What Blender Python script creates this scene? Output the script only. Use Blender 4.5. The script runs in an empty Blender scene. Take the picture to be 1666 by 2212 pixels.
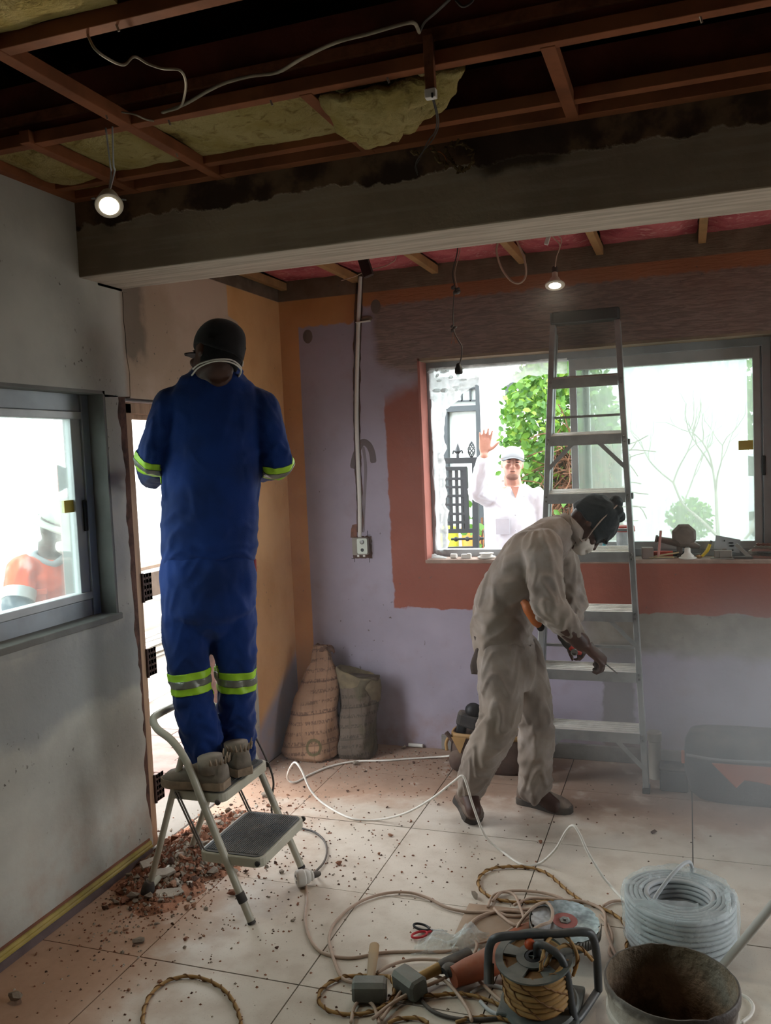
import bpy, bmesh, math, random
from mathutils import Vector, Matrix, Quaternion, noise
C = bpy.context.scene.collection
SC = bpy.context.scene
V = Vector

# ---------------------------------------------------------------- camera
cam = bpy.data.cameras.new('camera')
cam.sensor_fit = 'VERTICAL'
cam.sensor_height = 32.0
cam.lens = 32.0 * 1873.5 / 2212.0
cam.clip_start = 0.05
camo = bpy.data.objects.new('camera', cam)
C.objects.link(camo)
yaw, pit, rol = 0.33659235, -0.06673467, -0.04303268
camo.matrix_world = Matrix.Translation((0, 0, 1.69)) @ (
    Matrix.Rotation(yaw, 4, 'Z') @ Matrix.Rotation(math.pi / 2 + pit, 4, 'X') @ Matrix.Rotation(rol, 4, 'Z'))
SC.camera = camo

# ---------------------------------------------------------------- sky (bright overcast day)
world = bpy.data.worlds.new('overcast_sky')
SC.world = world
world.use_nodes = True
bg = world.node_tree.nodes['Background']
bg.inputs[0].default_value = (0.94, 0.98, 1.0, 1)
bg.inputs[1].default_value = 6.5

# ---------------------------------------------------------------- exposure
SC.view_settings.view_transform = 'Standard'
SC.view_settings.look = 'None'
SC.view_settings.gamma = 1
SC.view_settings.use_curve_mapping = False
SC.view_settings.exposure = 0.5
SC.cycles.use_denoising = True
SC.cycles.adaptive_threshold = 0.04
SC.cycles.volume_step_rate = 2.0
SC.cycles.volume_max_steps = 96
SC.cycles.max_bounces = 8
SC.cycles.diffuse_bounces = 5
SC.cycles.transparent_max_bounces = 12
SC.cycles.volume_bounces = 1
SC.cycles.sample_clamp_indirect = 6.0


def portal(name, loc, rot, sx, sy):
    """sampling guide in a wall opening for the daylight"""
    l = bpy.data.lights.new(name, 'AREA')
    l.shape = 'RECTANGLE'
    l.size, l.size_y = sx, sy
    l.cycles.is_portal = True
    o = bpy.data.objects.new(name, l)
    o.location = loc
    o.rotation_euler = rot
    C.objects.link(o)


portal('portal_back_window', (-0.5, 4.93, 1.65), (-math.pi / 2, 0, 0), 1.85, 1.15)
portal('portal_side_window', (-2.51, 2.05, 1.53), (0, -math.pi / 2, 0), 0.95, 1.9)
portal('portal_side_door', (-2.51, 3.61, 1.0), (0, -math.pi / 2, 0), 2.0, 0.95)
portal('portal_right_opening', (3.3, 3.45, 1.15), (0, math.pi / 2, 0), 2.2, 1.5)


# ---------------------------------------------------------------- helpers: colour and material nodes
def lin(h, a=1.0):
    if not isinstance(h, str):
        return (h[0], h[1], h[2], a)
    h = h.lstrip('#')
    o = []
    for i in (0, 2, 4):
        c = int(h[i:i + 2], 16) / 255
        o.append(c / 12.92 if c <= .04045 else ((c + .055) / 1.055) ** 2.4)
    return (o[0], o[1], o[2], a)


class G:
    """small node-graph writer for one material"""
    def __init__(s, name):
        s.m = bpy.data.materials.new(name)
        s.m.use_nodes = True
        s.t = s.m.node_tree
        s.t.nodes.clear()
        s.out = s.t.nodes.new('ShaderNodeOutputMaterial')
        s._tc = None

    def set(s, sock, v):
        if isinstance(v, bpy.types.NodeSocket):
            s.t.links.new(v, sock)
        elif isinstance(v, str):
            sock.default_value = lin(v)
        else:
            sock.default_value = v

    def node(s, ty, ins=None, **props):
        n = s.t.nodes.new(ty)
        for k, v in props.items():
            setattr(n, k, v)
        for k, v in (ins or {}).items():
            s.set(n.inputs[k], v)
        return n

    def obj(s):
        if s._tc is None:
            s._tc = s.node('ShaderNodeTexCoord')
        return s._tc.outputs['Object']

    def pos(s):
        n = s.node('ShaderNodeNewGeometry')
        q = s.node('ShaderNodeSeparateXYZ', {0: n.outputs['Position']})
        return n.outputs['Position'], q.outputs[0], q.outputs[1], q.outputs[2]

    def ma(s, op, a, b=0.0, c=None):
        n = s.node('ShaderNodeMath', {0: a, 1: b}, operation=op)
        if c is not None:
            s.set(n.inputs[2], c)
        return n.outputs[0]

    def add(s, a, b): return s.ma('ADD', a, b)
    def sub(s, a, b): return s.ma('SUBTRACT', a, b)
    def mul(s, a, b): return s.ma('MULTIPLY', a, b)
    def mx(s, a, b): return s.ma('MAXIMUM', a, b)
    def mn(s, a, b): return s.ma('MINIMUM', a, b)

    def st(s, x, a, b):
        """smooth step from a to b"""
        n = s.node('ShaderNodeMapRange', {0: x, 1: min(a, b), 2: max(a, b), 3: 0.0 if a < b else 1.0, 4: 1.0 if a < b else 0.0},
                   interpolation_type='SMOOTHSTEP')
        return n.outputs[0]

    def mix(s, f, a, b):
        n = s.node('ShaderNodeMix', data_type='RGBA')
        s.set(n.inputs[0], f)
        s.set(n.inputs[6], a)
        s.set(n.inputs[7], b)
        return n.outputs[2]

    def noise(s, scale, detail=3.0, vec=None, rough=0.55, dist=0.0):
        return s.node('ShaderNodeTexNoise', {'Vector': vec if vec is not None else s.obj(), 'Scale': scale, 'Detail': detail,
                                             'Roughness': rough, 'Distortion': dist}).outputs[0]

    def scale(s, vec, x, y, z):
        return s.node('ShaderNodeMapping', {'Vector': vec, 'Scale': (x, y, z)}).outputs[0]

    def bump(s, h, strength=.3, dist=.01):
        return s.node('ShaderNodeBump', {'Height': h, 'Strength': strength, 'Distance': dist}).outputs[0]

    def bsdf(s, col, rough=.6, metal=0.0, normal=None, **kw):
        ins = {'Base Color': col, 'Roughness': rough, 'Metallic': metal}
        if normal is not None:
            ins['Normal'] = normal
        for k, v in kw.items():
            ins[k.replace('_', ' ')] = v
        return s.node('ShaderNodeBsdfPrincipled', ins).outputs[0]

    def done(s, shader):
        s.t.links.new(shader, s.out.inputs[0])
        return s.m


def M(name, col, rough=.6, metal=0.0, var=.25, vs=6.0, bump=0.0, bs=80.0, dust=0.0, dcol='b0a090', spec=.35, col2=None, stretch=None, **kw):
    """plain procedural surface: two-tone noise colour, fine relief, optional settled dust (on upward faces)"""
    g = G(name)
    c = lin(col)
    d = lin(col2) if col2 else tuple(max(0, x * (1 - var)) for x in c[:3]) + (1,)
    vec = g.obj() if not stretch else g.scale(g.obj(), *stretch)
    col = g.mix(g.st(g.noise(vs, 4, vec), .35, .7), c, d)
    if dust:
        n = g.node('ShaderNodeNewGeometry').outputs['Normal']
        nz = g.node('ShaderNodeSeparateXYZ', {0: n}).outputs[2]
        f = g.mul(g.mul(g.add(g.mul(g.st(nz, -.2, .9), .75), .25), g.st(g.noise(9, 5), .25, .75)), dust)
        col = g.mix(f, col, dcol)
    nrm = g.bump(g.noise(bs, 3, vec), bump, .004) if bump else None
    return g.done(g.bsdf(col, rough, metal, nrm, Specular_IOR_Level=spec, **kw))


# ---------------------------------------------------------------- helpers: shapes
def frame(d, ref=(0, 0, 1)):
    """matrix whose z axis is d"""
    z = V(d).normalized()
    r = V(ref)
    if abs(z.dot(r.normalized())) > .98:
        r = V((0, 1, 0)) if abs(z.y) < .9 else V((1, 0, 0))
    x = r.cross(z).normalized()
    y = z.cross(x)
    return Matrix((x, y, z)).transposed()


def spline(pts, n=6, closed=False):
    """Catmull-Rom through the points"""
    P = [V(p) for p in pts]
    if len(P) < 3:
        return [P[0].lerp(P[1], i / n) for i in range(n + 1)]
    o = []
    m = len(P)
    segs = m if closed else m - 1
    for i in range(segs):
        p1, p2 = P[i], P[(i + 1) % m]
        p0 = P[(i - 1) % m] if closed or i > 0 else p1 * 2 - p2
        p3 = P[(i + 2) % m] if closed or i + 2 < m else p2 * 2 - p1
        for k in range(n):
            t = k / n
            o.append(.5 * ((2 * p1) + (p2 - p0) * t + (2 * p0 - 5 * p1 + 4 * p2 - p3) * t * t + (3 * p1 - p0 - 3 * p2 + p3) * t ** 3))
    if not closed:
        o.append(P[-1].copy())
    return o


def lerps(vals, n):
    """resample a list of numbers / tuples to n values (smooth)"""
    m = len(vals)
    o = []
    for i in range(n):
        t = i * (m - 1) / max(1, n - 1)
        k = min(m - 2, int(t)) if m > 1 else 0
        f = t - k
        f = f * f * (3 - 2 * f)
        a, b = vals[k], vals[min(m - 1, k + 1)]
        o.append(tuple(x + (y - x) * f for x, y in zip(a, b)) if isinstance(a, tuple) else a + (b - a) * f)
    return o


class MB:
    """collects shapes; build() links them as one mesh object"""
    def __init__(s):
        s.v, s.f = [], []

    def geo(s, vs, fs):
        o = len(s.v)
        s.v += [V(p) for p in vs]
        s.f += [[i + o for i in f] for f in fs]
        return s

    def box(s, c, size, R=None):
        h = V(size) / 2
        c = V(c)
        vs = []
        for x in (-1, 1):
            for y in (-1, 1):
                for z in (-1, 1):
                    p = V((x * h.x, y * h.y, z * h.z))
                    vs.append(c + (R @ p if R else p))
        return s.geo(vs, [(0, 1, 3, 2), (4, 6, 7, 5), (0, 4, 5, 1), (2, 3, 7, 6), (0, 2, 6, 4), (1, 5, 7, 3)])

    def bb(s, lo, hi):
        lo, hi = V(lo), V(hi)
        return s.box((lo + hi) / 2, hi - lo)

    def beam(s, a, b, w, h, ref=(0, 0, 1)):
        a, b = V(a), V(b)
        s.nb = getattr(s, 'nb', 0) + 1
        k = 1 + .012 * (s.nb % 6)      # no two crossing bars share a face
        return s.box((a + b) / 2, (w * k, h * k, (b - a).length), frame(b - a, ref))

    def ring(s, c, R, rx, ry, n, e=1.0):
        o = []
        for i in range(n):
            t = 2 * math.pi * i / n
            x, y = math.cos(t), math.sin(t)
            if e != 1.0:
                x = math.copysign(abs(x) ** e, x)
                y = math.copysign(abs(y) ** e, y)
            o.append(c + R @ V((x * rx, y * ry, 0)))
        return o

    def loft(s, rings, cap=True, closed=False):
        n = len(rings[0])
        o = len(s.v)
        for r in rings:
            s.v += [V(p) for p in r]
        m = len(rings)
        for k in range(m if closed else m - 1):
            a, b = o + k * n, o + ((k + 1) % m) * n
            for i in range(n):
                j = (i + 1) % n
                s.f.append([a + i, a + j, b + j, b + i])
        if cap and not closed:
            s.f.append([o + i for i in range(n)][::-1])
            s.f.append([o + (m - 1) * n + i for i in range(n)])
        return s

    def tube(s, pts, r, n=8, cap=True, closed=False, ref=None):
        """sweep; r a number or a list of numbers or (rx, ry) pairs"""
        P = [V(p) for p in pts]
        m = len(P)
        rr = r if isinstance(r, list) else [r] * m
        if len(rr) != m:
            rr = lerps(rr, m)
        T = []
        for i in range(m):
            if closed:
                d = P[(i + 1) % m] - P[i - 1]
            else:
                d = P[min(m - 1, i + 1)] - P[max(0, i - 1)]
            T.append(d.normalized() if d.length > 1e-9 else (T[-1] if T else V((0, 0, 1))))
        R0 = frame(T[0], ref) if ref else frame(T[0])
        x = R0.col[0].copy()
        rings = []
        for i in range(m):
            if ref:
                x = V(ref).cross(T[i])
                if x.length < 1e-4:
                    x = R0.col[0].copy()
            x = (x - T[i] * x.dot(T[i])).normalized()
            y = T[i].cross(x)
            R = Matrix((x, y, T[i])).transposed()
            a = rr[i] if isinstance(rr[i], tuple) else (rr[i], rr[i])
            rings.append(s.ring(P[i], R, a[0], a[1], n))
        return s.loft(rings, cap, closed)

    def cyl(s, a, b, r, n=12, r2=None):
        return s.tube([a, b], [r, r if r2 is None else r2], n)

    def lathe(s, prof, n=24, o=(0, 0, 0), R=None):
        """prof: (radius, height) pairs"""
        o = V(o)
        R = R or Matrix.Identity(3)
        return s.loft([s.ring(o + R @ V((0, 0, z)), R, max(r, 1e-4), max(r, 1e-4), n) for r, z in prof])

    def ell(s, c, rad, R=None, n=12, m=8):
        R = R or Matrix.Identity(3)
        rings = []
        for k in range(m + 1):
            t = math.pi * k / m
            z, q = -math.cos(t), max(math.sin(t), .02)
            rings.append(s.ring(V(c) + R @ V((0, 0, z * rad[2])), R, rad[0] * q, rad[1] * q, n))
        return s.loft(rings)

    def prism(s, poly, z0, z1, Mx=None):
        n = len(poly)
        vs = [V((x, y, z0)) for x, y in poly] + [V((x, y, z1)) for x, y in poly]
        if Mx:
            vs = [Mx @ p for p in vs]
        return s.geo(vs, [list(range(n))[::-1], list(range(n, 2 * n))] + [[i, (i + 1) % n, n + (i + 1) % n, n + i] for i in range(n)])

    def rbox(s, c, size, rad, R=None, n=3):
        """box with rounded vertical edges"""
        hx, hy, hz = (q / 2 for q in size)
        rad = min(rad, hx, hy)
        poly = []
        for sx, sy, a0 in ((1, 1, 0), (-1, 1, 90), (-1, -1, 180), (1, -1, 270)):
            for k in range(n + 1):
                a = math.radians(a0 + 90 * k / n)
                poly.append((sx * (hx - rad) + rad * math.cos(a), sy * (hy - rad) + rad * math.sin(a)))
        Mx = Matrix.Translation(V(c)) @ (R.to_4x4() if R else Matrix.Identity(4))
        return s.prism(poly, -hz, hz, Mx)

    def grid(s, fn, nu, nv):
        o = len(s.v)
        for j in range(nv + 1):
            for i in range(nu + 1):
                s.v.append(V(fn(i / nu, j / nv)))
        for j in range(nv):
            for i in range(nu):
                a = o + j * (nu + 1) + i
                s.f.append([a, a + 1, a + nu + 2, a + nu + 1])
        return s

    def mesh(s, name, mat=None, smooth=None):
        me = bpy.data.meshes.new(name)
        me.from_pydata([tuple(p) for p in s.v], [], s.f)
        if mat:
            me.materials.append(mat)
        bm = bmesh.new()
        bm.from_mesh(me)
        bmesh.ops.recalc_face_normals(bm, faces=bm.faces)
        bm.to_mesh(me)
        bm.free()
        if smooth is True:
            me.shade_smooth()
        elif smooth:
            me.shade_smooth()
            me.set_sharp_from_angle(angle=math.radians(smooth))
        return me

    def build(s, name, mat, parent=None, smooth=35, bevel=0.0, solid=0.0):
        o = bpy.data.objects.new(name, s.mesh(name, mat, smooth))
        C.objects.link(o)
        if parent:
            adopt(o, parent)
        if solid:
            md = o.modifiers.new('thickness', 'SOLIDIFY')
            md.thickness = solid
            md.offset = 0
        if bevel:
            md = o.modifiers.new('edge', 'BEVEL')
            md.width = bevel
            md.segments = 2
            md.limit_method = 'ANGLE'
            md.angle_limit = math.radians(40)
        return o


def adopt(o, parent):
    o.parent = parent
    mw = Matrix.LocRotScale(parent.location, parent.rotation_euler, None)
    if parent.parent:
        mw = parent.matrix_parent_inverse @ mw
        mw = Matrix.LocRotScale(parent.parent.location, parent.parent.rotation_euler, None) @ mw
    o.matrix_parent_inverse = mw.inverted()


def tag(o, label=None, cat=None, group=None, kind=None):
    if label: o['label'] = label
    if cat: o['category'] = cat
    if group: o['group'] = group
    if kind: o['kind'] = kind
    return o


def thing(name, label, cat, loc=(0, 0, 0), group=None):
    o = bpy.data.objects.new(name, None)
    o.empty_display_size = .05
    o.location = loc
    C.objects.link(o)
    return tag(o, label, cat, group)


def struct(o):
    o['kind'] = 'structure'
    return o


def copy_thing(src, M4, label=None, group=None):
    """copy a thing, its parts and their sub-parts; M4 moves the copy"""
    r = src.copy()
    C.objects.link(r)
    r.matrix_world = M4 @ Matrix.LocRotScale(src.location, src.rotation_euler, src.scale)
    if label: r['label'] = label
    if group: r['group'] = group
    for ch in list(src.children):
        c = ch.copy()
        C.objects.link(c)
        c.parent = r
        for g in ch.children:
            d = g.copy()
            C.objects.link(d)
            d.parent = c
    return r


def baked(o, *mods):
    """put modifiers on o, keep the evaluated mesh"""
    for ty, kw in mods:
        md = o.modifiers.new(ty.lower(), ty)
        for k, v in kw.items():
            setattr(md, k, v)
    dg = bpy.context.evaluated_depsgraph_get()
    dg.update()
    me = bpy.data.meshes.new_from_object(o.evaluated_get(dg))
    mats = list(o.data.materials)
    o.modifiers.clear()
    o.data = me
    if not me.materials:
        for m in mats:
            me.materials.append(m)
    me.shade_smooth()
    return o


def fuse(mb, name, mat, parent=None, voxel=.007, it=6, fac=.5):
    """one continuous skin over everything in mb"""
    o = mb.build(name, mat, parent, smooth=True)
    return baked(o, ('REMESH', dict(mode='VOXEL', voxel_size=voxel)), ('SMOOTH', dict(factor=fac, iterations=it)))


def jag(seed, amp, scale):
    return lambda t: amp * (noise.noise((t * scale, seed, 0)) + .5 * noise.noise((t * scale * 2.7, seed + 5, 3)))


RND = random.Random(7)


# ================================================================ THE ROOM
XL, YB, XR, YF = -2.235, 4.665, 3.1, -2.2      # inner faces of left, back, right, front walls
WIN = dict(x0=-1.407, x1=0.405, z0=1.083, z1=2.21)   # back window opening
LW = dict(y0=1.11, y1=2.99, z0=1.077, z1=1.995)      # side window opening
DR = dict(y0=3.149, y1=4.064, z1=1.975)               # side door opening


# ---- wall surfaces
def mat_left():
    g = G('left_wall_paint')
    P, x, y, z = g.pos()
    n1, n2, n3 = g.noise(2.2, 5), g.noise(11, 5), g.noise(45, 4)
    base = g.mix(g.st(n1, .35, .68), 'b6b4ab', 'a2a098')
    # fresh grey plaster band under the window, wavy lower edge
    wav = g.add(z, g.mul(g.sub(g.noise(3.0, 4), .5), .35))
    base = g.mix(g.mul(g.mul(g.st(wav, .70, .80), g.st(wav, 1.12, 1.0)), .6), base, '7c8084')
    # beige part over the door
    be = g.mul(g.st(y, 3.115, 3.165), g.st(z, 1.94, 1.99))
    base = g.mix(be, base, g.mix(g.st(n1, .4, .6), 'b8a491', 'a8947f'))
    pat = g.mul(g.st(g.add(y, g.mul(n2, .12)), 3.386, 3.33), g.mul(be, g.st(g.add(z, g.mul(n2, .2)), 2.20, 2.28)))
    base = g.mix(g.mul(pat, .8), base, '6f675c')
    # orange paint up to the corner
    step = g.add(y, g.mul(g.st(z, 2.415, 2.445), .106))
    og = g.mul(g.st(g.add(step, g.mul(n2, .012)), 4.164, 4.172), g.st(z, 2.605, 2.598))
    base = g.mix(og, base, g.mix(g.st(n1, .35, .7), 'cd9f6c', 'b98955'))
    lav = g.mul(g.mul(g.st(y, 4.11, 4.16), g.st(g.sub(z, g.mul(g.sub(y, 4.26), .6)), .34, .22)), g.st(n1, .2, .4))
    base = g.mix(lav, base, '8a8693')
    # bare strip along the old ceiling line
    base = g.mix(g.mul(g.st(z, 2.598, 2.604), g.st(y, 3.05, 3.12)), base, g.mix(g.st(n2, .3, .7), '6f6052', '5a4c40'))
    # scratches, chips, red dust low down
    base = g.mix(g.mul(g.st(n3, .66, .72), g.st(n1, .5, .62)), base, '5c5750')
    base = g.mix(g.mul(g.st(z, .55, .0), g.mul(g.st(n2, .35, .75), .5)), base, 'a2806a')
    nb = g.add(g.mul(n2, .7), g.mul(n3, .3))
    return g.done(g.bsdf(base, .9, 0, g.bump(nb, .35, .012), Specular_IOR_Level=.2))


def mat_back():
    g = G('back_wall_paint')
    P, x, y, z = g.pos()
    n1, n2, n3 = g.noise(2.0, 5), g.noise(9, 5), g.noise(38, 4)
    wob = g.mul(g.sub(n2, .5), .05)
    wob2 = g.mul(g.sub(g.noise(4.5, 5), .5), .16)
    wob3 = g.mul(g.sub(g.noise(26, 3), .5), .05)
    lav = g.mix(g.st(n1, .35, .7), 'a29aaa', '928b99')
    lav = g.mix(g.mul(g.st(n2, .5, .8), .35), lav, '8f7c7c')
    # grey plaster scraped over the lavender, lower right
    gp = g.mul(g.mul(g.st(g.add(z, wob2), .53, .62), g.st(g.add(z, wob2), .87, .80)), g.st(x, -.75, -.45))
    lav = g.mix(g.mul(gp, .85), lav, g.mix(g.st(n2, .35, .65), '8a8474', '77705f'))
    gp2 = g.mul(g.mul(g.st(g.add(x, wob3), -.46, -.44), g.st(g.add(x, wob3), -.27, -.30)), g.st(z, .66, .63))
    lav = g.mix(g.mul(gp2, .75), lav, '6c6862')
    # terracotta band painted round the window
    rag = g.add(g.mul(g.sub(g.noise(14, 5), .5), .05), g.mul(g.sub(g.noise(3.2, 2), .5), .07))
    top = g.add(2.0, g.mul(g.add(x, 1.6), .45))
    t1 = g.mul(g.st(g.add(x, g.add(wob, g.mul(rag, .4))), -1.612, -1.60), g.mul(g.st(g.add(z, rag), .80, .808), g.st(g.sub(g.add(z, g.mul(rag, 1.5)), top), .06, -.06)))
    terr = g.mix(g.st(n1, .3, .75), '96594a', '884d3f')
    col = g.mix(t1, lav, terr)
    # dark scraped render over the window
    dk = g.mul(g.st(g.add(z, g.add(wob2, g.mul(g.st(x, -1.35, -1.62), -.06))), 2.06, 2.16), g.st(g.add(x, g.mul(wob2, .5)), -1.69, -1.62))
    lines = g.noise(1.0, 4, g.scale(g.obj(), 9, 9, 70), dist=1.2)
    dark = g.mix(g.st(lines, .38, .62), '8b786f', '73635b')
    dark = g.mix(g.mul(g.st(n1, .45, .7), .5), dark, '7a5a4c')
    col = g.mix(g.mul(dk, .95), col, dark)
    # orange: corner strip and the strip under the old ceiling line
    zo = g.sub(2.475, g.mul(g.st(x, -1.8, .6), .02))
    og = g.mx(g.st(g.add(x, g.mul(wob, .12)), -2.118, -2.124), g.st(g.add(z, g.mul(wob3, .9)), g_off(zo), 2.50))
    og = g.mx(g.st(g.add(x, g.mul(wob, .12)), -2.118, -2.124),
              g.mul(g.st(g.add(z, wob3), 2.435, 2.45), g.mx(g.st(x, -1.70, -1.76), g.st(g.add(z, wob3), 2.515, 2.535))))
    ocol = g.mix(g.st(x, -2.0, -1.5), g.mix(g.st(n1, .35, .7), 'cb9860', 'b6824c'), g.mix(g.st(n1, .35, .7), '9a6647', '8c5a3f'))
    col = g.mix(og, col, ocol)
    # bare band above
    col = g.mix(g.st(z, 2.598, 2.604), col, g.mix(g.st(n2, .3, .7), '776757', '665647'))
    # chips
    col = g.mix(g.mul(g.st(n3, .68, .73), g.st(n1, .45, .6)), col, '5e5450')
    # brick dust near the floor
    col = g.mix(g.mul(g.st(z, .3, .0), g.mul(g.st(n2, .3, .7), .6)), col, '8a6a5a')
    nb = g.add(g.mul(g.mul(lines, dk), .8), g.add(g.mul(n2, .4), g.mul(n3, .2)))
    return g.done(g.bsdf(col, .88, 0, g.bump(nb, .45, .012), Specular_IOR_Level=.2))


def g_off(v):
    return 2.48


def mat_beam():
    g = G('beam_plaster')
    P, x, y, z = g.pos()
    n1, n2, n3 = g.noise(2.0, 5), g.noise(7, 6), g.noise(40, 4)
    pl = g.mix(g.st(n1, .35, .68), '968876', '7f7160')
    streak = g.noise(1.0, 4, g.scale(g.obj(), 2.5, 30, 40))
    pl = g.mix(g.mul(g.st(streak, .45, .7), .35), pl, 'a39a8d')
    edge = g.add(z, g.add(g.mul(g.sub(n2, .5), .10), g.mul(g.sub(g.noise(24, 4), .5), .03)))
    front = g.st(y, 2.90, 2.888)
    # raw concrete left along the top of the face, with darker damp blots hanging from it
    raw = g.mul(g.st(edge, 2.617, 2.627), front)
    blot = g.mul(g.mul(g.st(g.noise(1.35, 3), .5, .58), g.st(edge, 2.570, 2.60)), front)
    rc = g.mix(g.st(n2, .4, .62), '6e5844', '3a2d24')
    col = g.mix(raw, pl, rc)
    col = g.mix(g.mul(blot, .85), col, '31261f')
    drip = g.mul(g.st(g.noise(1.0, 3, g.scale(g.obj(), 9, 1, 1.2)), .66, .72), g.mul(front, g.st(edge, 2.493, 2.59)))
    col = g.mix(g.mul(drip, .8), col, '3b3029')
    nb = g.add(g.mul(n2, .5), g.mul(raw, .7))
    # brushed limewash on the soffit, painted paler for light bounced off the floor
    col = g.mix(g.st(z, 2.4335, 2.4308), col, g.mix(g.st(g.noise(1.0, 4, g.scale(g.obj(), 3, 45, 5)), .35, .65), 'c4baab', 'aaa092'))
    return g.done(g.bsdf(col, .9, 0, g.bump(g.add(nb, g.mul(n3, .2)), .5, .015), Specular_IOR_Level=.2))


def mat_tile():
    g = G('floor_tile_glaze')
    P, x, y, z = g.pos()
    n1, n2, n3, n4 = g.noise(1.6, 5, P), g.noise(7, 6, P), g.noise(40, 4, P), g.noise(160, 3, P)
    col = g.mix(g.st(n1, .35, .65), 'd2c8bb', 'c6bbad')
    col = g.mix(g.mul(g.st(n2, .42, .75), .45), col, 'a2907e')
    # brick dust spread from the door, along the skirting and the back wall
    dd = g.add(g.mul(g.st(x, -1.25, -2.15), .9), g.mul(g.st(g.add(y, g.mul(n1, .5)), 3.95, 4.35), 1.0))
    dd = g.add(dd, g.mul(g.mul(g.st(x, -1.5, -2.0), g.st(y, 3.4, 2.7)), .4))
    dust = g.mn(g.mul(dd, g.st(g.add(n2, g.mul(dd, .25)), .40, .72)), 1.0)
    col = g.mix(g.mul(dust, .8), col, g.mix(g.st(g.add(y, g.mul(n2, .3)), 3.95, 4.35), g.mix(n3, 'a67d63', 'b99075'), g.mix(n3, '7d5c48', '8f6f5a')))
    col = g.mix(g.mul(g.st(n4, .62, .7), .35), col, '8a7767')
    ro = g.add(.42, g.mul(g.add(g.mul(n2, .5), dust), .4))
    return g.done(g.bsdf(col, ro, 0, g.bump(n3, .08, .004), Specular_IOR_Level=.35))


def mat_glass(name, dirt=.15, tint='e8f2f0', stain='dfe4e0', spot=.0):
    """clear pane under a film of building dust, streaked where rain ran"""
    g = G(name)
    P, x, y, z = g.pos()
    run = g.noise(1.0, 5, g.scale(g.obj(), 38, 38, 2.2))
    cl = g.noise(3.2, 6)
    f = g.add(dirt, g.mul(g.sub(g.mul(run, cl), .22), dirt * 1.6))
    if spot:
        f = g.add(f, g.mul(g.st(g.noise(7, 4), .62, .7), spot))
    f = g.mn(g.mx(f, 0.0), .95)
    tr = g.node('ShaderNodeBsdfTransparent', {0: tint}).outputs[0]
    gl = g.node('ShaderNodeBsdfGlossy', {0: 'ffffff', 'Roughness': .03}).outputs[0]
    fr = g.node('ShaderNodeFresnel', {0: 1.3}).outputs[0]
    clean = g.node('ShaderNodeMixShader', {0: g.mul(fr, .6), 1: tr, 2: gl}).outputs[0]
    di = g.node('ShaderNodeBsdfDiffuse', {0: stain}).outputs[0]
    tl = g.node('ShaderNodeBsdfTranslucent', {0: stain}).outputs[0]
    film = g.node('ShaderNodeMixShader', {0: .6, 1: di, 2: tl}).outputs[0]
    return g.done(g.node('ShaderNodeMixShader', {0: f, 1: clean, 2: film}).outputs[0])


def mat_sheet(name, col='f2f4f4', alpha=.55, rough=.15):
    """thin polythene film: part clear, part milky, shiny"""
    g = G(name)
    n = g.noise(14, 4, dist=.8)
    tr = g.node('ShaderNodeBsdfTransparent', {0: 'f4f8f8'}).outputs[0]
    tl = g.node('ShaderNodeBsdfTranslucent', {0: col}).outputs[0]
    pb = g.bsdf(col, rough, 0, g.bump(n, .5, .02), Specular_IOR_Level=.6)
    milky = g.node('ShaderNodeMixShader', {0: .5, 1: pb, 2: tl}).outputs[0]
    f = g.mn(g.mx(g.add(alpha, g.mul(g.sub(n, .5), .8)), 0.05), 1.0)
    return g.done(g.node('ShaderNodeMixShader', {0: f, 1: tr, 2: milky}).outputs[0])


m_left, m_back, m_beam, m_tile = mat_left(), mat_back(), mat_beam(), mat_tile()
m_core = M('broken_brick_core', '5d4238', .95, var=.5, vs=18, bump=.9, bs=30, col2='3a2a24')
m_grout = M('tile_grout', '4c4139', .95, var=.3)
m_plain = M('grey_plaster', '8e8a82', .9, var=.15, bump=.3)
m_reveal = M('grey_cement_reveal', '7d7d79', .92, var=.25, vs=5, bump=.4, bs=40)
m_salmon = M('salmon_reveal_paint', 'a9675a', .9, var=.2, bump=.3)
m_alu = M('window_aluminium', 'b9bcbd', .45, .2, var=.2, dust=.5, dcol='c4c2bc')
m_alud = M('weathered_aluminium', 'a1a8ad', .48, .2, var=.2, dust=.3)
m_frame = M('bare_door_frame_timber', 'a98a70', .75, var=.3, vs=5, stretch=(8, 8, .8), bump=.2)
m_brown = M('old_red_brown_timber', '7a4a30', .8, var=.45, vs=4, stretch=(6, 6, 6), bump=.3, bs=30)
m_batten = M('brandering_timber', '8a5232', .8, var=.35, vs=6, bump=.25, bs=40)
m_joist = M('dark_roof_timber', '6a3526', .9, var=.5, vs=5, bump=.3)
m_pinewood = M('pale_pine_batten', 'a98256', .75, var=.3, vs=6, bump=.2)
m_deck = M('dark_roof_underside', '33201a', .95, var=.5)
m_glass_l = mat_glass('side_window_glass', .06, spot=.12)
m_glass_r = mat_glass('dusty_window_glass', .40, spot=.05, stain='b4bbb0')
m_glass_m = mat_glass('dusty_middle_glass', .30, spot=.2, stain='b4bbb0')
m_yellow = M('yellow_glass_sticker', 'd9c04a', .6, var=.1)
m_black = M('black_plastic', '17181a', .5, var=.2)

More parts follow.
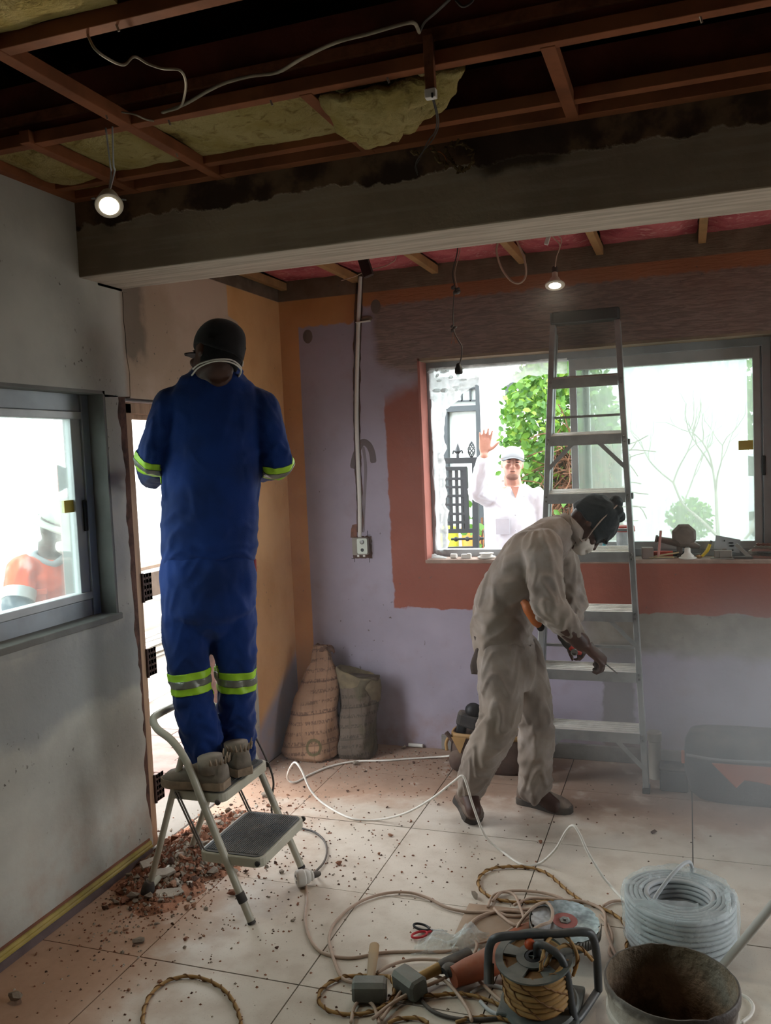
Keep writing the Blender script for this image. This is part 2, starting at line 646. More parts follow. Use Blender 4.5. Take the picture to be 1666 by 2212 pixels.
# ---- floor: tiles on a slab
mb = MB().bb((XL - .02, YF, -.12), (XR, YB + .02, -.007))
floor = struct(mb.build('floor', m_grout))
TS, X0, Y0, GAP = .6015, -.008, 3.622, .0045
i0, i1 = -4, 6
for i in range(i0, i1):
    for j in range(-10, 3):
        x0, y0 = X0 + i * TS, Y0 + j * TS
        x1, y1 = x0 + TS, y0 + TS
        x0, x1, y0, y1 = max(x0, XL), min(x1, XR), max(y0, YF), min(y1, YB)
        if x1 - x0 < .03 or y1 - y0 < .03:
            continue
        dz = RND.uniform(-.0012, 0)
        MB().bb((x0 + GAP / 2, y0 + GAP / 2, -.009), (x1 - GAP / 2, y1 - GAP / 2, dz)).build('tile', m_tile, floor, smooth=None)

# ---- left wall: masonry with window and door openings, plaster coat with torn edges
T = .25
w = MB()
for y0, y1, z0, z1 in ((YF, LW['y0'], 0, 3.3), (LW['y0'], LW['y1'], 0, LW['z0']), (LW['y0'], LW['y1'], LW['z1'], 3.3),
                       (LW['y1'], DR['y0'], 0, 3.3), (DR['y0'], DR['y1'], DR['z1'], 3.3), (DR['y1'], YB + .25, 0, 3.3)):
    w.bb((XL - T, y0, z0 - (.12 if z0 == 0 else 0)), (XL - .018, y1, z1))
wall_left = struct(w.build('wall_left', m_core))
ja, jb = jag(1.3, .022, 5), jag(8.1, .012, 14)
pl = MB()


def pane(y0, y1, z0, z1):
    pl.bb((XL - .019, y0, z0), (XL, y1, z1))


pane(YF, LW['y0'], 0, 2.726)
pane(LW['y0'], LW['y1'], LW['z1'], 2.726)
pane(LW['y0'], LW['y1'], 0, LW['z0'])
# strip between window and door: its door edge is broken plaster, widening to the top
zs = [i * .022 for i in range(91)]
edge = [(3.110 - .035 * (z / 2) ** 2 + ja(z) + jb(z), z) for z in zs]
poly = [(LW['y1'], 0)] + edge + [(LW['y1'], zs[-1])]
Mx = Matrix(((0, 0, 1, XL - .019), (1, 0, 0, 0), (0, 1, 0, 0), (0, 0, 0, 1)))
pl.prism(poly, 0, .019, Mx)
edge2 = [(3.156 + ja(z + 7) * .8, z) for z in [1.98 + i * .02 for i in range(24)]]
pl.prism([(LW['y1'], 1.97)] + edge2 + [(LW['y1'], edge2[-1][1])], 0, .019, Mx)
pane(LW['y1'], 3.19, 2.42, 2.726)
# set-back coat over and beyond the door
edge3 = [(3.166 + ja(z + 7) * .8, z) for z in [1.975 + i * .0205 for i in range(24)]]
pl.prism(edge3[::-1] + [(3.166, 1.975), (DR['y1'], 1.975), (DR['y1'], edge3[-1][1])], 0, .015, Mx)
pl.bb((XL - .019, DR['y1'], 0), (XL - .004, YB, 2.70))
pl.bb((XL - .019, 3.156, 2.42), (XL - .004, DR['y1'], 2.70))
pl.build('plaster_coat', m_left, wall_left, smooth=None)
# cement-lined window reveals
rv = MB()
d0, d1 = XL - T, XL + .002
rv.bb((d0, LW['y1'] - .012, LW['z0']), (d1 - .003, LW['y1'] + .001, LW['z1']))
rv.bb((d0, LW['y0'], LW['z1'] - .012), (d1 - .003, LW['y1'], LW['z1'] + .001))
rv.build('reveal', m_reveal, wall_left, smooth=None)
sl = MB()
ns = 40
top = [(LW['y0'] + (LW['y1'] + .012 - LW['y0']) * i / ns) for i in range(ns + 1)]
jj = jag(4, .006, 9)
sl.prism([(XL - T, LW['y0']), (XL - T, LW['y1'])] + [(XL + .012 + jj(y), y) for y in top[::-1]], LW['z0'] - .02, LW['z0'] + .006)
sl.build('sill', m_reveal, wall_left, smooth=None, bevel=.004)

# ---- skirting on the left wall: yellowed profile over a dark strip
sk = MB()
prof = [(0, 0), (.014, 0), (.014, .028), (.011, .032), (.011, .036), (0, .036)]
y0, y1 = YF, 3.10
Ms = Matrix(((1, 0, 0, XL), (0, 0, 1, 0), (0, 1, 0, 0), (0, 0, 0, 1)))
baseboard = struct(MB().prism(prof, y0, y1, Ms).build('baseboard_left', M('skirting_mauve', '6d5d5c', .8, var=.3, vs=9), smooth=None))
prof2 = [(0, .036), (.017, .036), (.017, .043), (.012, .048), (.014, .053), (.010, .062), (0, .064)]
MB().prism(prof2, y0, y1, Ms).build('cap_moulding', M('skirting_yellow', 'a89548', .65, var=.35, vs=12, dust=.4, dcol='a9927c'), baseboard, smooth=None)
MB().prism([(0, .064), (.005, .064), (.003, .072), (0, .073)], y0, y1, Ms).build('rust_line', M('skirting_rust_line', '7d5340', .9, var=.3), baseboard, smooth=None)

# ---- back wall with window opening and a cut chase
CH = (-1.775, -1.728, 1.245, 2.69)     # chase x0, x1, z0, z1
w = MB()
TB = .27
CZ = ((1.245, -1.793), (1.432, -1.787), (1.645, -1.786), (1.91, -1.781), (2.172, -1.766), (2.457, -1.744), (2.69, -1.721))   # the chase leans a little


def chase(z, side):
    for (za, xa), (zb, xb) in zip(CZ, CZ[1:]):
        if z <= zb:
            break
    x = xa + (xb - xa) * (z - za) / (zb - za)
    return x + (.015 if side > 0 else -.014 - .010 * (z - 1.245) / 1.445)


MW = Matrix(((1, 0, 0, 0), (0, 0, 1, YB), (0, 1, 0, 0), (0, 0, 0, 1)))
for x0, x1, z0, z1 in ((XL - .25, WIN['x0'], 0, CH[2]), (XL - .25, WIN['x0'], CH[3], 3.3),
                       (WIN['x0'], WIN['x1'], 0, WIN['z0']), (WIN['x0'], WIN['x1'], WIN['z1'], 3.3), (WIN['x1'], XR + .25, 0, 3.3)):
    w.bb((x0, YB, z0 - (.12 if z0 == 0 else 0)), (x1, YB + TB, z1))
for k in range(12):
    za, zb = CH[2] + (CH[3] - CH[2]) * k / 12, CH[2] + (CH[3] - CH[2]) * (k + 1) / 12
    w.prism([(XL - .25, za), (chase(za, -1), za), (chase(zb, -1), zb), (XL - .25, zb)], 0, TB, MW)
    w.prism([(chase(za, 1), za), (WIN['x0'], za), (WIN['x0'], zb), (chase(zb, 1), zb)], 0, TB, MW)
wall_back = struct(w.build('wall_back', m_back, smooth=None))
MB().bb((-1.83, YB + .03, CH[2]), (-1.69, YB + TB - .01, CH[3])).build('chase_back', m_core, wall_back, smooth=None)
# torn lips of the chase
jc = jag(12, .010, 11)
for sx in (-1, 1):
    zz = [CH[2] + i * (CH[3] - CH[2]) / 70 for i in range(71)]
    p = [(chase(z, sx), z) for z in zz] + [(chase(z, sx) + sx * max(.0015, .004 + jc(z + sx * 3)), z) for z in zz[::-1]]
    MB().prism(p, 0, .0015, Matrix(((1, 0, 0, 0), (0, 0, -1, YB), (0, 1, 0, 0), (0, 0, 0, 1)))).build('broken_edge', m_core, wall_back, smooth=None)
r = MB()
r.bb((WIN['x0'] - .001, YB - .001, WIN['z0']), (WIN['x0'] + .012, YB + TB, WIN['z1']))
r.build('reveal', m_salmon, wall_back, smooth=None)
r = MB()
r.bb((WIN['x0'], YB - .001, WIN['z1'] - .014), (WIN['x1'], YB + TB, WIN['z1'] + .001))
r.build('lintel_reveal', M('lintel_plaster', '8d7b66', .92, var=.35, vs=7, bump=.5, bs=30), wall_back, smooth=None)
r = MB().bb((WIN['x0'], YB - .003, WIN['z0'] - .02), (WIN['x1'], YB + TB, WIN['z0'] + .004))
r.build('sill', M('dusty_sill', '9b7f70', .9, var=.35, vs=14, dust=.7, dcol='c9bcb0', bump=.4), wall_back, smooth=None, bevel=.006)
# sprayed hook mark
soot = M('dark_smear', '6a6062', .95, var=.2)
hk = spline([(-1.821,4.665,1.615), (-1.801,4.665,1.686), (-1.769,4.665,1.746), (-1.746,4.665,1.763), (-1.716,4.665,1.743), (-1.698,4.665,1.7), (-1.692,4.665,1.642)], 6)
MB().tube(hk, [(.012, .0012)] + [(.019, .0012)] * (len(hk) - 2) + [(.012, .0012)], 10, ref=(0, 1, 0)).build('smear', soot, wall_back)
hk = spline([(-1.75,4.665,1.737), (-1.741,4.665,1.617), (-1.753,4.665,1.485), (-1.766,4.665,1.351), (-1.773,4.665,1.244)], 6)
MB().tube(hk, [(.006, .0008)] + [(.009, .0008)] * (len(hk) - 2) + [(.005, .0008)], 10, ref=(0, 1, 0)).build('smear', M('faint_smear', '7d757b', .95, var=.2), wall_back)
blot = M('filler_patch', '6f6259', .95, var=.3)
for p in ((-2.063,4.665,2.388), (-1.638,4.665,2.519)):
    MB().ell(V(p), (.03, .002, .04)).build('filler_patch', blot, wall_back)
# skirting of bare cement along the back wall
struct(MB().bb((-1.35, YB - .018, 0), (XR, YB + .002, .085)).build('baseboard_back', M('cement_skirting', '85807a', .95, var=.35, vs=8, bump=.5, bs=40), smooth=None, bevel=.004))

# ---- walls that close the room (right wall has an unseen opening, added and sized to let in side light)
w = MB()
w.bb((XR, YF, -.12), (XR + .22, 2.7, 3.3)).bb((XR, 4.2, -.12), (XR + .22, YB + .25, 3.3)).bb((XR, 2.7, 2.25), (XR + .22, 4.2, 3.3))
struct(w.build('wall_right', m_plain, smooth=None))
struct(MB().bb((XL - .25, YF - .22, -.12), (XR + .22, YF, 3.3)).build('wall_front', m_plain, smooth=None))

# ---- concrete beam across the room
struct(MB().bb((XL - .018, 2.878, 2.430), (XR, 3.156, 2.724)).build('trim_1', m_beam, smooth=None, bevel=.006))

# ---- roof void, joists, battens, insulation (all parts of the ceiling)
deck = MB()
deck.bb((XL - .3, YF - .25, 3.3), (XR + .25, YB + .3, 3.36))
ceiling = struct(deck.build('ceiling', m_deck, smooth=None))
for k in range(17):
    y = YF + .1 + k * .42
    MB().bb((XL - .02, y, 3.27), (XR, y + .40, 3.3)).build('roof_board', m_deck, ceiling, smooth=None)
bw = .038


def batten(a, b, mat=m_batten, w=bw, h=bw):
    MB().beam(a, b, w, h).build('batten', mat, ceiling, smooth=None, bevel=.002)


ZC = 2.716 + bw / 2
for y in (.725, 1.26, 1.793, 2.327):
    batten((XL, y, ZC), (XR, y, ZC))
batten((XL, 2.857, ZC), (XR, 2.857, ZC - .004), w=.045)
batten((XL, 2.743, ZC + .006), (XR, 2.743, ZC + .006))
for x, ya, yb in ((-1.587, .725, 2.878), (-1.947, 2.283, 2.876), (-1.002, 2.33, 2.864), (-.319, 2.327, 2.854), (.387, .725, 2.854), (.97, .725, 2.854)):
    batten((x, ya, ZC - .003), (x, yb, ZC - .003))
batten((XL + .02, 1.16, ZC), (XL + .02, 2.873, ZC))
for y in (.755, 1.82, 2.352):
    MB().beam((XL, y, 2.833), (XR, y, 2.833), .05, .155, (0, 0, 1)).build('joist', m_joist, ceiling, smooth=None)
    MB().beam((XL, y - .03, 2.80), (XR, y - .03, 2.80), .02, .03).build('ledger', m_brown, ceiling, smooth=None)
MB().beam((XL, 2.806, 2.823), (XR, 2.806, 2.823), .06, .13).build('joist', m_joist, ceiling, smooth=None)
for x in (-.2, 1.5):
    MB().beam((x, YF, 3.02), (x, 2.8, 3.02), .05, .15).build('rafter', m_joist, ceiling, smooth=None)
nl = MB()
for x, y in ((-1.24, 1.79), (-.87, 1.79), (-1.587, 2.21), (-1.58, 2.57), (-1.45, 2.327), (-1.11, 2.327), (-.755, 2.327), (.05, 2.327)):
    nl.cyl((x, y, 2.717), (x + .004, y + .003, 2.702), .003, 6)
nl.build('nail', M('nail_steel', 'b0a8a0', .4, .8), ceiling)


def wool(name, x0, x1, y0, y1, z, sag, mat, seed, nu=26, nv=14, th=.07, torn=0.0):
    """mineral-wool batt, sagging and tufted underneath"""
    mb = MB()

    def under(u, v):
        x, y = x0 + (x1 - x0) * u, y0 + (y1 - y0) * v
        e = min(1, 6 * min(u, 1 - u)) * min(1, 6 * min(v, 1 - v))
        n = noise.noise((x * 5, y * 5, seed)) * .6 + noise.noise((x * 14, y * 14, seed + 3)) * .35 + noise.noise((x * 34, y * 34, seed)) * .16
        return (x + .012 * noise.noise((x * 9, y * 9, seed + 9)), y, z - sag * (.35 + .65 * math.sin(math.pi * u) ** .7 * math.sin(math.pi * v) ** .7) * e - .028 * n * (.3 + .7 * e))

    mb.grid(under, nu, nv)
    mb.grid(lambda u, v: (x0 + (x1 - x0) * u, y0 + (y1 - y0) * v, z + th), 2, 2)
    # sides
    for fn in (lambda t: (t, 0), lambda t: (t, 1), lambda t: (0, t), lambda t: (1, t)):
        mb.grid(lambda u, v, fn=fn: V(under(*fn(u))).lerp(V((x0 + (x1 - x0) * fn(u)[0], y0 + (y1 - y0) * fn(u)[1], z + th)), v), nu, 1)
    return mb.build(name, mat, ceiling, smooth=True)


def mat_wool(name, a, b, c, d):
    g = G(name)
    n1, n2, n3 = g.noise(4.5, 6, dist=.6), g.noise(22, 6, dist=1.0), g.noise(90, 3)
    col = g.mix(g.st(n1, .4, .66), a, b)
    col = g.mix(g.st(n2, .52, .72), col, c)
    col = g.mix(g.mul(g.st(n1, .62, .74), .9), col, d)
    return g.done(g.bsdf(col, 1.0, 0, g.bump(g.add(n2, g.mul(n3, .5)), .8, .02), Specular_IOR_Level=.05))


m_wool_y = mat_wool('yellow_mineral_wool', 'a8996a', '95854f', '7d6c42', '4a3826')
m_wool_p = mat_wool('pink_mineral_wool', 'bb686b', 'a6545a', 'c98e8a', '843c44')
for k, (x0, x1, y0, y1, sag) in enumerate(((-2.215, -1.965, 2.36, 2.835, .02), (-1.925, -1.61, 2.35, 2.745, .02), (-1.563, -1.026, 2.35, 2.728, .025),
                                          (-.982, -.70, 2.35, 2.71, .02), (-1.84, -1.21, 1.21, 1.766, .03))):
    wool('insulation_batt', x0, x1, y0, y1, 2.749, sag, m_wool_y, k * 3.1)
# the torn corner of the fourth batt hangs down
tg = MB()


def rag(u, v):
    # hangs from the batten, its free right corner torn away
    x = -.967 + (.426 - .19 * v) * u + .03 * noise.noise((u * 5, v * 4, 1))
    y = 2.351 + .368 * v * (1 - .35 * u)
    z = 2.731 - .085 * math.sin(math.pi * min(1, .1 + v * .75)) * (.25 + .75 * math.sin(math.pi * min(1, .2 + .7 * u))) - .022 * noise.noise((u * 9, v * 9, 4))
    return (x, y, z)


tg.grid(rag, 26, 20)
rg = tg.build('insulation_flap', m_wool_y, ceiling, smooth=True, solid=.025)
# far bay: pale battens running to the back wall, pink wool between
xs = (-2.20, -1.755, -1.285, -.805, -.405, .09, .58, 1.07, 1.56)
for x in xs:
    batten((x, 3.156, 2.685), (x, YB + .02, 2.685), m_pinewood, .036, .042)
for k in range(len(xs) - 1):
    wool('insulation_batt', xs[k] + .02, xs[k + 1] - .02, 3.16, YB, 2.715, .045, m_wool_p, 40 + k * 2.3, 22, 24)

# ---- side window: aluminium slider set in the reveal
def bar(mb, a, b, w, h, ref=(0, 0, 1)):
    return mb.beam(a, b, w, h, ref)


xw = XL - .115
window_1 = bpy.data.objects.new('window_1', None)
window_1.location = (xw, 2.05, LW['z0'])
C.objects.link(window_1)
struct(window_1)
y0, y1, z0, z1 = LW['y0'], LW['y1'] - .012, LW['z0'] + .004, LW['z1'] - .012
f = MB()
for a, b in (((xw, y0, z0 + .03), (xw, y1, z0 + .03)), ((xw, y0, z1 - .03), (xw, y1, z1 - .03))):
    f.beam(a, b, .06, .075)
f.beam((xw, y1 - .022, z0), (xw, y1 - .022, z1), .044, .075, (1, 0, 0))
f.beam((xw, y0 + .022, z0), (xw, y0 + .022, z1), .044, .075, (1, 0, 0))
f.build('frame', m_alud, window_1, smooth=None, bevel=.003)
ys, ye = 2.254, y1 - .044
s = MB()
xs_ = xw + .012
s.beam((xs_, ys, z0 + .085), (xs_, ye, z0 + .085), .05, .03).beam((xs_, ys, z1 - .085), (xs_, ye, z1 - .085), .05, .03)
s.beam((xs_, ys + .02, z0 + .06), (xs_, ys + .02, z1 - .06), .04, .03, (1, 0, 0)).beam((xs_, ye - .028, z0 + .06), (xs_, ye - .028, z1 - .06), .056, .03, (1, 0, 0))
sash = s.build('sash', m_alu, window_1, smooth=None, bevel=.003)
MB().bb((xs_ - .002, ys + .03, z0 + .1), (xs_ + .002, ye - .04, z1 - .1)).build('pane', m_glass_l, sash, smooth=None)
MB().bb((xs_ + .016, ye - .02, 1.43), (xs_ + .03, ye - .006, 1.555)).build('latch', m_black, sash, smooth=None, bevel=.003)
st = MB().bb((xs_ + .003, ye - .112, 1.511), (xs_ + .0045, ye - .054, 1.56))
tag(st.build('sticker', m_yellow, sash, smooth=None), 'yellow lined paper sticker on the pane')
xo = xw - .02
s = MB()
s.beam((xo, y0, z0 + .085), (xo, ys + .03, z0 + .085), .05, .028).beam((xo, y0, z1 - .085), (xo, ys + .03, z1 - .085), .05, .028)
s.beam((xo, ys + .02, z0 + .06), (xo, ys + .02, z1 - .06), .04, .028, (1, 0, 0))
sash = s.build('sash', m_alu, window_1, smooth=None, bevel=.003)
MB().bb((xo - .002, y0, z0 + .1), (xo + .002, ys + .01, z1 - .1)).build('pane', m_glass_l, sash, smooth=None)

# ---- back window: wide slider, left third pushed open
yw = YB + .165
window_2 = bpy.data.objects.new('window_2', None)
window_2.location = (-.5, yw, WIN['z0'])
C.objects.link(window_2)
struct(window_2)
x0, x1, z0, z1 = WIN['x0'] + .012, WIN['x1'], WIN['z0'] + .004, WIN['z1'] - .014
f = MB()
f.beam((x0, yw, z0 + .02), (x1, yw, z0 + .02), .07, .04).beam((x0, yw, z1 - .02), (x1, yw, z1 - .02), .07, .045)
f.beam((x0 + .012, yw, z0), (x0 + .012, yw, z1), .024, .07, (0, 1, 0)).beam((x1 - .02, yw, z0), (x1 - .02, yw, z1), .04, .07, (0, 1, 0))
f.build('frame', m_alud, window_2, smooth=None, bevel=.003)
xm = -.56        # meeting line of the two halves
for xa, xb, yy, gm in ((xm - .035, x1 - .05, yw - .014, m_glass_r), (xm + .03, x1 - .03, yw + .02, m_glass_m)):
    s = MB()
    s.beam((xa, yy, z0 + .055), (xb, yy, z0 + .055), .03, .045).beam((xa, yy, z1 - .07), (xb, yy, z1 - .07), .03, .06)
    s.beam((xa + .018, yy, z0 + .03), (xa + .018, yy, z1 - .03), .036, .03, (0, 1, 0)).beam((xb - .016, yy, z0 + .03), (xb - .016, yy, z1 - .03), .034, .03, (0, 1, 0))
    sash = s.build('sash', m_alu, window_2, smooth=None, bevel=.003)
    if gm is m_glass_r:
        MB().bb((xa + .03, yy - .002, z0 + .075), (xb - .03, yy + .002, z1 - .1)).build('pane', gm, sash, smooth=None)
        MB().bb((xb + .004, yy - .03, 1.50), (xb + .02, yy - .012, 1.60)).build('latch', m_black, sash, smooth=None, bevel=.003)
        st = MB().bb((xb - .105, yy - .005, 1.632), (xb - .035, yy - .0035, 1.68))
        tag(st.build('sticker', m_yellow, sash, smooth=None), 'yellow lined paper sticker on the pane')

# ---- door opening: bare timber frame, leaf taken off, hinges still on
door_1 = bpy.data.objects.new('door_1', None)
door_1.location = (XL - .1, 3.61, 0)
C.objects.link(door_1)
struct(door_1)
xf = XL - .075
f = MB()
f.bb((xf - .06, DR['y0'] + .008, 0), (xf + .05, DR['y0'] + .05, 1.955))
f.bb((xf - .06, DR['y1'] - .05, 0), (xf + .05, DR['y1'] - .004, 1.955))
f.bb((xf - .06, DR['y0'] + .008, 1.91), (xf + .05, DR['y1'] - .004, 1.958))
f.bb((xf - .02, DR['y0'] + .045, 1.89), (xf + .02, DR['y1'] - .045, 1.915))
f.build('frame', m_frame, door_1, smooth=None, bevel=.003)
m_hinge = M('rusted_hinge_steel', '4b3a35', .6, .5, var=.4, vs=20)
for z in (.20, .766, 1.10):
    h = MB()
    ya = DR['y0'] + .05
    xh = xf + .052
    n = 4
    # leaf with screw holes: frame of small bars round the holes
    hw, hh = .062, .104
    for k in range(n + 1):
        h.bb((xh, ya, z + hh * k / n - .008), (xh + .004, ya + hw, z + hh * k / n + .008))
    for q in (0, .5, 1):
        h.bb((xh, ya + hw * q - .009 + (.009 if q == 0 else -.009 if q == 1 else 0), z - .008), (xh + .004, ya + hw * q + .009 + (.009 if q == 0 else -.009 if q == 1 else 0), z + hh + .008))
    h.cyl((xh + .002, ya - .003, z - .012), (xh + .002, ya - .003, z + hh + .012), .007, 10)
    h.build('hinge', m_hinge, door_1, smooth=35)


# ================================================================ OUTSIDE
GZ = -.10
m_paver = M('brick_paver', '8d766e', .9, var=.3, vs=9, bump=.4, bs=40, col2='7d6860')
m_yard = M('pale_concrete_yard', '8a8279', .95, var=.2, vs=2, bump=.2)
m_white = M('white_house_paint', 'dfe3e2', .85, var=.05)
m_dkframe = M('charcoal_painted_frame', '3c4347', .6, var=.2)
m_iron = M('charcoal_gate_iron', '33383b', .5, .3, var=.2)
m_plank = M('weathered_white_plank', 'd9d2c8', .8, var=.2, vs=6)
m_timber = M('weathered_brown_board', '8d7866', .85, var=.35, vs=5, bump=.3)
ground = struct(MB().bb((-40, -25, GZ - .3), (40, 45, GZ - .06)).build('ground', m_yard, smooth=None))
ground2 = MB().bb((-40, YB + .27, GZ - .06), (40, 45, GZ)).bb((-40, -25, GZ - .06), (-5.35, YB + .27, GZ))
ground2.build('yard_slab', m_yard, ground, smooth=None)
pv = MB().rbox((0, 0, 0), (.292, .192, .05), .006, n=1)
pv_me = pv.mesh('paver', m_paver)
for i in range(9):
    for j in range(19):
        if i == 8 and j > 9:
            continue
        o = bpy.data.objects.new('paver', pv_me)
        C.objects.link(o)
        adopt(o, ground)
        o.location = (-2.66 - i * .3 - (.15 if j % 2 else 0), 2.7 + j * .2, GZ - .026 + RND.uniform(-.003, .003))
        o.rotation_euler = (RND.uniform(-.012, .012), RND.uniform(-.012, .012), RND.uniform(-.01, .01))
struct(MB().bb((XL - .32, DR['y0'], GZ - .06), (XL - .0, DR['y1'], -.012)).build('trim_2', m_yard, smooth=None))

# neighbour's house far left, seen through the doorway
nh = thing('neighbour_house', 'white neighbour house with grey bay window and tiled sill, seen past the blue worker', 'house', (-8, 11, GZ))
MB().bb((-8.3, 4.2, GZ), (-8, 20, 1.46)).build('wall', m_white, nh, smooth=None)
MB().bb((-8.3, 14.5, 1.46), (-8, 20, 5)).build('wall', m_white, nh, smooth=None)
a, b = V((-8,11.266,1.281)), V((-8,12.038,1.283))
fr = MB()
za, zb = 1.62, 2.66
for y in (a.y - .9, a.y + .35, b.y + .3, b.y + 1.2):
    fr.bb((-8.1, y - .05, za), (-7.98, y + .05, zb + .35))
for z in (za, zb - .25, zb + .35):
    fr.bb((-8.1, a.y - .95, z - .05), (-7.98, b.y + 1.25, z + .05))
wf = fr.build('window_frame', M('grey_window_frame', '7b8080', .6, var=.2), nh, smooth=None)
MB().bb((-8.06, a.y + .4, za + .05), (-8.05, b.y + .25, zb - .3)).build('pane', M('dark_pane', '3a4044', .15, var=.2), wf, smooth=None)
MB().bb((-8.06, b.y + .35, za + .05), (-8.05, b.y + 1.15, zb - .3)).build('pane', bpy.data.materials['dark_pane'], wf, smooth=None)
si = MB()
for k in range(16):
    si.bb((-8.15, a.y - 1 + k * .2, 1.47), (-7.86, a.y - 1 + k * .2 + .19, 1.57))
si.build('sill_tiles', M('cream_sill_tile', 'cfc9bc', .7, var=.15), nh, smooth=None)

# boards lying about outside the door
m_cr = M('brown_plank_wood', '927c6a', .85, var=.35, vs=5, bump=.3)
bench = thing('timber_trestle', 'weathered brown timber trestle standing on the pavers outside the doorway', 'trestle', (-5.4, 7.2, GZ))
for k, (z, dx, w_) in enumerate(((.60, 0, .17), (.60, -.18, .17))):
    MB().bb((-5.3 + dx - .17, 6.2, z), (-5.3 + dx, 8.8, z + .035)).build('plank', m_cr, bench, smooth=None, bevel=.004)
MB().bb((-5.14, 6.2, .36), (-5.11, 8.8, .60)).build('apron', M('dark_apron_board', '5f5046', .9, var=.3), bench, smooth=None)
for y in (6.4, 8.6):
    for x in (-5.16, -5.6):
        MB().bb((x, y, GZ), (x + .05, y + .06, .6)).build('leg', m_cr, bench, smooth=None)
k = 0
for (x, y, z, L, a, w_) in ((-4.75, 6.9, .0, 1.6, .1, .12), (-4.8, 6.95, .03, 1.4, .22, .1), (-4.7, 6.8, .06, 1.5, .05, .1), (-4.85, 7.05, .09, 1.3, -.06, .12),
                            (-4.72, 6.9, .12, 1.5, .14, .09), (-4.78, 7.0, .15, 1.2, .02, .11), (-4.82, 6.85, .18, 1.4, .2, .1)):
    R = Matrix.Rotation(a + 1.45, 3, 'Z')
    o = MB().box((x, y, GZ + z + .013), (L, w_, .024), R).build('plank', m_plank, smooth=None, bevel=.002)
    tag(o, 'whitewashed board in the loose heap of planks on the pavers outside the doorway', 'plank', 'loose white planks outside the door')
o = MB().box(V((-3.917,5.684,-0.085)), (1.3, .09, .03), Matrix.Rotation(1.62, 3, 'Z')).build('plank', m_white, smooth=None, bevel=.002)
tag(o, 'single bright white plank lying flat on the pavers, apart from the heap', 'plank')

# pinkish upright board by the side window
o = MB()
pa, pb = V((-2.95,3.608,1.981)), V((-2.95,3.601,1.009))
o.bb((-2.97, pb.y - .05, GZ), (-2.93, pb.y + .055, 2.25))
tag(o.build('upright_board', M('pale_pink_board', 'c79a94', .8, var=.2, vs=5), smooth=None, bevel=.003), 'pale pink upright timber post standing just outside the side window', 'post')

# white house behind the back yard
hs = thing('white_house', 'white house with charcoal framed glazing across the back yard', 'house', (-1.2, 10, GZ))
HY = 9.8
wl, wr = (-2.778,9.8,2.1), (-2.201,9.8,2.068)
h = MB()
h.bb((-7.7, HY, GZ), ((-2.739,9.8,2.098)[0] - .05, HY + .3, 4.6))
h.bb(((-2.201,9.8,2.068)[0], HY - .12, GZ), ((-1.902,9.8,2.052)[0], HY + .3, 4.6))
h.bb(((-2.992,9.8,2.112)[0], HY, (-2.417,9.8,2.547)[2]), ((-1.887,9.8,2.51)[0], HY + .3, 4.6))
h.bb(((-1.902,9.8,2.052)[0], HY + 1.6, GZ), ((-1.902,9.8,2.052)[0] + 2.6, HY + 1.9, 4.6))
h.build('wall', m_white, hs, smooth=None)
fr = MB()
def hb(pa, pb, w_, d=.12):
    fr.beam(pa, pb, w_, d, (0, 1, 0))
hb((-2.626,9.8,2.545), (-2.682,9.8,0.578), .07)
hb((-2.223,9.8,2.517), (-2.261,9.8,0.576), .07)
hb((-2.741,9.8,2.473), (-2.192,9.8,2.478), .07)
hb((-2.652,9.8,2.173), (-2.225,9.8,2.17), .06)
fr.build('window_frame', m_dkframe, hs, smooth=None)
fr = MB()
for p, q in (((-2.61,9.8,2.4), (-2.249,9.8,2.398)), ((-2.615,9.8,2.262), (-2.254,9.8,2.256)), ((-2.544,9.8,2.396), (-2.543,9.8,2.263)), ((-2.439,9.8,2.4), (-2.439,9.8,2.257)), ((-2.336,9.8,2.393), (-2.336,9.8,2.251)), ((-2.757,9.8,2.061), (-2.668,9.8,2.056))):
    MB().beam(p, q, .018, .03, (0, 1, 0)).build('lead_bar', m_dkframe, hs, smooth=None)
p, q = (-2.774,9.8,1.641), (-2.192,9.8,2.478)
MB().bb((p[0], HY + .04, GZ), (q[0], HY + .05, q[2])).build('pane', M('pale_reflecting_pane', 'c3cfcc', .12, var=.15), hs, smooth=None)
fr = MB()
for p, q in (((-1.846,9.7,2.376), (-1.849,9.7,1.969)), ((-1.867,9.7,2.367), (-1.55,9.7,2.56)), ((-1.591,9.7,2.573), (-1.398,9.7,2.549))):
    fr.beam(p, q, .1, .14, (0, 1, 0))
fr.build('gable_frame', m_dkframe, hs, smooth=None)

# garden gate
gt = thing('garden_gate', 'charcoal iron garden gate with square lattice and spear finials', 'gate', (-3.069,11.738,-0.1))
gy = 6.62
fr = MB()
for p, q, w_ in (((-1.94,6.62,1.619), (-1.536,6.62,1.611), .045), ((-1.557,6.62,1.626), (-1.607,6.62,-0.134), .045), ((-1.94,6.62,1.641), (-1.994,6.62,-0.152), .045), ((-1.964,6.62,1.059), (-1.567,6.62,1.062), .03), ((-1.97,6.62,0.914), (-1.565,6.62,0.923), .03), ((-1.83,6.62,1.061), (-1.828,6.62,0.917), .025), ((-1.943,6.62,1.557), (-1.63,6.62,1.55), .03), ((-1.641,6.62,1.557), (-1.641,6.62,1.063), .03)):
    fr.beam(p, q, w_, .04, (0, 1, 0))
fr.build('frame', m_iron, gt, smooth=None)
MB().beam((-1.909,6.62,1.556), (-1.917,6.62,1.066), .022, .022, (0, 1, 0)).build('bar', m_iron, gt, smooth=None)
MB().beam((-1.859,6.62,1.554), (-1.868,6.62,1.065), .022, .022, (0, 1, 0)).build('bar', m_iron, gt, smooth=None)
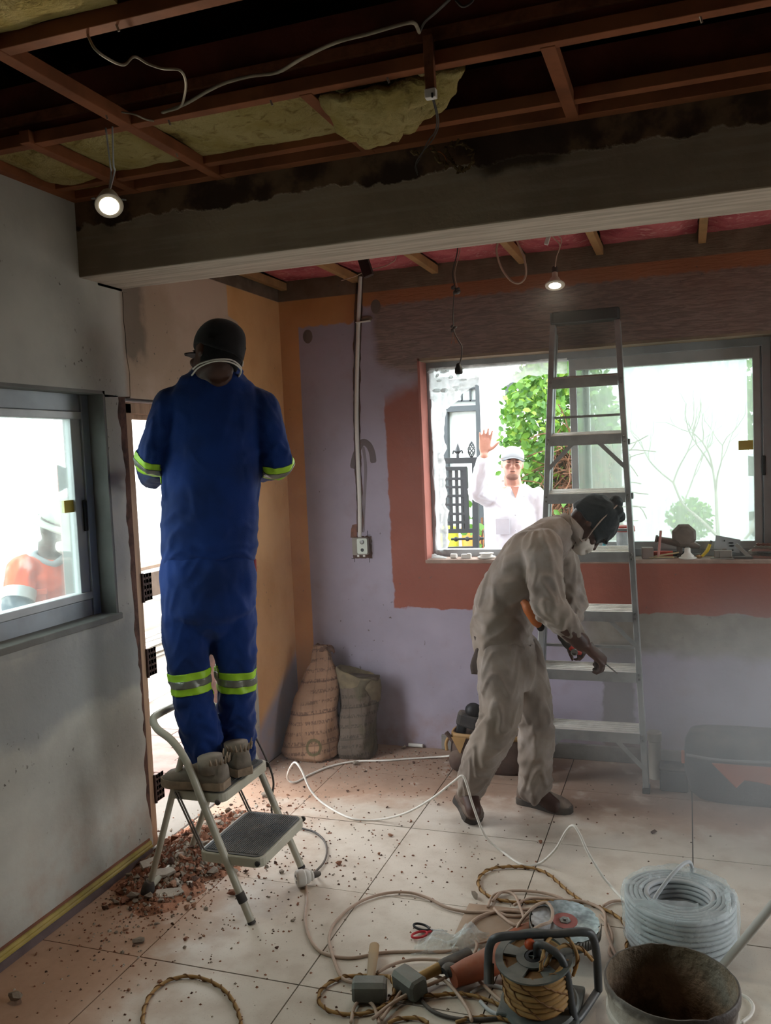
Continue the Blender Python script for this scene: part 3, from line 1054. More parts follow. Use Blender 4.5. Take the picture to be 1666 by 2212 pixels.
MB().beam((-1.81,6.62,1.552), (-1.818,6.62,1.065), .022, .022, (0, 1, 0)).build('bar', m_iron, gt, smooth=None)
MB().beam((-1.761,6.62,1.551), (-1.769,6.62,1.064), .022, .022, (0, 1, 0)).build('bar', m_iron, gt, smooth=None)
MB().beam((-1.712,6.62,1.549), (-1.72,6.62,1.064), .022, .022, (0, 1, 0)).build('bar', m_iron, gt, smooth=None)
MB().beam((-1.668,6.62,1.547), (-1.675,6.62,1.063), .022, .022, (0, 1, 0)).build('bar', m_iron, gt, smooth=None)
MB().beam((-1.943,6.61,1.477), (-1.638,6.61,1.471), .02, .012, (0, 1, 0)).build('cross_bar', m_iron, gt, smooth=None)
MB().beam((-1.946,6.61,1.411), (-1.641,6.61,1.406), .02, .012, (0, 1, 0)).build('cross_bar', m_iron, gt, smooth=None)
MB().beam((-1.949,6.61,1.341), (-1.643,6.61,1.337), .02, .012, (0, 1, 0)).build('cross_bar', m_iron, gt, smooth=None)
MB().beam((-1.952,6.61,1.271), (-1.646,6.61,1.268), .02, .012, (0, 1, 0)).build('cross_bar', m_iron, gt, smooth=None)
MB().beam((-1.955,6.61,1.197), (-1.649,6.61,1.195), .02, .012, (0, 1, 0)).build('cross_bar', m_iron, gt, smooth=None)
MB().beam((-1.958,6.61,1.13), (-1.651,6.61,1.129), .02, .012, (0, 1, 0)).build('cross_bar', m_iron, gt, smooth=None)
for p, q in (((-1.698,6.62,1.632), (-1.693,6.62,1.751)), ((-1.863,6.62,1.638), (-1.86,6.62,1.722))):
    p, q = V(p), V(q)
    fm = MB()
    fm.tube([p, p.lerp(q, .35), p.lerp(q, .45), p.lerp(q, .6), q], [.012, .01, .024, .018, .001], 8)
    for sx in (-1, 1):
        fm.tube(spline([p.lerp(q, .25), p.lerp(q, .42) + V((sx * .03, 0, .01)), p.lerp(q, .3) + V((sx * .04, 0, 0))], 4), .006, 6)
    fm.build('spear_finial', m_iron, gt)
p, q = V((-1.587,6.62,1.628)), V((-1.582,6.62,1.757))
bk = MB()
for k in range(6):
    a = k * math.pi / 3
    pts = [p.lerp(q, t) + V((math.cos(a + t * 4), math.sin(a + t * 4), 0)) * .028 * math.sin(math.pi * min(1, t * .98 + .02)) for t in [i / 12 for i in range(13)]]
    bk.tube(pts, .0045, 5)
bk.build('basket_finial', m_iron, gt)
o = MB()
a, b = V((-1.797,6.7,0.986)), V((-1.532,6.7,0.991))
o.tube([a, b], .01, 8)
for t in (.15, .5, .85):
    o.ell(a.lerp(b, t), (.02, .02, .02), n=8, m=6)
o.build('slide_bolt', m_iron, gt)

# ---- plants
def mat_leaf(name, a, b, c):
    g = G(name)
    r = g.node('ShaderNodeNewGeometry').outputs['Random Per Island']
    col = g.mix(g.st(r, .1, .6), a, b)
    col = g.mix(g.st(r, .75, .95), col, c)
    p = g.bsdf(col, .45, 0, Specular_IOR_Level=.4)
    t = g.node('ShaderNodeBsdfTranslucent', {0: col}).outputs[0]
    return g.done(g.node('ShaderNodeMixShader', {0: .3, 1: p, 2: t}).outputs[0])


m_leaf = mat_leaf('glossy_green_leaf', '3c6a24', '5d8a2c', '86a83c')
m_twig = M('dry_brown_twig', '6b4a34', .9, var=.4, vs=20)
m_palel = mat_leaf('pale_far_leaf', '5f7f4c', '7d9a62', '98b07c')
LEAF = [(0, 0, 0), (.5, .35, .06), (.42, .75, .03), (0, 1, -.12), (-.42, .75, .03), (-.5, .35, .06), (0, .5, -.03)]
LEAFF = [(0, 1, 6), (1, 2, 6), (2, 3, 6), (3, 4, 6), (4, 5, 6), (5, 0, 6)]


def leaf_cloud(mb, n, where, size, seed, face=(0, -1, 0)):
    r = random.Random(seed)
    for _ in range(n):
        p = where(r)
        if p is None:
            continue
        d = V((r.gauss(0, 1), r.gauss(0, .8) - .5, r.gauss(-.3, .8))).normalized()
        R = frame(V(face) * .8 + V((r.gauss(0, .6), r.gauss(0, .6), r.gauss(.3, .6))), d)
        s_ = size * r.uniform(.6, 1.25)
        Rz = R @ Matrix.Rotation(r.uniform(0, 6.28), 3, 'Z')
        mb.geo([V(p) + Rz @ V((x * s_ * .62, y * s_, z * s_)) for x, y, z in LEAF], LEAFF)
    return mb


bush = thing('creeper_bush', 'bushy green creeper with brown dry stems beside the waving man', 'bush', (-1.2, 8.1, GZ))
BC, BR = V((-1.12, 8.15, 1.80)), V((.56, .45, .82))


def in_bush(r):
    for _ in range(30):
        u = V((r.uniform(-1, 1), r.uniform(-1, .6), r.uniform(-1, 1)))
        if u.length > 1 or u.length < .45:
            continue
        p = BC + V((u.x * BR.x, u.y * BR.y, u.z * BR.z))
        if p.z < 1.64 + .08 * noise.noise(p * 4) and p.x > -1.24 and r.random() < .93:
            continue
        return p
    return None


for k in range(170):
    mb = leaf_cloud(MB(), 1, in_bush, .085, 900 + k)
    if mb.v:
        mb.build('leaf', m_leaf, bush)
tag(leaf_cloud(MB(), 2600, in_bush, .075, 5).build('foliage', m_leaf, bush), kind='stuff')
tw = MB()
r = random.Random(11)
for k in range(150):
    a = V((r.uniform(-1.2, -.7), 7.95 + r.uniform(-.25, .25), r.uniform(1.1, 1.72)))
    pts = [a]
    d = V((r.gauss(0, .6), r.gauss(0, .3), r.gauss(0, .7)))
    for i in range(4):
        d = d + V((r.gauss(0, .5), r.gauss(0, .3), r.gauss(-.15, .5)))
        pts.append(pts[-1] + d.normalized() * .12)
    tw.tube(spline(pts, 3), .005, 5)
tag(tw.build('dry_stems', m_twig, bush), kind='stuff')
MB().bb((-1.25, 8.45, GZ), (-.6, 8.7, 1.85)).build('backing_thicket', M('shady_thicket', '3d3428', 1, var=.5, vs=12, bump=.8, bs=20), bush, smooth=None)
st = MB()
for k in range(4):
    st.tube(spline([(-1.4 + k * .2, 8.2, GZ), (-1.35 + k * .18, 8.2, .6), (-1.4 + k * .2, 8.25, 1.3)], 5), [.03, .02, .012], 7)
st.build('stem', m_twig, bush)

lb = thing('leafy_plant', 'low green leafy plant under the dry stems, behind the ladder', 'plant', (-.95, 7.2, GZ))
for k in range(60):
    leaf_cloud(MB(), 1, lambda r: V((-1.0 + r.uniform(-.25, .25), 7.2 + r.uniform(-.2, .2), 1.0 + r.uniform(-.25, .32))), .11, 300 + k).build('leaf', m_leaf, lb)
MB().tube([(-.95, 7.2, GZ), (-.97, 7.2, .5), (-1.0, 7.2, 1.0)], [.025, .02, .01], 6).build('stem', m_twig, lb)
lb = thing('gate_plant', 'small sprig of green leaves between the iron gate and the waving man', 'plant', (-1.62, 7.4, GZ))
for k in range(50):
    leaf_cloud(MB(), 1, lambda r: V((-1.66 + r.uniform(-.14, .1), 7.3 + r.uniform(-.15, .15), 1.12 + r.uniform(-.35, .4))), .07, 400 + k).build('leaf', m_leaf, lb)
MB().tube([(-1.7, 7.4, GZ), (-1.72, 7.4, .5), (-1.7, 7.4, 1.1)], [.02, .015, .01], 6).build('stem', m_twig, lb)

# green and orange tubs behind the gate, on a low ledge
tp, tq = V((-2.15,7.9,0.86)), V((-2.029,7.9,0.846))
tag(MB().bb((tp.x - .25, 7.72, GZ), (tq.x + .3, 8.05, tp.z - .13)).build('garden_ledge', m_yard, smooth=None, bevel=.01), 'low concrete ledge behind the iron gate carrying two tubs', 'ledge')
for nm, p, c, lb_ in (('lime_tub', tp, 'b4cf3f', 'lime green round tub seen through the foot of the gate'), ('orange_tub', V((tp.x + .24, 7.9, tp.z)), 'd98a3c', 'orange tub seen through the foot of the gate')):
    o = MB().lathe([(.07, -.13), (.1, -.1), (.105, 0), (.1, .07), (.11, .1), (.105, .12), (.09, .1), (.085, -.08)], 20, p)
    tag(o.build(nm, M(nm + '_plastic', c, .5, var=.15)), lb_, 'tub')

# ---- beyond the dusty panes: white car, bare little tree, round shrub, far greenery
cz = GZ
ca = thing('parked_car', 'white parked car half seen through the dusty right window panes', 'car', (-.4, 15, cz))
m_carp = M('white_car_paint', 'c9cfd2', .3, var=.05)
m_tyre = M('black_tyre', '1b1c1e', .8, var=.2)
m_alloy = M('silver_alloy', 'b9bdc0', .35, .6, var=.1)
m_cglass = M('dark_car_glass', '2a3034', .08, var=.1)
cx0, cy = -2.6, 15.3       # car lies along x, nose to the left
side = [(0, .55), (.03, .30), (.35, .24), (4.2, .24), (4.45, .4), (4.5, .85), (4.35, 1.12), (3.9, 1.52), (3.2, 1.66), (2.1, 1.64), (1.62, 1.42), (1.25, 1.08), (.45, .98), (.1, .82)]
b = MB()
rings = []
for t, s_ in ((-.88, .9), (-.84, .97), (-.6, 1.0), (.6, 1.0), (.84, .97), (.88, .9)):
    rings.append([V((cx0 + 2.25 + (x - 2.25) * (.985 if abs(t) > .8 else 1), cy + t * (1 if z < 1.05 else .80), cz + .24 + (z - .24) * (.99 if abs(t) > .8 else 1))) for x, z in side])
b.loft(rings)
b.build('body', m_carp, ca, bevel=.02)
for sy in (-1,):
    w = MB()
    yy = cy - .885
    w.prism([(1.75, 1.1), (2.75, 1.12), (2.75, 1.56), (2.2, 1.56), (1.95, 1.42)], 0, .03, Matrix(((1, 0, 0, cx0), (0, .0, 1, yy + .12), (0, 1, 0, cz), (0, 0, 0, 1))))
    w.prism([(2.85, 1.12), (3.75, 1.14), (3.6, 1.5), (3.3, 1.56), (2.85, 1.56)], 0, .03, Matrix(((1, 0, 0, cx0), (0, 0, 1, yy + .12), (0, 1, 0, cz), (0, 0, 0, 1))))
    w.build('side_window', m_cglass, ca, smooth=None)
for wx in (.85, 3.55):
    o = V((cx0 + wx, cy - .88, cz + .33))
    R = Matrix.Rotation(math.pi / 2, 3, 'X')
    ty = MB().lathe([(.2, -.1), (.31, -.1), (.335, -.07), (.335, .07), (.31, .1), (.2, .1)], 28, o, R).build('wheel', m_tyre, ca)
    hub = MB().lathe([(.04, .05), (.05, .11), (.2, .1), (.215, .11), (.22, .08)], 24, o, R)
    for k in range(8):
        a = k * math.pi / 4
        d = V((math.cos(a), 0, math.sin(a)))
        hub.beam(o + d * .04 + V((0, -.1, 0)), o + d * .21 + V((0, -.1, 0)), .045, .03, (0, 1, 0))
    hub.build('rim', m_alloy, ty)
for sy in (-1, 1):
    MB().ell((cx0 + .12, cy + sy * .62, cz + .78), (.16, .2, .07)).build('headlamp', m_cglass, ca)
MB().ell((cx0 + 1.62, cy - 1.0, cz + 1.12), (.09, .12, .08)).build('mirror', m_carp, ca)
MB().bb((cx0 - .01, cy - .5, cz + .45), (cx0 + .03, cy + .5, cz + .62)).build('grille', m_cglass, ca, smooth=None)

bt = thing('bare_sapling', 'leafless forked sapling outside the dusty right pane', 'tree', (.28, 8.0, GZ))
r = random.Random(21)
tb = MB()


def grow(p, d, L, rad, depth):
    pts = [p]
    for i in range(3):
        d = (d + V((r.gauss(0, .22), r.gauss(0, .15), r.gauss(.03, .15)))).normalized()
        pts.append(pts[-1] + d * L / 3)
    tb.tube(spline(pts, 3), [rad, rad * .6], 6)
    if depth:
        for k in range(3 if depth > 1 else 2):
            grow(pts[-1 - (k % 2)], (d + V((r.uniform(-.9, .9), r.gauss(0, .35), r.uniform(-.25, .6)))).normalized(), L * .66, rad * .55, depth - 1)


grow(V((.30, 8.0, GZ)), V((-.16, 0, 1)), .95, .03, 4)
tb.build('trunk', M('pale_bark', 'a0988c', .9, var=.3), bt)
sh = thing('round_shrub', 'small dark rounded shrub low behind the right pane', 'bush', (.01, 9.2, GZ))
tag(leaf_cloud(MB(), 900, lambda r: V((.01, 9.2, .9)) + V((r.gauss(0, 1), r.gauss(0, 1), r.gauss(0, 1))).normalized() * .3 * r.random() ** .3 * .72, .05, 77).build('foliage', m_leaf, sh), kind='stuff')
MB().cyl((.01, 9.2, GZ), (.01, 9.2, .7), .04, 8).build('stem', m_twig, sh)
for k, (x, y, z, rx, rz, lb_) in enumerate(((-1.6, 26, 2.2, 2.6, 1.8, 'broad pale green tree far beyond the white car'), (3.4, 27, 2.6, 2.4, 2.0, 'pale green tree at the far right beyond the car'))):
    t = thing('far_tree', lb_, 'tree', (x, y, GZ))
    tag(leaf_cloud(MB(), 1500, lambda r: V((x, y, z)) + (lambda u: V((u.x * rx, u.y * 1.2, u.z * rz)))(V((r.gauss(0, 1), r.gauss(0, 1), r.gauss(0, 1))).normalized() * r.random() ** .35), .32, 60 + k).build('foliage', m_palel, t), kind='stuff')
    MB().tube([(x, y, GZ), (x + .1, y, z - .5), (x, y, z)], [.2, .15, .08], 8).build('trunk', m_twig, t)


# ================================================================ THINGS IN THE ROOM
m_cable_w = M('white_cable_sheath', 'dedad2', .5, var=.15, vs=20, dust=.25)
m_cable_c = M('yellowed_cable_sheath', '8f8572', .6, var=.3, vs=20)
m_cable_g = M('grey_cable_sheath', 'b6babd', .5, var=.12, dust=.2)
m_cable_b = M('beige_cord_sheath', 'b39a88', .55, var=.15, vs=20, dust=.2)
m_cable_d = M('dark_cord_sheath', '3c3836', .55, var=.2, dust=.3)
m_steel = M('dull_steel', '8a8a88', .4, .85, var=.25, vs=15)
m_wplastic = M('white_plastic', 'd8d6d0', .45, var=.08, dust=.25)
m_copper = M('bare_copper_wire', 'a8663c', .4, .8)
m_rub = M('black_rubber', '26272a', .75, var=.3, dust=.4)


def cable(name, pts, r, mat, parent=None, n=8, sm=7, label=None, cat=None):
    o = MB().tube(spline(pts, sm), r, n).build(name, mat, parent, smooth=True)
    return tag(o, label, cat) if label else o


# ---- lit lamps (each carries its own light)
def glow(name, col, power):
    g = G(name)
    return g.done(g.node('ShaderNodeEmission', {0: col, 1: power}).outputs[0])


m_led = glow('lit_lamp_face', (1, .90, .74, 1), 14)
m_bezel = M('lamp_bezel_white', 'c8bfae', .45, var=.1)


def lamp(name, label, p, axis, watts):
    t = thing(name, label, 'lamp', p)
    R = frame(axis)
    p = V(p)
    return t, R, p


t, R, p = lamp('downlight', 'lit round white downlight dangling from the roof battens at left', (-1.647, 2.283, 2.4785), (.40, -.55, -.72), 3)
MB().lathe([(.030, .000), (.041, .000), (.0425, -.004), (.040, -.010), (.033, -.012), (.031, -.04), (.024, -.06), (.006, -.062)], 32, p, R).build('bezel', m_bezel, t)
MB().lathe([(.0005, .0025), (.018, .002), (.0285, .001), (.029, -.003), (.0005, -.004)], 28, p, R).build('lit_face', m_led, t)
for sx in (-1, 1):
    cl = MB()
    q = p + R @ V((sx * .043, .012, -.006))
    cl.tube(spline([q - R @ V((sx * .01, 0, .012)), q + R @ V((sx * .006, .004, -.004)), q + R @ V((sx * .004, .012, .006)), q + R @ V((-sx * .004, .012, .004))], 3), .0018, 6)
    cl.build('spring_clip', m_steel, t)
back = p + R @ V((0, 0, -.06))
MB().ell(back, (.016, .016, .022), R).build('lamp_holder', m_cable_w, t)
for dx in (-.006, .006):
    cable('flex', [back, V((back.x + dx, back.y + .03, back.z + .08)), (-1.645 + dx, 2.307, 2.61), (-1.637 + dx * 2, 2.293, 2.714)], .0028, m_cable_g, t, 6)
li = bpy.data.lights.new('downlight_glow', 'SPOT'); li.spot_size = 2.9; li.spot_blend = .6; li.energy = 16; li.color = (1, .84, .62); li.shadow_soft_size = .03
lo = bpy.data.objects.new('downlight_glow', li); lo.location = p + R @ V((0, 0, .012)); lo.rotation_euler = (R @ Matrix.Rotation(math.pi, 3, 'X')).to_euler(); C.objects.link(lo)

t, R, p = lamp('bulb_lamp', 'lit reflector bulb with a ring, hanging in front of the ladder top', (-.533, 3.9, 2.394), (.03, -.34, -.94), 3)
MB().lathe([(.0265, .001), (.042, .001), (.0435, -.003), (.040, -.007), (.031, -.006), (.029, -.012), (.021, -.032), (.013, -.044), (.0125, -.062), (.004, -.064)], 30, p, R).build('reflector', m_bezel, t)
MB().lathe([(.0005, .003), (.018, .0025), (.026, .001), (.0262, -.003), (.0005, -.004)], 26, p, R).build('lit_face', m_led, t)
back = p + R @ V((0, 0, -.075))
MB().lathe([(.011, -.016), (.013, -.01), (.013, .012), (.010, .014)], 14, back, R).build('lamp_holder', m_cable_d, t)
for dx, dz in ((0, 0), (.007, .02)):
    cable('flex', [back, (-0.522,3.9,2.516), V((-0.504,3.88,2.56)) + V((dx, 0, dz)), V((-0.53,3.86,2.594)) + V((dx, 0, dz)), V((-0.54,3.84,2.614)) + V((dx, 0, dz))], .0025, m_cable_b, t, 6)
MB().box((-0.552,3.85,2.583), (.018, .014, .045), Matrix.Rotation(.35, 3, 'Y')).build('connector_block', m_wplastic, t, smooth=None, bevel=.003)
li = bpy.data.lights.new('bulb_glow', 'SPOT'); li.spot_size = 2.9; li.spot_blend = .6; li.energy = 8; li.color = (1, .84, .62); li.shadow_soft_size = .03
lo = bpy.data.objects.new('bulb_glow', li); lo.location = p + R @ V((0, 0, .012)); lo.rotation_euler = (R @ Matrix.Rotation(math.pi, 3, 'X')).to_euler(); C.objects.link(lo)

# ---- hanging wire with a black bulb holder in front of the window
t = thing('hanging_flex', 'joined hanging wire ending in a black lamp holder before the window', 'wire', (-0.919,3.7,2.551))
pts = [V((-0.91,3.7,2.619)) + V((0, .02, .11)), (-0.91,3.7,2.619), (-0.917,3.7,2.541), (-0.941,3.7,2.456), (-0.931,3.7,2.386), (-0.939,3.7,2.357), (-0.946,3.7,2.278), (-0.944,3.7,2.207), (-0.927,3.7,2.168), (-0.912,3.7,2.137), (-0.918,3.7,2.087), (-0.93,3.7,2.058)]
cable('wire', pts, .0028, m_cable_d, t, 6)
cable('wire', [V(q) + V((.009, .004, 0)) for q in pts[:5]], .002, m_cable_b, t, 6)
for q, s_ in (((-0.93,3.7,2.38), .018), ((-0.946,3.7,2.215), .013)):
    k = MB()
    for i in range(4):
        k.ell(V(q) + V((RND.uniform(-.01, .012), RND.uniform(-.006, .006), RND.uniform(-.016, .016))), (s_ * .55, s_ * .5, s_ * .7), frame((RND.random(), RND.random(), .5)), 8, 6)
    k.build('taped_joint', m_cable_d, t)
for dx in (-.012, .006, .014):
    a = V((-0.946,3.7,2.215))
    cable('wire_end', [a, a + V((dx * .5, 0, -.03)), a + V((dx, 0, -.06))], .0012, m_copper, t, 5)
hp = V((-0.93,3.7,2.058))
MB().lathe([(.004, .012), (.009, .008), (.011, 0), (.017, -.012), (.0175, -.03), (.013, -.036), (.012, -.03)], 16, hp).build('lamp_holder', m_black, t)
# ---- cable loop and end under the pink insulation
o = cable('cable_loop', [V((-0.759,3.85,2.634)) + V((0, 0, .10)), (-0.769,3.85,2.605), (-0.776,3.85,2.555), (-0.756,3.85,2.483), (-0.719,3.85,2.429), (-0.685,3.85,2.411), (-0.658,3.85,2.426), (-0.649,3.85,2.461), (-0.657,3.85,2.522), (-0.686,3.85,2.605), V((-0.694,3.85,2.626)) + V((0, 0, .10))], .0045, m_cable_b, None, 8,
          label='drooping brown cable loop under the pink insulation, between the two hanging lamps', cat='cable')
# ---- dark block on a wire
t = thing('dangling_offcut', 'dark timber offcut dangling by a thin wire beside the conduit top', 'offcut', (-1.357,3.75,2.534))
a, b = V((-1.374,3.75,2.598)), V((-1.343,3.75,2.494))
MB().beam(a, b, .045, .03, (0, 1, 0)).build('block', M('dark_offcut', '3a2a24', .8, var=.3), t, smooth=None, bevel=.002)
cable('wire', [(-1.489,3.78,2.495), (-1.422,3.77,2.504), (-1.375,3.765,2.518), (-1.341,3.765,2.527), (-1.283,3.76,2.53), (-1.238,3.76,2.544), (-1.21,3.75,2.571), V((-1.204,3.75,2.595)) + V((0, 0, .13))], .002, m_cable_b, t, 6)

# ---- cables and torn wires in the open ceiling
o = cable('ceiling_cable', [(-1.425,2.26,2.711), (-1.323,2.214,2.701), (-1.218,2.164,2.701), (-1.152,2.149,2.706), (-1.083,2.152,2.711), (-1.005,2.161,2.711), (-0.906,2.103,2.706), (-0.799,2.062,2.706), (-0.708,2.063,2.711), (-0.625,2.062,2.716), (-0.603,2.088,2.725), (-0.617,2.178,2.745)], .0046, m_cable_c, None, 8,
          label='long pale cable slung under the dark roof joists', cat='cable')
o = cable('loose_flex', [(-1.329,1.801,2.714), (-1.294,1.777,2.667), (-1.286,1.817,2.658), (-1.284,1.874,2.667), (-1.272,1.903,2.696), (-1.253,1.932,2.687), (-1.21,1.931,2.667), (-1.167,1.937,2.658), (-1.187,1.996,2.658), (-1.247,2.088,2.667), (-1.33,2.195,2.687), (-1.421,2.248,2.706)], .0034, m_cable_c, None, 8,
          label='thin pale flex hanging in a double dip from the roof batten', cat='cable')
o = cable('short_flex', [(-1.55,2.238,2.725), (-1.5,2.225,2.706), (-1.493,2.267,2.706), (-1.491,2.31,2.714)], .0028, m_cable_c, None, 6,
          label='short pale flex end beside the long timber batten', cat='cable')
o = cable('dark_ceiling_wire', [(-0.618,2.182,2.745), (-0.595,2.153,2.754), (-0.559,2.12,2.754), (-0.52,2.083,2.754), (-0.489,2.051,2.754)], .0035, m_cable_d, None, 6,
          label='dark wire climbing into the roof from the pale cable end', cat='cable')
o = cable('curled_ceiling_wire', [(-0.497,2.082,2.754), (-0.476,2.06,2.725), (-0.458,2.071,2.735), (-0.45,2.08,2.754)], .003, m_cable_d, None, 6,
          label='curled dark wire at the top edge of the open ceiling', cat='cable')
t = thing('hanging_stick', 'short timber stick hanging from the ceiling with a white connector block at its foot', 'timber', (-0.623,2.293,2.712))
MB().beam((-0.627,2.298,2.789), (-0.625,2.298,2.645), .026, .02, (0, 1, 0)).build('stick', m_brown, t, smooth=None, bevel=.002)
MB().box((-0.624,2.293,2.637), (.03, .022, .024)).build('connector_block', m_wplastic, t, smooth=None, bevel=.002)
MB().box(V((-0.617,2.279,2.628)), (.004, .004, .012)).build('slot', m_black, t, smooth=None)
t = thing('torn_wires', 'cluster of torn wires and wool shreds hanging against the beam', 'wire', (-0.756,2.806,2.706))
for k, pts in enumerate(([(-0.622,2.293,2.632), (-0.644,2.419,2.621), (-0.698,2.593,2.649), (-0.766,2.757,2.685), (-0.824,2.845,2.661), (-0.841,2.854,2.644), (-0.833,2.854,2.615)],
                         [(-0.618,2.293,2.632), (-0.639,2.419,2.608), (-0.715,2.632,2.644), (-0.796,2.786,2.662), (-0.835,2.845,2.652), (-0.834,2.854,2.622)],
                         [(-0.778,2.825,2.686), (-0.771,2.845,2.676), (-0.752,2.845,2.676), (-0.736,2.854,2.659), (-0.728,2.854,2.627)])):
    cable('wire', pts, .002, m_copper if k == 2 else m_cable_d, t, 5)
shred = mat_wool('dirty_wool_shred', '6b5a40', '57472f', '4a3a28', '33261c')
for k, pts in enumerate(([(-0.844,2.835,2.691), (-0.821,2.835,2.677), (-0.786,2.825,2.684)], [(-0.773,2.825,2.692), (-0.758,2.835,2.649), (-0.732,2.835,2.634), (-0.723,2.835,2.618)],
                         [(-0.715,2.825,2.683), (-0.684,2.825,2.686), (-0.656,2.835,2.673), (-0.639,2.835,2.631), (-0.669,2.845,2.604), (-0.691,2.845,2.619)], [(-0.733,2.835,2.685), (-0.714,2.845,2.645), (-0.699,2.845,2.62), (-0.685,2.849,2.602)])):
    mb = MB()
    q = spline(pts, 6)
    mb.tube([V(a) + V((noise.noise((i * .9, k, 0)), 0, noise.noise((i * .9, k, 5)))) * .02 for i, a in enumerate(q)], [.004 + .008 * abs(noise.noise((i * .7, k, 9))) for i in range(len(q))], 7)
    mb.build('shred', shred, t)

# ---- conduit, clip, and steel switch box in the back wall
t = thing('conduit', 'white plastic conduit running down the wall chase to the switch box', 'pipe', (-1.75, YB, 1.25))
cp = [(-1.722,4.668,2.693), (-1.745,4.668,2.457), (-1.767,4.668,2.172), (-1.783,4.668,1.91), (-1.787,4.668,1.645), (-1.788,4.668,1.432), (-1.796,4.668,1.217)]
MB().tube(spline(cp, 5), .0125, 12).build('pipe', m_wplastic, t)
q = V((-1.713,4.655,2.44))
MB().box(q, (.085, .03, .006), Matrix.Rotation(-.05, 3, 'Y')).build('plaster_ledge', m_wplastic, t, smooth=None, bevel=.002)
MB().ell(q + V((.02, .005, .016)), (.035, .012, .016)).build('mortar_lump', M('mortar_lump', '7a6a58', .95, var=.4, bump=.5), t)
t = thing('switch_box', 'pale steel switch box let into the lavender wall under the conduit', 'switch box', (-1.783,4.665,1.164))
q = V((-1.783,4.665,1.164))
hole = MB()
jj = jag(3, .014, 30)
pts = []
for i in range(40):
    a = 2 * math.pi * i / 40
    e = max(abs(math.cos(a)), abs(math.sin(a)))
    rr = (.062 + jj(i * .2)) / e
    pts.append((q.x + rr * math.cos(a) * .95, q.z + rr * math.sin(a) * 1.05 - .006))
hole.prism(pts, 0, .002, Matrix(((1, 0, 0, 0), (0, 0, -1, YB), (0, 1, 0, 0), (0, 0, 0, 1))))
hole.build('broken_hole', m_core, t, smooth=None)
MB().prism([(q.x - .07, q.z + .05), (q.x - .03, q.z + .05), (q.x - .028, q.z + .13), (q.x - .055, q.z + .125), (q.x - .064, q.z + .1)], 0, .0025, Matrix(((1, 0, 0, 0), (0, 0, -1, YB), (0, 1, 0, 0), (0, 0, 0, 1)))).build('broken_plaster', M('broken_red_plaster', '7c5140', .95, var=.5, vs=30, bump=.6), t, smooth=None)
bx = MB().rbox(q + V((-.004, -.016, .002)), (.092, .10, .034), .008, Matrix.Rotation(math.pi / 2, 3, 'X'))
bx.build('box_side', M('grey_box_side', '8a847c', .55, .2, var=.3), t, smooth=None)
MB().rbox(q + V((.012, -.034, .004)), (.062, .088, .004), .008, Matrix.Rotation(math.pi / 2, 3, 'X')).build('cover', M('pale_green_white_cover', 'c3ccc2', .45, .2, var=.15), t, smooth=None)
RX = Matrix.Rotation(math.pi / 2, 3, 'X')
MB().lathe([(.011, 0), (.013, .003), (.009, .004), (.0085, .002), (.0005, .002)], 18, q + V((.012, -.036, .028)), RX).build('knockout', m_steel, t)
MB().lathe([(.010, 0), (.010, .0015), (.0005, .0015)], 18, q + V((.012, -.0355, -.018)), RX).build('cable_hole', m_black, t)
for dx in (-.014, .022):
    MB().box(q + V((dx, -.036, -.052)), (.012, .004, .012)).build('lug', m_wplastic, t, smooth=None)
mk = M('pencil_mark', '3a3436', .9)
for dx, dz, w_, h_ in ((.035, .075, .003, .03), (.045, .064, .016, .003), (.05, -.07, .018, .003), (.04, -.082, .003, .026), (-.06, -.072, .02, .003), (-.052, -.082, .003, .02)):
    MB().box(q + V((dx, 0, dz)), (w_, .002, h_)).build('cut_mark', mk, t, smooth=None)

# ---- torn polythene left on the open half of the window
m_poly = mat_sheet('torn_polythene', 'eef2f2', .62, .2)
ps = MB()
ysx = YB + .115
inner = [(958, 790), (1010, 795), (1060, 800), (1100, 815), (1135, 800), (1180, 788), (1230, 786)]
wx0, wx1, wz0, wz1 = WIN['x0'] + .03, -.60, WIN['z0'] + .02, WIN['z1'] - .045
jt = jag(31, .02, 10)


def topfilm(u, v):
    x = wx0 + (wx1 - wx0) * u
    drop = .10 + .13 * math.exp(-((u - .12) / .16) ** 2) + .06 * math.exp(-((u - .5) / .12) ** 2) + jt(u * 1.3) - .02 * u
    return (x, ysx + .02 * noise.noise((u * 7, v * 3, 1)) + .012 * noise.noise((u * 22, v * 9, 4)), wz1 - v * drop + .01 * noise.noise((u * 9, v * 2, 8)))


def sidefilm(u, v):
    z = wz0 + (wz1 - wz0) * v
    wd = .075 + .10 * max(0, v - .62) + jt(v * 2 + 9) * .9
    return (wx0 + u * wd, ysx + .01 + .02 * noise.noise((u * 3, v * 8, 6)) + .012 * noise.noise((u * 9, v * 24, 2)), z)


t = thing('polythene_sheet', 'torn milky polythene film left round the open half of the window', 'plastic sheet', (-1.3, ysx, 1.6))
ps.grid(topfilm, 60, 10)
ps.build('top_film', m_poly, t, smooth=True)
MB().grid(sidefilm, 8, 60).build('side_film', m_poly, t, smooth=True)
cr = MB()
r = random.Random(4)
for k in range(16):
    a = V((wx0 + r.uniform(0, .22), ysx - .01, wz1 - r.uniform(.0, .14)))
    cr.ell(a, (r.uniform(.01, .03), .008, r.uniform(.008, .02)), frame((r.gauss(0, 1), r.gauss(0, 1), r.gauss(0, 1))), 8, 5)
tag(cr.build('crumpled_corner', m_poly, t), kind='stuff')

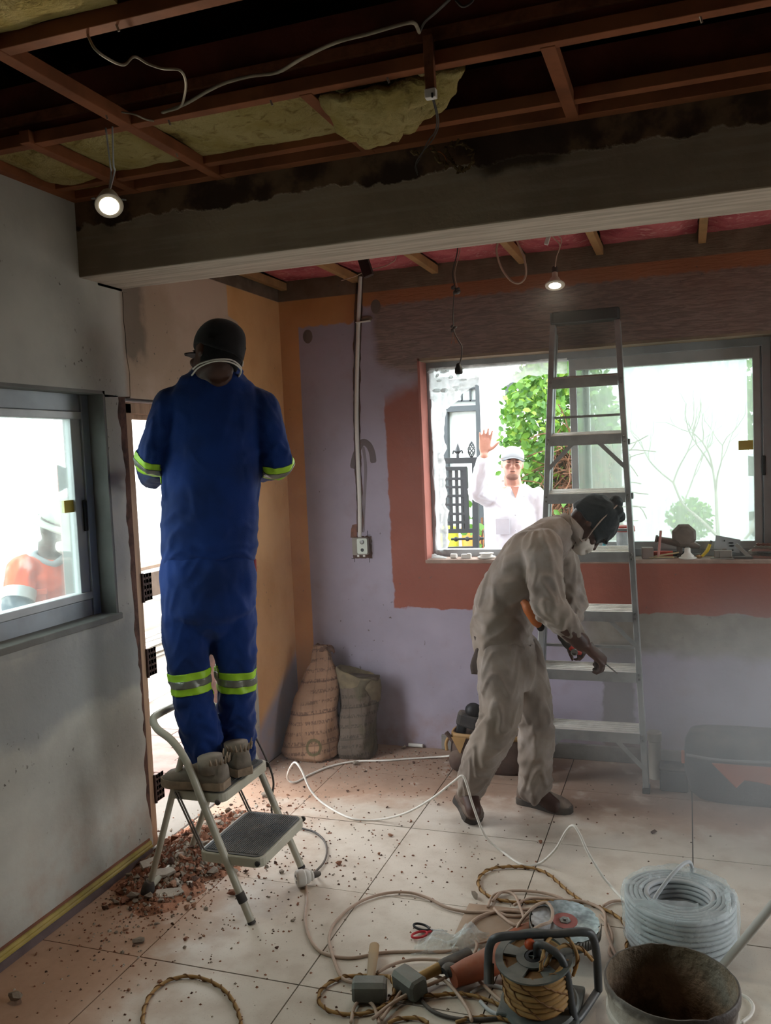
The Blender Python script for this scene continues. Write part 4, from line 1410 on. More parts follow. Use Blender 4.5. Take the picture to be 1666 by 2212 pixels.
# ---- aluminium stepladder, folded and leaning on the lintel
m_lad = M('ladder_aluminium', '9a9d9d', .42, .65, var=.25, vs=14, dust=.45, dcol='b9b3aa')
m_ltread = M('lit_tone_ladder_tread', 'dcd8d0', .5, .15, var=.2, vs=20)  # treads paler than the rails, window light painted into their colour
lad = thing('stepladder', 'tall aluminium stepladder with a black top leaning against the back window', 'ladder', (-.48, 4.3, 0))


def lp(side, z, dy=0.0):
    f = z / 2.32
    xl, xr = -.753 + (.753 - .639) * f, -.216 - (.319 - .216) * f
    return V(((xl if side < 0 else xr), 4.28 + .30 * f + dy, z))


for s_ in (-1, 1):
    mb = MB().beam(lp(s_, .012), lp(s_, 2.31), .028, .062, (0, 1, 0))
    mb.build('rail', m_lad, lad, smooth=None, bevel=.003)
    mb = MB().beam(lp(s_, .05, .062) + V((-s_ * .006, 0, 0)), lp(s_, 2.27, .05) + V((-s_ * .006, 0, 0)), .022, .035, (0, 1, 0))
    mb.build('rear_rail', m_lad, lad, smooth=None, bevel=.002)
    MB().box(lp(s_, .014), (.036, .075, .028)).build('foot', m_rub, lad, smooth=None, bevel=.004)
rv_ = MB()
for k in range(7):
    z = .284 + k * .291
    a, b = lp(-1, z), lp(1, z)
    st = MB()
    RT = Matrix.Rotation(math.radians(9), 3, 'X')
    tr_ = MB().box((a + b) / 2 + V((0, .012, .008)), ((b - a).length - .026, .115, .004), RT)
    st.box((a + b) / 2 + V((0, -.046, -.022)), ((b - a).length - .024, .004, .05))
    for q in range(5):
        tr_.box((a + b) / 2 + RT @ V((0, -.035 + q * .021, .004)) + V((0, .012, .008)), ((b - a).length - .028, .005, .003), RT)
    tr_.build('tread', m_ltread, st.build('step', m_lad, lad, smooth=None), smooth=None)
    for s_ in (-1, 1):
        for dz in (-.012, -.034):
            rv_.ell(lp(s_, z + dz, -.033), (.006, .004, .006), None, 8, 5)
    if k in (0, 2, 5):
        for s_ in (-1, 1):
            if k == 2 and s_ < 0:
                continue
            MB().beam(lp(s_, z - .17, -.03), (a + b) / 2 + V((s_ * ((b - a).length / 2 - .13), -.042, -.03)), .02, .004, (0, 1, 0)).build('brace', m_lad, lad, smooth=None)
    if k in (1, 3, 5):
        MB().beam(lp(-1, z + .1, .065), lp(1, z + .1, .065), .018, .012).build('rear_bar', m_lad, lad, smooth=None)
tag(rv_.build('rivets', m_steel, lad), kind='stuff')
MB().rbox((lp(-1, 2.345) + lp(1, 2.345)) / 2, (.345, .1, .06), .02).build('top_cap', m_black, lad, smooth=None, bevel=.006)
for z in (1.70, 1.43):
    MB().box(lp(1, z, .02) + V((.018, 0, 0)), (.012, .05, .03)).build('hinge', m_steel, lad, smooth=None, bevel=.003)

# ---- capped plastic drain pipe by the ladder
t = thing('drain_stub', 'short capped plastic pipe standing up by the ladder foot', 'pipe', (-.18, 4.47, 0))
MB().cyl((-.182, 4.47, 0), (-.182, 4.47, .225), .031, 20).build('pipe', M('dusty_pvc', 'b9b2a4', .6, var=.15, dust=.3), t)
MB().lathe([(.031, .19), (.036, .195), (.036, .235), (.03, .24), (.0005, .24)], 20, (-.182, 4.47, 0)).build('cap', M('dusty_pvc_cap', 'aba496', .6, var=.2, dust=.3), t)

# ---- two-step folding stool
m_stool = M('greenish_beige_enamel', 'b3b09f', .38, var=.15, vs=8, dust=.2, spec=.5)
m_tread = M('ribbed_grey_tread', '4a4d50', .7, var=.25, dust=.45, dcol='8a8378')
stl = thing('step_stool', 'two-step folding stool of beige enamelled tube under the blue worker', 'step stool', (-1.75, 2.93, 0))
ny, fy = 2.715, 3.135
fr = MB()
front = [(-1.533, 2.71, .0), (-1.598, 2.713, .154), (-1.66, 2.716, .30), (-1.72, 2.718, .445), (-1.775, 2.72, .58), (-1.84, 2.73, .654), (-1.912, 2.745, .690), (-1.952, 2.78, .715), (-1.955, 2.83, .722), (-1.955, 2.925, .722)]
far = [(x, 5.84 - y if k > 4 else 3.145 - (y - 2.71) * .4, z) for k, (x, y, z) in enumerate(front)]
path = spline(front, 5) + spline(far, 5)[::-1][1:]
fr.tube(path, .0145, 12)
fr.build('front_tube', m_stool, stl)
rr = MB()
nr, fr_ = [(-2.035, 2.80, .02), (-1.93, 2.77, .28), (-1.86, 2.752, .46), (-1.805, 2.738, .595)], [(-2.035, 3.09, .02), (-1.93, 3.105, .28), (-1.86, 3.115, .46), (-1.805, 3.122, .595)]
rr.tube(spline(nr[::-1], 5) + spline([(-2.032, 2.805, .030), (-2.03, 2.95, .042), (-2.032, 3.085, .030)], 3)[1:-1] + spline(fr_, 5), .0125, 12)
rr.build('rear_tube', m_stool, stl)
for p in ((-2.04, 2.79), (-2.04, 3.10)):
    MB().lathe([(.026, 0), (.026, .035), (.018, .06), (.014, .065)], 14, (p[0], p[1], 0), frame((.35, -.05, 1))).build('rubber_foot', m_rub, stl)
for p, q in (((-1.533, 2.71, 0), (-1.537, 2.7105, .010)), ((-1.533, 3.145, 0), (-1.537, 3.145, .010))):
    MB().cyl(p, q, .0155, 12).build('rubber_foot', m_rub, stl)
for y, z in ((2.711, .0), (3.139, .055)):
    a, b = V((-1.565 - z * .42, y, .077 + z)), V((-1.58 - z * .42, y, .11 + z))
    MB().cyl(a, b, .0175, 12).build('collar', m_rub, stl)


def tread(cx, cy, z, sx, sy, tilt=0):
    mb = MB().rbox((cx, cy, z - .018), (sx, sy, .036), .035, n=4)
    o = mb.build('step', m_stool, stl, smooth=None, bevel=.004)
    md = MB().rbox((cx, cy, z + .001), (sx - .022, sy - .022, .004), .028, n=4)
    n_ = 26
    for k in range(n_):
        x = cx - sx / 2 + .026 + k * (sx - .052) / (n_ - 1)
        md.box((x, cy, z + .004), ((sx - .05) / n_ * .5, sy - .05, .003))
    md.build('ribbed_mat', m_tread, o, smooth=None)


tread(-1.763, 2.925, .462, .245, .372)
tread(-1.615, 2.905, .245, .265, .385)
for y in (2.735, 3.10):
    for dx in (0, .012):
        MB().beam((-1.845 + dx, y, .455), (-1.735 + dx, y, .225), .006, .004, (0, 1, 0)).build('strut', m_steel, stl, smooth=None)
    for x, z in ((-1.505, .225), (-1.655, .44)):
        MB().lathe([(.011, 0), (.011, .006), (.006, .009), (.0005, .009)], 12, (x + .002, y - .014 if y < 2.9 else y + .014, z), Matrix.Rotation(math.pi / 2 if y < 2.9 else -math.pi / 2, 3, 'X')).build('pivot_bolt', m_rub, stl)

# ---- cement sacks in the corner
def mat_sack(name, paper, ink, seed):
    g = G(name)
    P = g.obj()
    n1 = g.noise(6, 5)
    col = g.mix(g.st(n1, .35, .68), paper, tuple(c * .72 for c in lin(paper)[:3]) + (1,))
    q = g.node('ShaderNodeSeparateXYZ', {0: g.node('ShaderNodeMapping', {'Vector': P, 'Rotation': (0, .12, 0), 'Location': (seed, 0, 0)}).outputs[0]})
    X, Y, Z = q.outputs
    row = g.ma('FRACT', g.mul(Z, 19.0))
    big = g.ma('FRACT', g.mul(Z, 6.1))
    fx = g.ma('FRACT', g.mul(X, 14.0))
    text = g.mul(g.mul(g.st(row, .30, .36), g.st(row, .72, .66)), g.st(g.noise(1, 3, g.scale(P, 130, 130, 30)), .46, .54))
    rule = g.mx(g.st(g.ma('ABSOLUTE', g.sub(big, .5)), .468, .485), g.mul(g.st(g.ma('ABSOLUTE', g.sub(fx, .5)), .46, .48), .8))
    zone = g.st(g.noise(3.5, 2, g.scale(P, 1, 1, 1.6)), .30, .40)
    inkf = g.mul(g.mn(g.add(g.mul(text, .75), g.mul(rule, .6)), 1.0), zone)
    col = g.mix(g.mul(inkf, .8), col, ink)
    return g, col, n1, Z, X


g, col, n1, Z, X = mat_sack('printed_paper_sack', '8f6f58', '3d2c26', 0.03)
d = g.node('ShaderNodeVectorMath', {0: g.obj(), 1: (-1.945,4.36,0.5)}, operation='DISTANCE').outputs['Value']
col = g.mix(g.mul(g.st(d, .055, .035), .85), col, 'a8442f')
d = g.node('ShaderNodeVectorMath', {0: g.obj(), 1: (-1.988,4.3,0.083)}, operation='DISTANCE').outputs['Value']
col = g.mix(g.mul(g.mul(g.st(d, .05, .045), g.st(d, .03, .035)), .8), col, '4c4a30')
m_sack1 = g.done(g.bsdf(col, .85, 0, g.bump(g.noise(14, 4, dist=.5), .5, .02), Specular_IOR_Level=.2))
g, col, n1, Z, X = mat_sack('dark_paper_sack', '5a4f45', '302823', 3.7)
col = g.mix(g.mul(g.st(g.noise(5, 3), .5, .6), .7), col, '46412f')
m_sack2 = g.done(g.bsdf(col, .85, 0, g.bump(g.noise(14, 4, dist=.5), .5, .02), Specular_IOR_Level=.2))


def sack(levels, mat, name, parent, seed):
    """levels: (centre, half width, half depth) from the floor up"""
    rings = []
    L = len(levels)
    cs = spline([l[0] for l in levels], 5)
    ws = lerps([(l[1], l[2]) for l in levels], len(cs))
    for i, c in enumerate(cs):
        ring = []
        for k in range(36):
            a = 2 * math.pi * k / 36
            x = math.copysign(abs(math.cos(a)) ** .7, math.cos(a)) * ws[i][0]
            y = math.copysign(abs(math.sin(a)) ** .8, math.sin(a)) * ws[i][1]
            n = noise.noise((math.cos(a) * 1.6, math.sin(a) * 1.6 + seed, c.z * 7)) * .018 + noise.noise((math.cos(a) * 5, math.sin(a) * 5 + seed, c.z * 22)) * .007
            ring.append(c + V((x * (1 + n / max(.05, ws[i][0])), y * (1 + n / max(.04, ws[i][1])), .012 * noise.noise((a * 1.3, seed, i * .2)) if i else 0)))
        rings.append(ring)
    return MB().loft(rings).build(name, mat, parent, smooth=True)


t = thing('cement_sack', 'printed brown paper cement sack slumped in the corner by the orange wall', 'sack', (-2.02, 4.43, 0))
sack([((-2.045, 4.40, 0), .135, .11), ((-2.045, 4.405, .03), .165, .13), ((-2.04, 4.42, .12), .158, .115), ((-2.03, 4.45, .28), .13, .09), ((-2.01, 4.50, .42), .105, .062), ((-2.02, 4.54, .53), .06, .035), ((-2.035, 4.555, .60), .038, .02)], m_sack1, 'bag', t, 1.0)
sack([((-2.028, 4.55, .57), .042, .024), ((-2.005, 4.555, .60), .045, .02), ((-1.985, 4.56, .585), .03, .015), ((-1.965, 4.56, .56), .022, .012)], M('crumpled_sack_top', '5f4436', .9, var=.4, bump=.5), 'twisted_neck', t, 6)
t = thing('dark_sack', 'dark half-empty paper sack with its mouth folded over, beside the printed sack', 'sack', (-1.82, 4.5, 0))
sack([((-1.80, 4.47, 0), .105, .09), ((-1.795, 4.47, .05), .11, .10), ((-1.795, 4.49, .18), .105, .08), ((-1.79, 4.51, .28), .105, .07), ((-1.80, 4.53, .36), .115, .075), ((-1.79, 4.54, .43), .122, .07)], m_sack2, 'bag', t, 8)
cf = MB()
mouth = []
for (dz, k_) in ((.33, 1.02), (.40, 1.10), (.45, 1.06), (.455, .98), (.40, .93)):
    ring = []
    for i in range(32):
        a = 2 * math.pi * i / 32
        ring.append(V((-1.795 + math.cos(a) * .125 * k_, 4.535 + math.sin(a) * .073 * k_, dz + .035 * math.cos(a) * -1 + .012 * noise.noise((a * 2, dz, 3)))))
    mouth.append(ring)
cf.loft(mouth, cap=False)
cf.build('folded_cuff', M('sack_cuff_print', '6a5e48', .85, var=.45, vs=14, bump=.4), t, smooth=True)

# ---- offcut of pipe on the rubble by the back wall
a, b = V((-1.547,4.651,0.012)), V((-1.462,4.653,0.012))
o = MB()
o.loft([o.ring(a, frame(b - a), .0105, .0105, 14), o.ring(b, frame(b - a), .0105, .0105, 14), o.ring(b, frame(b - a), .008, .008, 14), o.ring(a, frame(b - a), .008, .008, 14)], cap=False, closed=True)
tag(o.build('pipe_offcut', m_wplastic), 'short white conduit offcut lying in the red dust by the back wall', 'pipe')

# ---- brown tool bag behind the bending worker
m_canvas = M('brown_canvas', '4b3730', .9, var=.35, vs=12, bump=.4, dust=.3)
m_tan = M('tan_leather', 'a07c4a', .7, var=.3, dust=.2)
t = thing('tool_bag', 'open brown canvas tool bag with tan trim behind the bending worker', 'bag', (-1.02, 4.42, 0))
rings = []
for z, hx, hy in ((0, .19, .085), (.02, .20, .095), (.1, .205, .1), (.18, .195, .085), (.2, .19, .08), (.2, .18, .07), (.12, .175, .06)):
    rings.append([V((-1.02 + math.copysign(abs(math.cos(a)) ** .5, math.cos(a)) * hx + .006 * noise.noise((a * 2, z * 20, 2)), 4.42 + math.copysign(abs(math.sin(a)) ** .5, math.sin(a)) * hy, z)) for a in [2 * math.pi * k / 32 for k in range(32)]])
MB().loft(rings).build('body', m_canvas, t, smooth=True)
tr = MB()
tr.loft([[V((-1.02 + math.copysign(abs(math.cos(a)) ** .5, math.cos(a)) * hx, 4.42 + math.copysign(abs(math.sin(a)) ** .5, math.sin(a)) * hy, z)) for a in [2 * math.pi * k / 32 for k in range(32)]] for z, hx, hy in ((.18, .199, .089), (.202, .196, .086), (.203, .186, .074), (.18, .184, .072))], cap=False, closed=True)
tr.build('tan_trim', m_tan, t, smooth=True)
MB().prism([(-1.20, .19), (-1.12, .19), (-1.155, .10)], 0, .004, Matrix(((1, 0, 0, 0), (0, 0, -1, 4.325), (0, 1, 0, 0), (0, 0, 0, 1)))).build('corner_patch', m_tan, t, smooth=None)
pk = MB().ell((-1.17, 4.345, .06), (.055, .045, .06)).ell((-1.08, 4.335, .055), (.04, .035, .055)).build('pocket', m_canvas, t)
cable('strap', [(-1.215, 4.36, .19), (-1.235, 4.345, .15), (-1.23, 4.335, .11)], .009, m_tan, t, 8)
dr = thing('cordless_tool', 'black power tool sticking out of the brown tool bag', 'tool', (-1.14, 4.42, .15))
MB().rbox((-1.125, 4.42, .255), (.13, .07, .075), .025, Matrix.Rotation(.25, 3, 'Y')).build('housing', m_rub, dr, smooth=None, bevel=.012)
MB().ell((-1.10, 4.42, .31), (.045, .04, .04)).build('motor_cap', m_black, dr)
MB().beam((-1.16, 4.42, .25), (-1.19, 4.42, .09), .05, .045, (0, 1, 0)).build('handle', m_black, dr, smooth=None, bevel=.01)
hd = MB().cyl((-1.2, 4.352, .16), (-1.235, 4.35, .205), .012, 10)
tag(hd.build('file_tool', m_canvas), 'dark tool grip poking from the left pocket of the brown tool bag', 'tool')
# ---- dark bag with orange panel in the dust at right
m_dkbag = M('dark_grey_nylon', '3a3f44', .85, var=.3, bump=.3, dust=.3)
t = thing('site_bag', 'dark bag with orange patch standing in the dust haze at right', 'bag', (.28, 4.33, 0))
rings = []
for z, hx, hy in ((0, .25, .13), (.03, .28, .15), (.14, .30, .16), (.26, .29, .14), (.30, .27, .11), (.31, .2, .07)):
    rings.append([V((.26 + math.copysign(abs(math.cos(a)) ** .6, math.cos(a)) * hx + .01 * noise.noise((a * 2, z * 12, 7)), 4.34 + math.copysign(abs(math.sin(a)) ** .6, math.sin(a)) * hy, z)) for a in [2 * math.pi * k / 36 for k in range(36)]])
MB().loft(rings).build('body', m_dkbag, t, smooth=True)
m_or = M('faded_orange_nylon', 'b8623c', .8, var=.25, dust=.25)
MB().prism([(.08, .20), (.47, .20), (.42, .125), (.36, .11), (.28, .125), (.22, .13), (.185, .09)], 0, .012, Matrix(((1, 0, 0, 0), (0, 0, -1, 4.19), (0, 1, 0, 0), (0, 0, 0, 1)))).build('orange_panel', m_or, t, smooth=None, bevel=.004)
MB().box((-.045, 4.27, .19), (.015, .02, .06)).build('orange_tab', m_or, t, smooth=None, bevel=.003)
cable('seam_piping', [(-.03, 4.20, .225), (.1, 4.175, .22), (.28, 4.17, .225), (.5, 4.19, .24)], .007, M('pale_piping', '87898a', .7), t, 7)
t = thing('dark_case', 'low dark plastic case on the floor between ladder foot and dark bag', 'case', (-.09, 4.36, 0))
MB().rbox((-.09, 4.36, .05), (.13, .12, .1), .015).build('body', m_dkbag, t, smooth=None, bevel=.006)
MB().rbox((-.09, 4.36, .106), (.135, .125, .012), .015).build('lid', m_rub, t, smooth=None, bevel=.003)

# ---- things along the window sill
SZ = WIN['z0'] + .0045
P = lambda x, dy=0.0: V((x, 4.715 + dy, SZ))
m_wood_l = M('pale_wood_scrap', 'b49c74', .8, var=.3, vs=10)
m_gry = M('dusty_grey_part', '8a8780', .6, var=.25, dust=.4)
o = MB().lathe([(.001, 0), (.045, 0), (.05, .004), (.05, .010), (.036, .011), (.032, .022), (.040, .026), (.040, .03), (.024, .031), (.022, .012), (.001, .012)], 24, ((-1.065,4.7,1.104)[0], 4.715, SZ))
tag(o.build('round_fitting', m_wplastic), 'round white ceiling fitting lying on the sill below the waving man', 'fitting')
o = MB().rbox(((-1.179,4.7,1.104)[0], 4.71, SZ + .012), (.056, .03, .024), .005).rbox(((-1.163,4.7,1.104)[0], 4.705, SZ + .026), (.02, .02, .005), .004)
tag(o.build('switch_block', m_wplastic, smooth=None, bevel=.002), 'small white rectangular switch block on the sill under the gate', 'block')
x = (-1.251,4.7,1.104)[0]
o = MB().tube([(x - .017, 4.712, SZ + .0135), (x + .017, 4.706, SZ + .0135)], .0135, 14)
tag(o.build('white_plug', m_wplastic), 'stubby white round plug lying on the sill, first from the film scrap', 'plug')
o = MB().grid(lambda u, v: ((-1.337,4.7,1.105)[0] - .04 + .085 * u, 4.685 + .05 * v, SZ + .004 + .02 * (1 - u) * (1 + noise.noise((u * 5, v * 5, 2))) * math.sin(math.pi * v)), 12, 8)
tag(o.build('film_scrap', m_poly, smooth=True, solid=.001), 'crumpled scrap of clear film at the left end of the sill', 'scrap')
# tub with red lid
t = thing('lidded_tub', 'clear plastic tub with a red lid on the sill behind the ladder', 'tub', P((-0.313,4.74,1.097)[0], .0))
x = (-0.318,4.74,1.097)[0]
MB().lathe([(.001, 0), (.038, 0), (.042, .01), (.047, .14), (.045, .142), (.0405, .012), (.001, .008)], 24, (x, 4.735, SZ)).build('tub', mat_sheet('milky_tub', 'e2e6e8', .75, .3), t)
MB().lathe([(.001, .172), (.046, .17), (.05, .165), (.052, .14), (.049, .139), (.048, .158), (.001, .160)], 24, (x, 4.735, SZ)).build('lid', M('red_lid', 'b8433a', .5, var=.15), t)
x = (-0.428,4.74,1.098)[0]
tag(MB().lathe([(.001, 0), (.014, 0), (.015, .06), (.008, .07), (.008, .085), (.001, .086)], 14, (x, 4.74, SZ)).build('teal_bottle', M('teal_plastic', '2f8f9a', .4)), 'small teal bottle on the sill behind the masked worker', 'bottle')
# wooden block
x = (-0.205,4.7,1.114)[0]
tag(MB().box((x, 4.70, SZ + .029), (.056, .056, .058), Matrix.Rotation(.12, 3, 'Z')).build('wood_block', M('grey_wood_block', '7c6a60', .85, var=.3), smooth=None, bevel=.003), 'cube-shaped grey wood block on the sill next to the red handle', 'block')
# red and black handled saw
t = thing('hand_saw', 'tool with a red and black grip lying on the sill', 'tool', P((-0.111,4.72,1.112)[0]))
a, b, c = V((-0.181,4.745,1.116)), V((-0.079,4.745,1.121)), V((0.008,4.745,1.123))
for q in (a, b, c): q.z = SZ + .018
MB().tube([a, a.lerp(b, .5), b], [(.011, .013), (.013, .016), (.012, .015)], 12).build('red_grip', M('red_grip', 'c04a35', .5, var=.1), t)
MB().tube([b, c], [(.012, .015), (.010, .012)], 12).build('black_grip', m_black, t)
MB().beam(c, c + V((.05, 0, 0)), .002, .022, (0, 1, 0)).build('blade', m_steel, t, smooth=None)
# grinder with octagonal guard, resting on the grip
t = thing('octagon_grinder', 'dusty brown power tool with an octagonal head on the sill', 'tool', P((-0.03,4.745,1.169)[0]))
m_dg = M('dusty_brown_tool', '54463c', .55, var=.4, vs=14, dust=.35, spec=.5)
q = V((-0.023,4.742,1.201))
R = frame((.12, -1, .15))
MB().lathe([(.001, -.02), (.048, -.02), (.064, -.012), (.064, .008), (.05, .016), (.03, .018), (.001, .018)], 8, q, R @ Matrix.Rotation(math.pi / 8, 3, 'Z')).build('octagon_head', m_dg, t, smooth=None, bevel=.003)
a, b = V((-0.166,4.742,1.187)), V((-0.046,4.742,1.16))
MB().tube([a, a.lerp(b, .08), a.lerp(b, .12), a.lerp(b, .6), b], [.019, .021, .015, .0185, .021], 14).build('body', m_dg, t)
MB().tube([b, V((0.026,4.742,1.15)), V((0.053,4.742,1.14))], [.021, .018, .01], 12).build('nose', m_dg, t)
MB().beam(b + V((0, .006, -.004)), (b.x, 4.75, SZ), .03, .03, (0, 1, 0)).build('stand_foot', m_dg, t, smooth=None, bevel=.004)
a, b = V((-0.152,4.705,1.133)), V((-0.136,4.715,1.231))
a.z = SZ + .001
tag(MB().beam(a, b, .012, .05, (0, 1, 0)).build('salmon_tile', M('salmon_offcut', 'b98078', .8, var=.2), smooth=None, bevel=.002), 'thin salmon coloured offcut standing on edge against the brown tool', 'offcut')
# wood shims
for k, (p_, q_, w_) in enumerate((((-0.191,4.69,1.096), (-0.049,4.69,1.122), .018), ((-0.2,4.68,1.085), (-0.145,4.68,1.088), .014), ((-0.152,4.685,1.099), (-0.072,4.685,1.104), .02))):
    a, b = V(p_), V(q_)
    z = SZ + (.021, .006, .008)[k]
    a.z = b.z = z
    if k == 0:
        a.z, b.z = SZ + .008, SZ + .032
    tag(MB().beam(a, b, w_, .007 if k else .006, (0, 0, 1)).build('wood_shim', m_wood_l, smooth=None, bevel=.001),
        ('long slanting pale wood shim on the sill before the red grip', 'tiny pale wood shim on the sill edge below the wood block', 'short thick pale wood shim on the sill, under the slanting shim')[k], 'shim')
# lamp holder standing on its flange
t = thing('lamp_fitting', 'white downlight fitting standing neck up on the sill', 'lamp fitting', P((-0.007,4.695,1.09)[0], -.02))
x = (-0.007,4.695,1.09)[0]
MB().lathe([(.001, .0), (.043, 0), (.045, .003), (.043, .006), (.034, .008), (.031, .016), (.018, .027), (.0155, .034), (.015, .052), (.012, .055), (.001, .055)], 24, (x, 4.695, SZ)).build('shell', m_wplastic, t)
for dx in (-.004, .004):
    MB().cyl((x + dx, 4.695, SZ + .054), (x + dx, 4.695, SZ + .06), .0018, 8).build('pin', m_steel, t)
# yellow cutter
t = thing('yellow_knife', 'yellow handled cutter leaning among the clutter on the sill', 'knife', P((0.074,4.71,1.112)[0]))
a, b = V((0.061,4.7,1.092)), V((0.102,4.72,1.156))
a.z = SZ + .009
mid = a.lerp(b, .5) + V((.006, 0, -.002))
MB().tube(spline([a, mid, b], 6), [(.011, .006), (.014, .008), (.012, .007)], 12).build('handle', M('yellow_grip', 'd2b42c', .45, var=.15), t)
MB().beam(b, b + (b - mid).normalized() * .022, .012, .003, (0, 1, 0)).build('blade', m_steel, t, smooth=None)
MB().ell(a + V((-.012, 0, 0)), (.016, .007, .009)).build('brown_tip', m_tan, t)
# socket plate
t = thing('socket_plate', 'pale grey double socket plate propped up on the sill', 'plate', P((0.183,4.75,1.155)[0], .03))
cs = [V((0.122,4.74,1.132)), V((0.133,4.76,1.2)), V((0.25,4.76,1.175)), V((0.243,4.74,1.108))]
nrm = (cs[1] - cs[0]).cross(cs[3] - cs[0]).normalized()
pm = MB().geo(cs + [c + nrm * .006 for c in cs], [(0, 1, 2, 3), (7, 6, 5, 4), (0, 4, 5, 1), (1, 5, 6, 2), (2, 6, 7, 3), (3, 7, 4, 0)])
pm.build('plate', M('pale_grey_plate', 'a9b2b6', .4, var=.12, dust=.2), t, smooth=None)
ux, uz = (cs[3] - cs[0]), (cs[1] - cs[0])
if nrm.y > 0: nrm = -nrm
for u, v, w_ in ((.62, .62, .022), (.66, .42, .022), (.72, .12, .01), (.36, .70, .006)):
    q = cs[0] + ux * u + uz * v + nrm * .004
    MB().ell(q, (w_ * .6, .004, .0045), None, 10, 6).build('slot', m_black, t)
MB().beam(cs[0] + V((.05, 0, -.001)), (cs[0].x + .05, 4.745, SZ), .02, .012, (0, 1, 0)).build('backing_lug', m_gry, t, smooth=None)
# boxes and flat plate
x = (0.163,4.7,1.101)[0]
tag(MB().box((x - .003, 4.69, SZ + .002), (.11, .05, .004), Matrix.Rotation(-.15, 3, 'Z')).build('flat_cover', m_gry, smooth=None), 'flat grey cover lying on the sill under the small box', 'cover')
tag(MB().rbox((x, 4.695, SZ + .023), (.085, .035, .036), .003).box((x - .015, 4.677, SZ + .023), (.002, .002, .036)).build('small_box', M('grey_brown_box', '7b756d', .7, var=.25, dust=.4), smooth=None, bevel=.002), 'small grey brown box on a flat cover on the sill', 'box')
# heap of strips at right end
m_red = M('dusty_red_strip', '8a5f55', .7, var=.3, dust=.4)
for k in range(6):
    a = V((0.262,4.72,1.146)) + V((k * .012, -.012 + (k % 3) * .02, 0))
    a.z = SZ + .012 + .0105 * (k // 1)
    d = V((.13, -.02 + .012 * (k % 2), -.004))
    a.z = SZ + .006 + .0115 * k
    o = MB().beam(a, a + d + V((0, 0, .004)), .022, .010, (0, 0, 1))
    for i in range(6):
        o.box(a + d * (i + .5) / 6 + V((0, 0, .007)), (.008, .012, .006))
    tag(o.build('terminal_strip', (m_red, m_gry, m_wplastic)[k % 3] if k < 5 else m_red, smooth=None), 'terminal strip in the stacked heap of strips at the right end of the sill', 'strip', 'terminal strips heaped on the sill')
a, b = V((0.224,4.68,1.16)), V((0.291,4.675,1.107))
b.z = SZ + .004
tag(MB().beam(a, b, .018, .008, (0, 1, 0)).build('grey_bar', m_gry, smooth=None, bevel=.001), 'grey metal bar sloping down to the sill before the terminal strips', 'bar')
tag(MB().box(((0.256,4.69,1.093)[0], 4.685, SZ + .006), (.09, .03, .012)).build('dark_strip', m_cable_d, smooth=None, bevel=.002), 'dark flat strip lying on the sill below the socket plate', 'strip')


# ================================================================ PEOPLE
HEAD = [  # height over chin, front, back, half width
    (.000, .080, .030, .022), (.010, .093, .005, .036), (.026, .098, -.030, .048), (.045, .097, -.055, .056), (.066, .098, -.070, .062),
    (.090, .096, -.084, .067), (.112, .089, -.092, .070), (.130, .092, -.096, .073), (.150, .096, -.097, .075), (.172, .091, -.094, .074),
    (.195, .076, -.084, .068), (.214, .050, -.062, .053), (.227, .022, -.034, .031), (.233, -.002, -.008, .006)]


class Head:
    def __init__(s, c, F, U, size=1.0):
        s.U = V(U).normalized()
        F = V(F)
        s.F = (F - s.U * F.dot(s.U)).normalized()
        s.X = s.F.cross(s.U)
        s.c, s.k = V(c), size

    def at(s, x, f, h):
        return s.c + (s.X * x + s.F * f + s.U * (h - .118)) * s.k

    def ring(s, row, g=0.0, n=22):
        h, fr, bk, w = row
        fr, bk, w = fr + g, bk - g, w + g
        o = []
        for i in range(n):
            a = 2 * math.pi * i / n
            x, y = math.cos(a), math.sin(a)
            o.append(s.at(w * x, (fr + bk) / 2 + (fr - bk) / 2 * y, h))
        return o

    def add(s, mb):
        mb.loft([s.ring(r) for r in HEAD])
        R = Matrix((s.X, s.F, s.U)).transposed()
        k = s.k
        mb.tube([s.at(0, .088, .138), s.at(0, .104, .112), s.at(0, .119, .092), s.at(0, .108, .081)], [.008 * k, .009 * k, .013 * k, .009 * k], 8)
        for sx in (-1, 1):
            mb.ell(s.at(sx * .012, .104, .087), (.010 * k, .010 * k, .007 * k), R, 8, 6)
            mb.ell(s.at(sx * .030, .092, .142), (.024 * k, .011 * k, .006 * k), R, 8, 6)
            mb.ell(s.at(sx * .038, .078, .092), (.022 * k, .018 * k, .018 * k), R, 8, 6)
            mb.ell(s.at(sx * .075, -.008, .110), (.007 * k, .018 * k, .030 * k), R, 10, 8)
        mb.ell(s.at(0, .098, .062), (.024 * k, .009 * k, .006 * k), R, 10, 6)
        mb.ell(s.at(0, .096, .051), (.021 * k, .009 * k, .006 * k), R, 10, 6)
        mb.ell(s.at(0, .090, .022), (.022 * k, .015 * k, .014 * k), R, 10, 6)
        return mb

    def shell(s, mb, h0, h1, g, n=24, tilt=0.0):
        """fitted cap over the skull from height h0 up; tilt lowers the back"""
        rows = [r for r in HEAD if r[0] > h0]
        lo = [r for r in HEAD if r[0] <= h0][-1]
        f = (h0 - lo[0]) / (rows[0][0] - lo[0])
        first = tuple(a + (b - a) * f for a, b in zip(lo, rows[0]))
        rings = []
        for r in [first] + rows:
            ring = s.ring((r[0] + g * .9 * (r[0] - h0) / (.233 - h0), r[1], r[2], r[3]), g, n)
            if tilt:
                w = 1 - min(1, (r[0] - h0) / .06)
                ring = [p - s.U * s.k * tilt * w * max(-.3, min(1, -((p - s.c).dot(s.F)) / .09)) for p in ring]
            rings.append(ring)
        mb.loft(rings)
        return mb


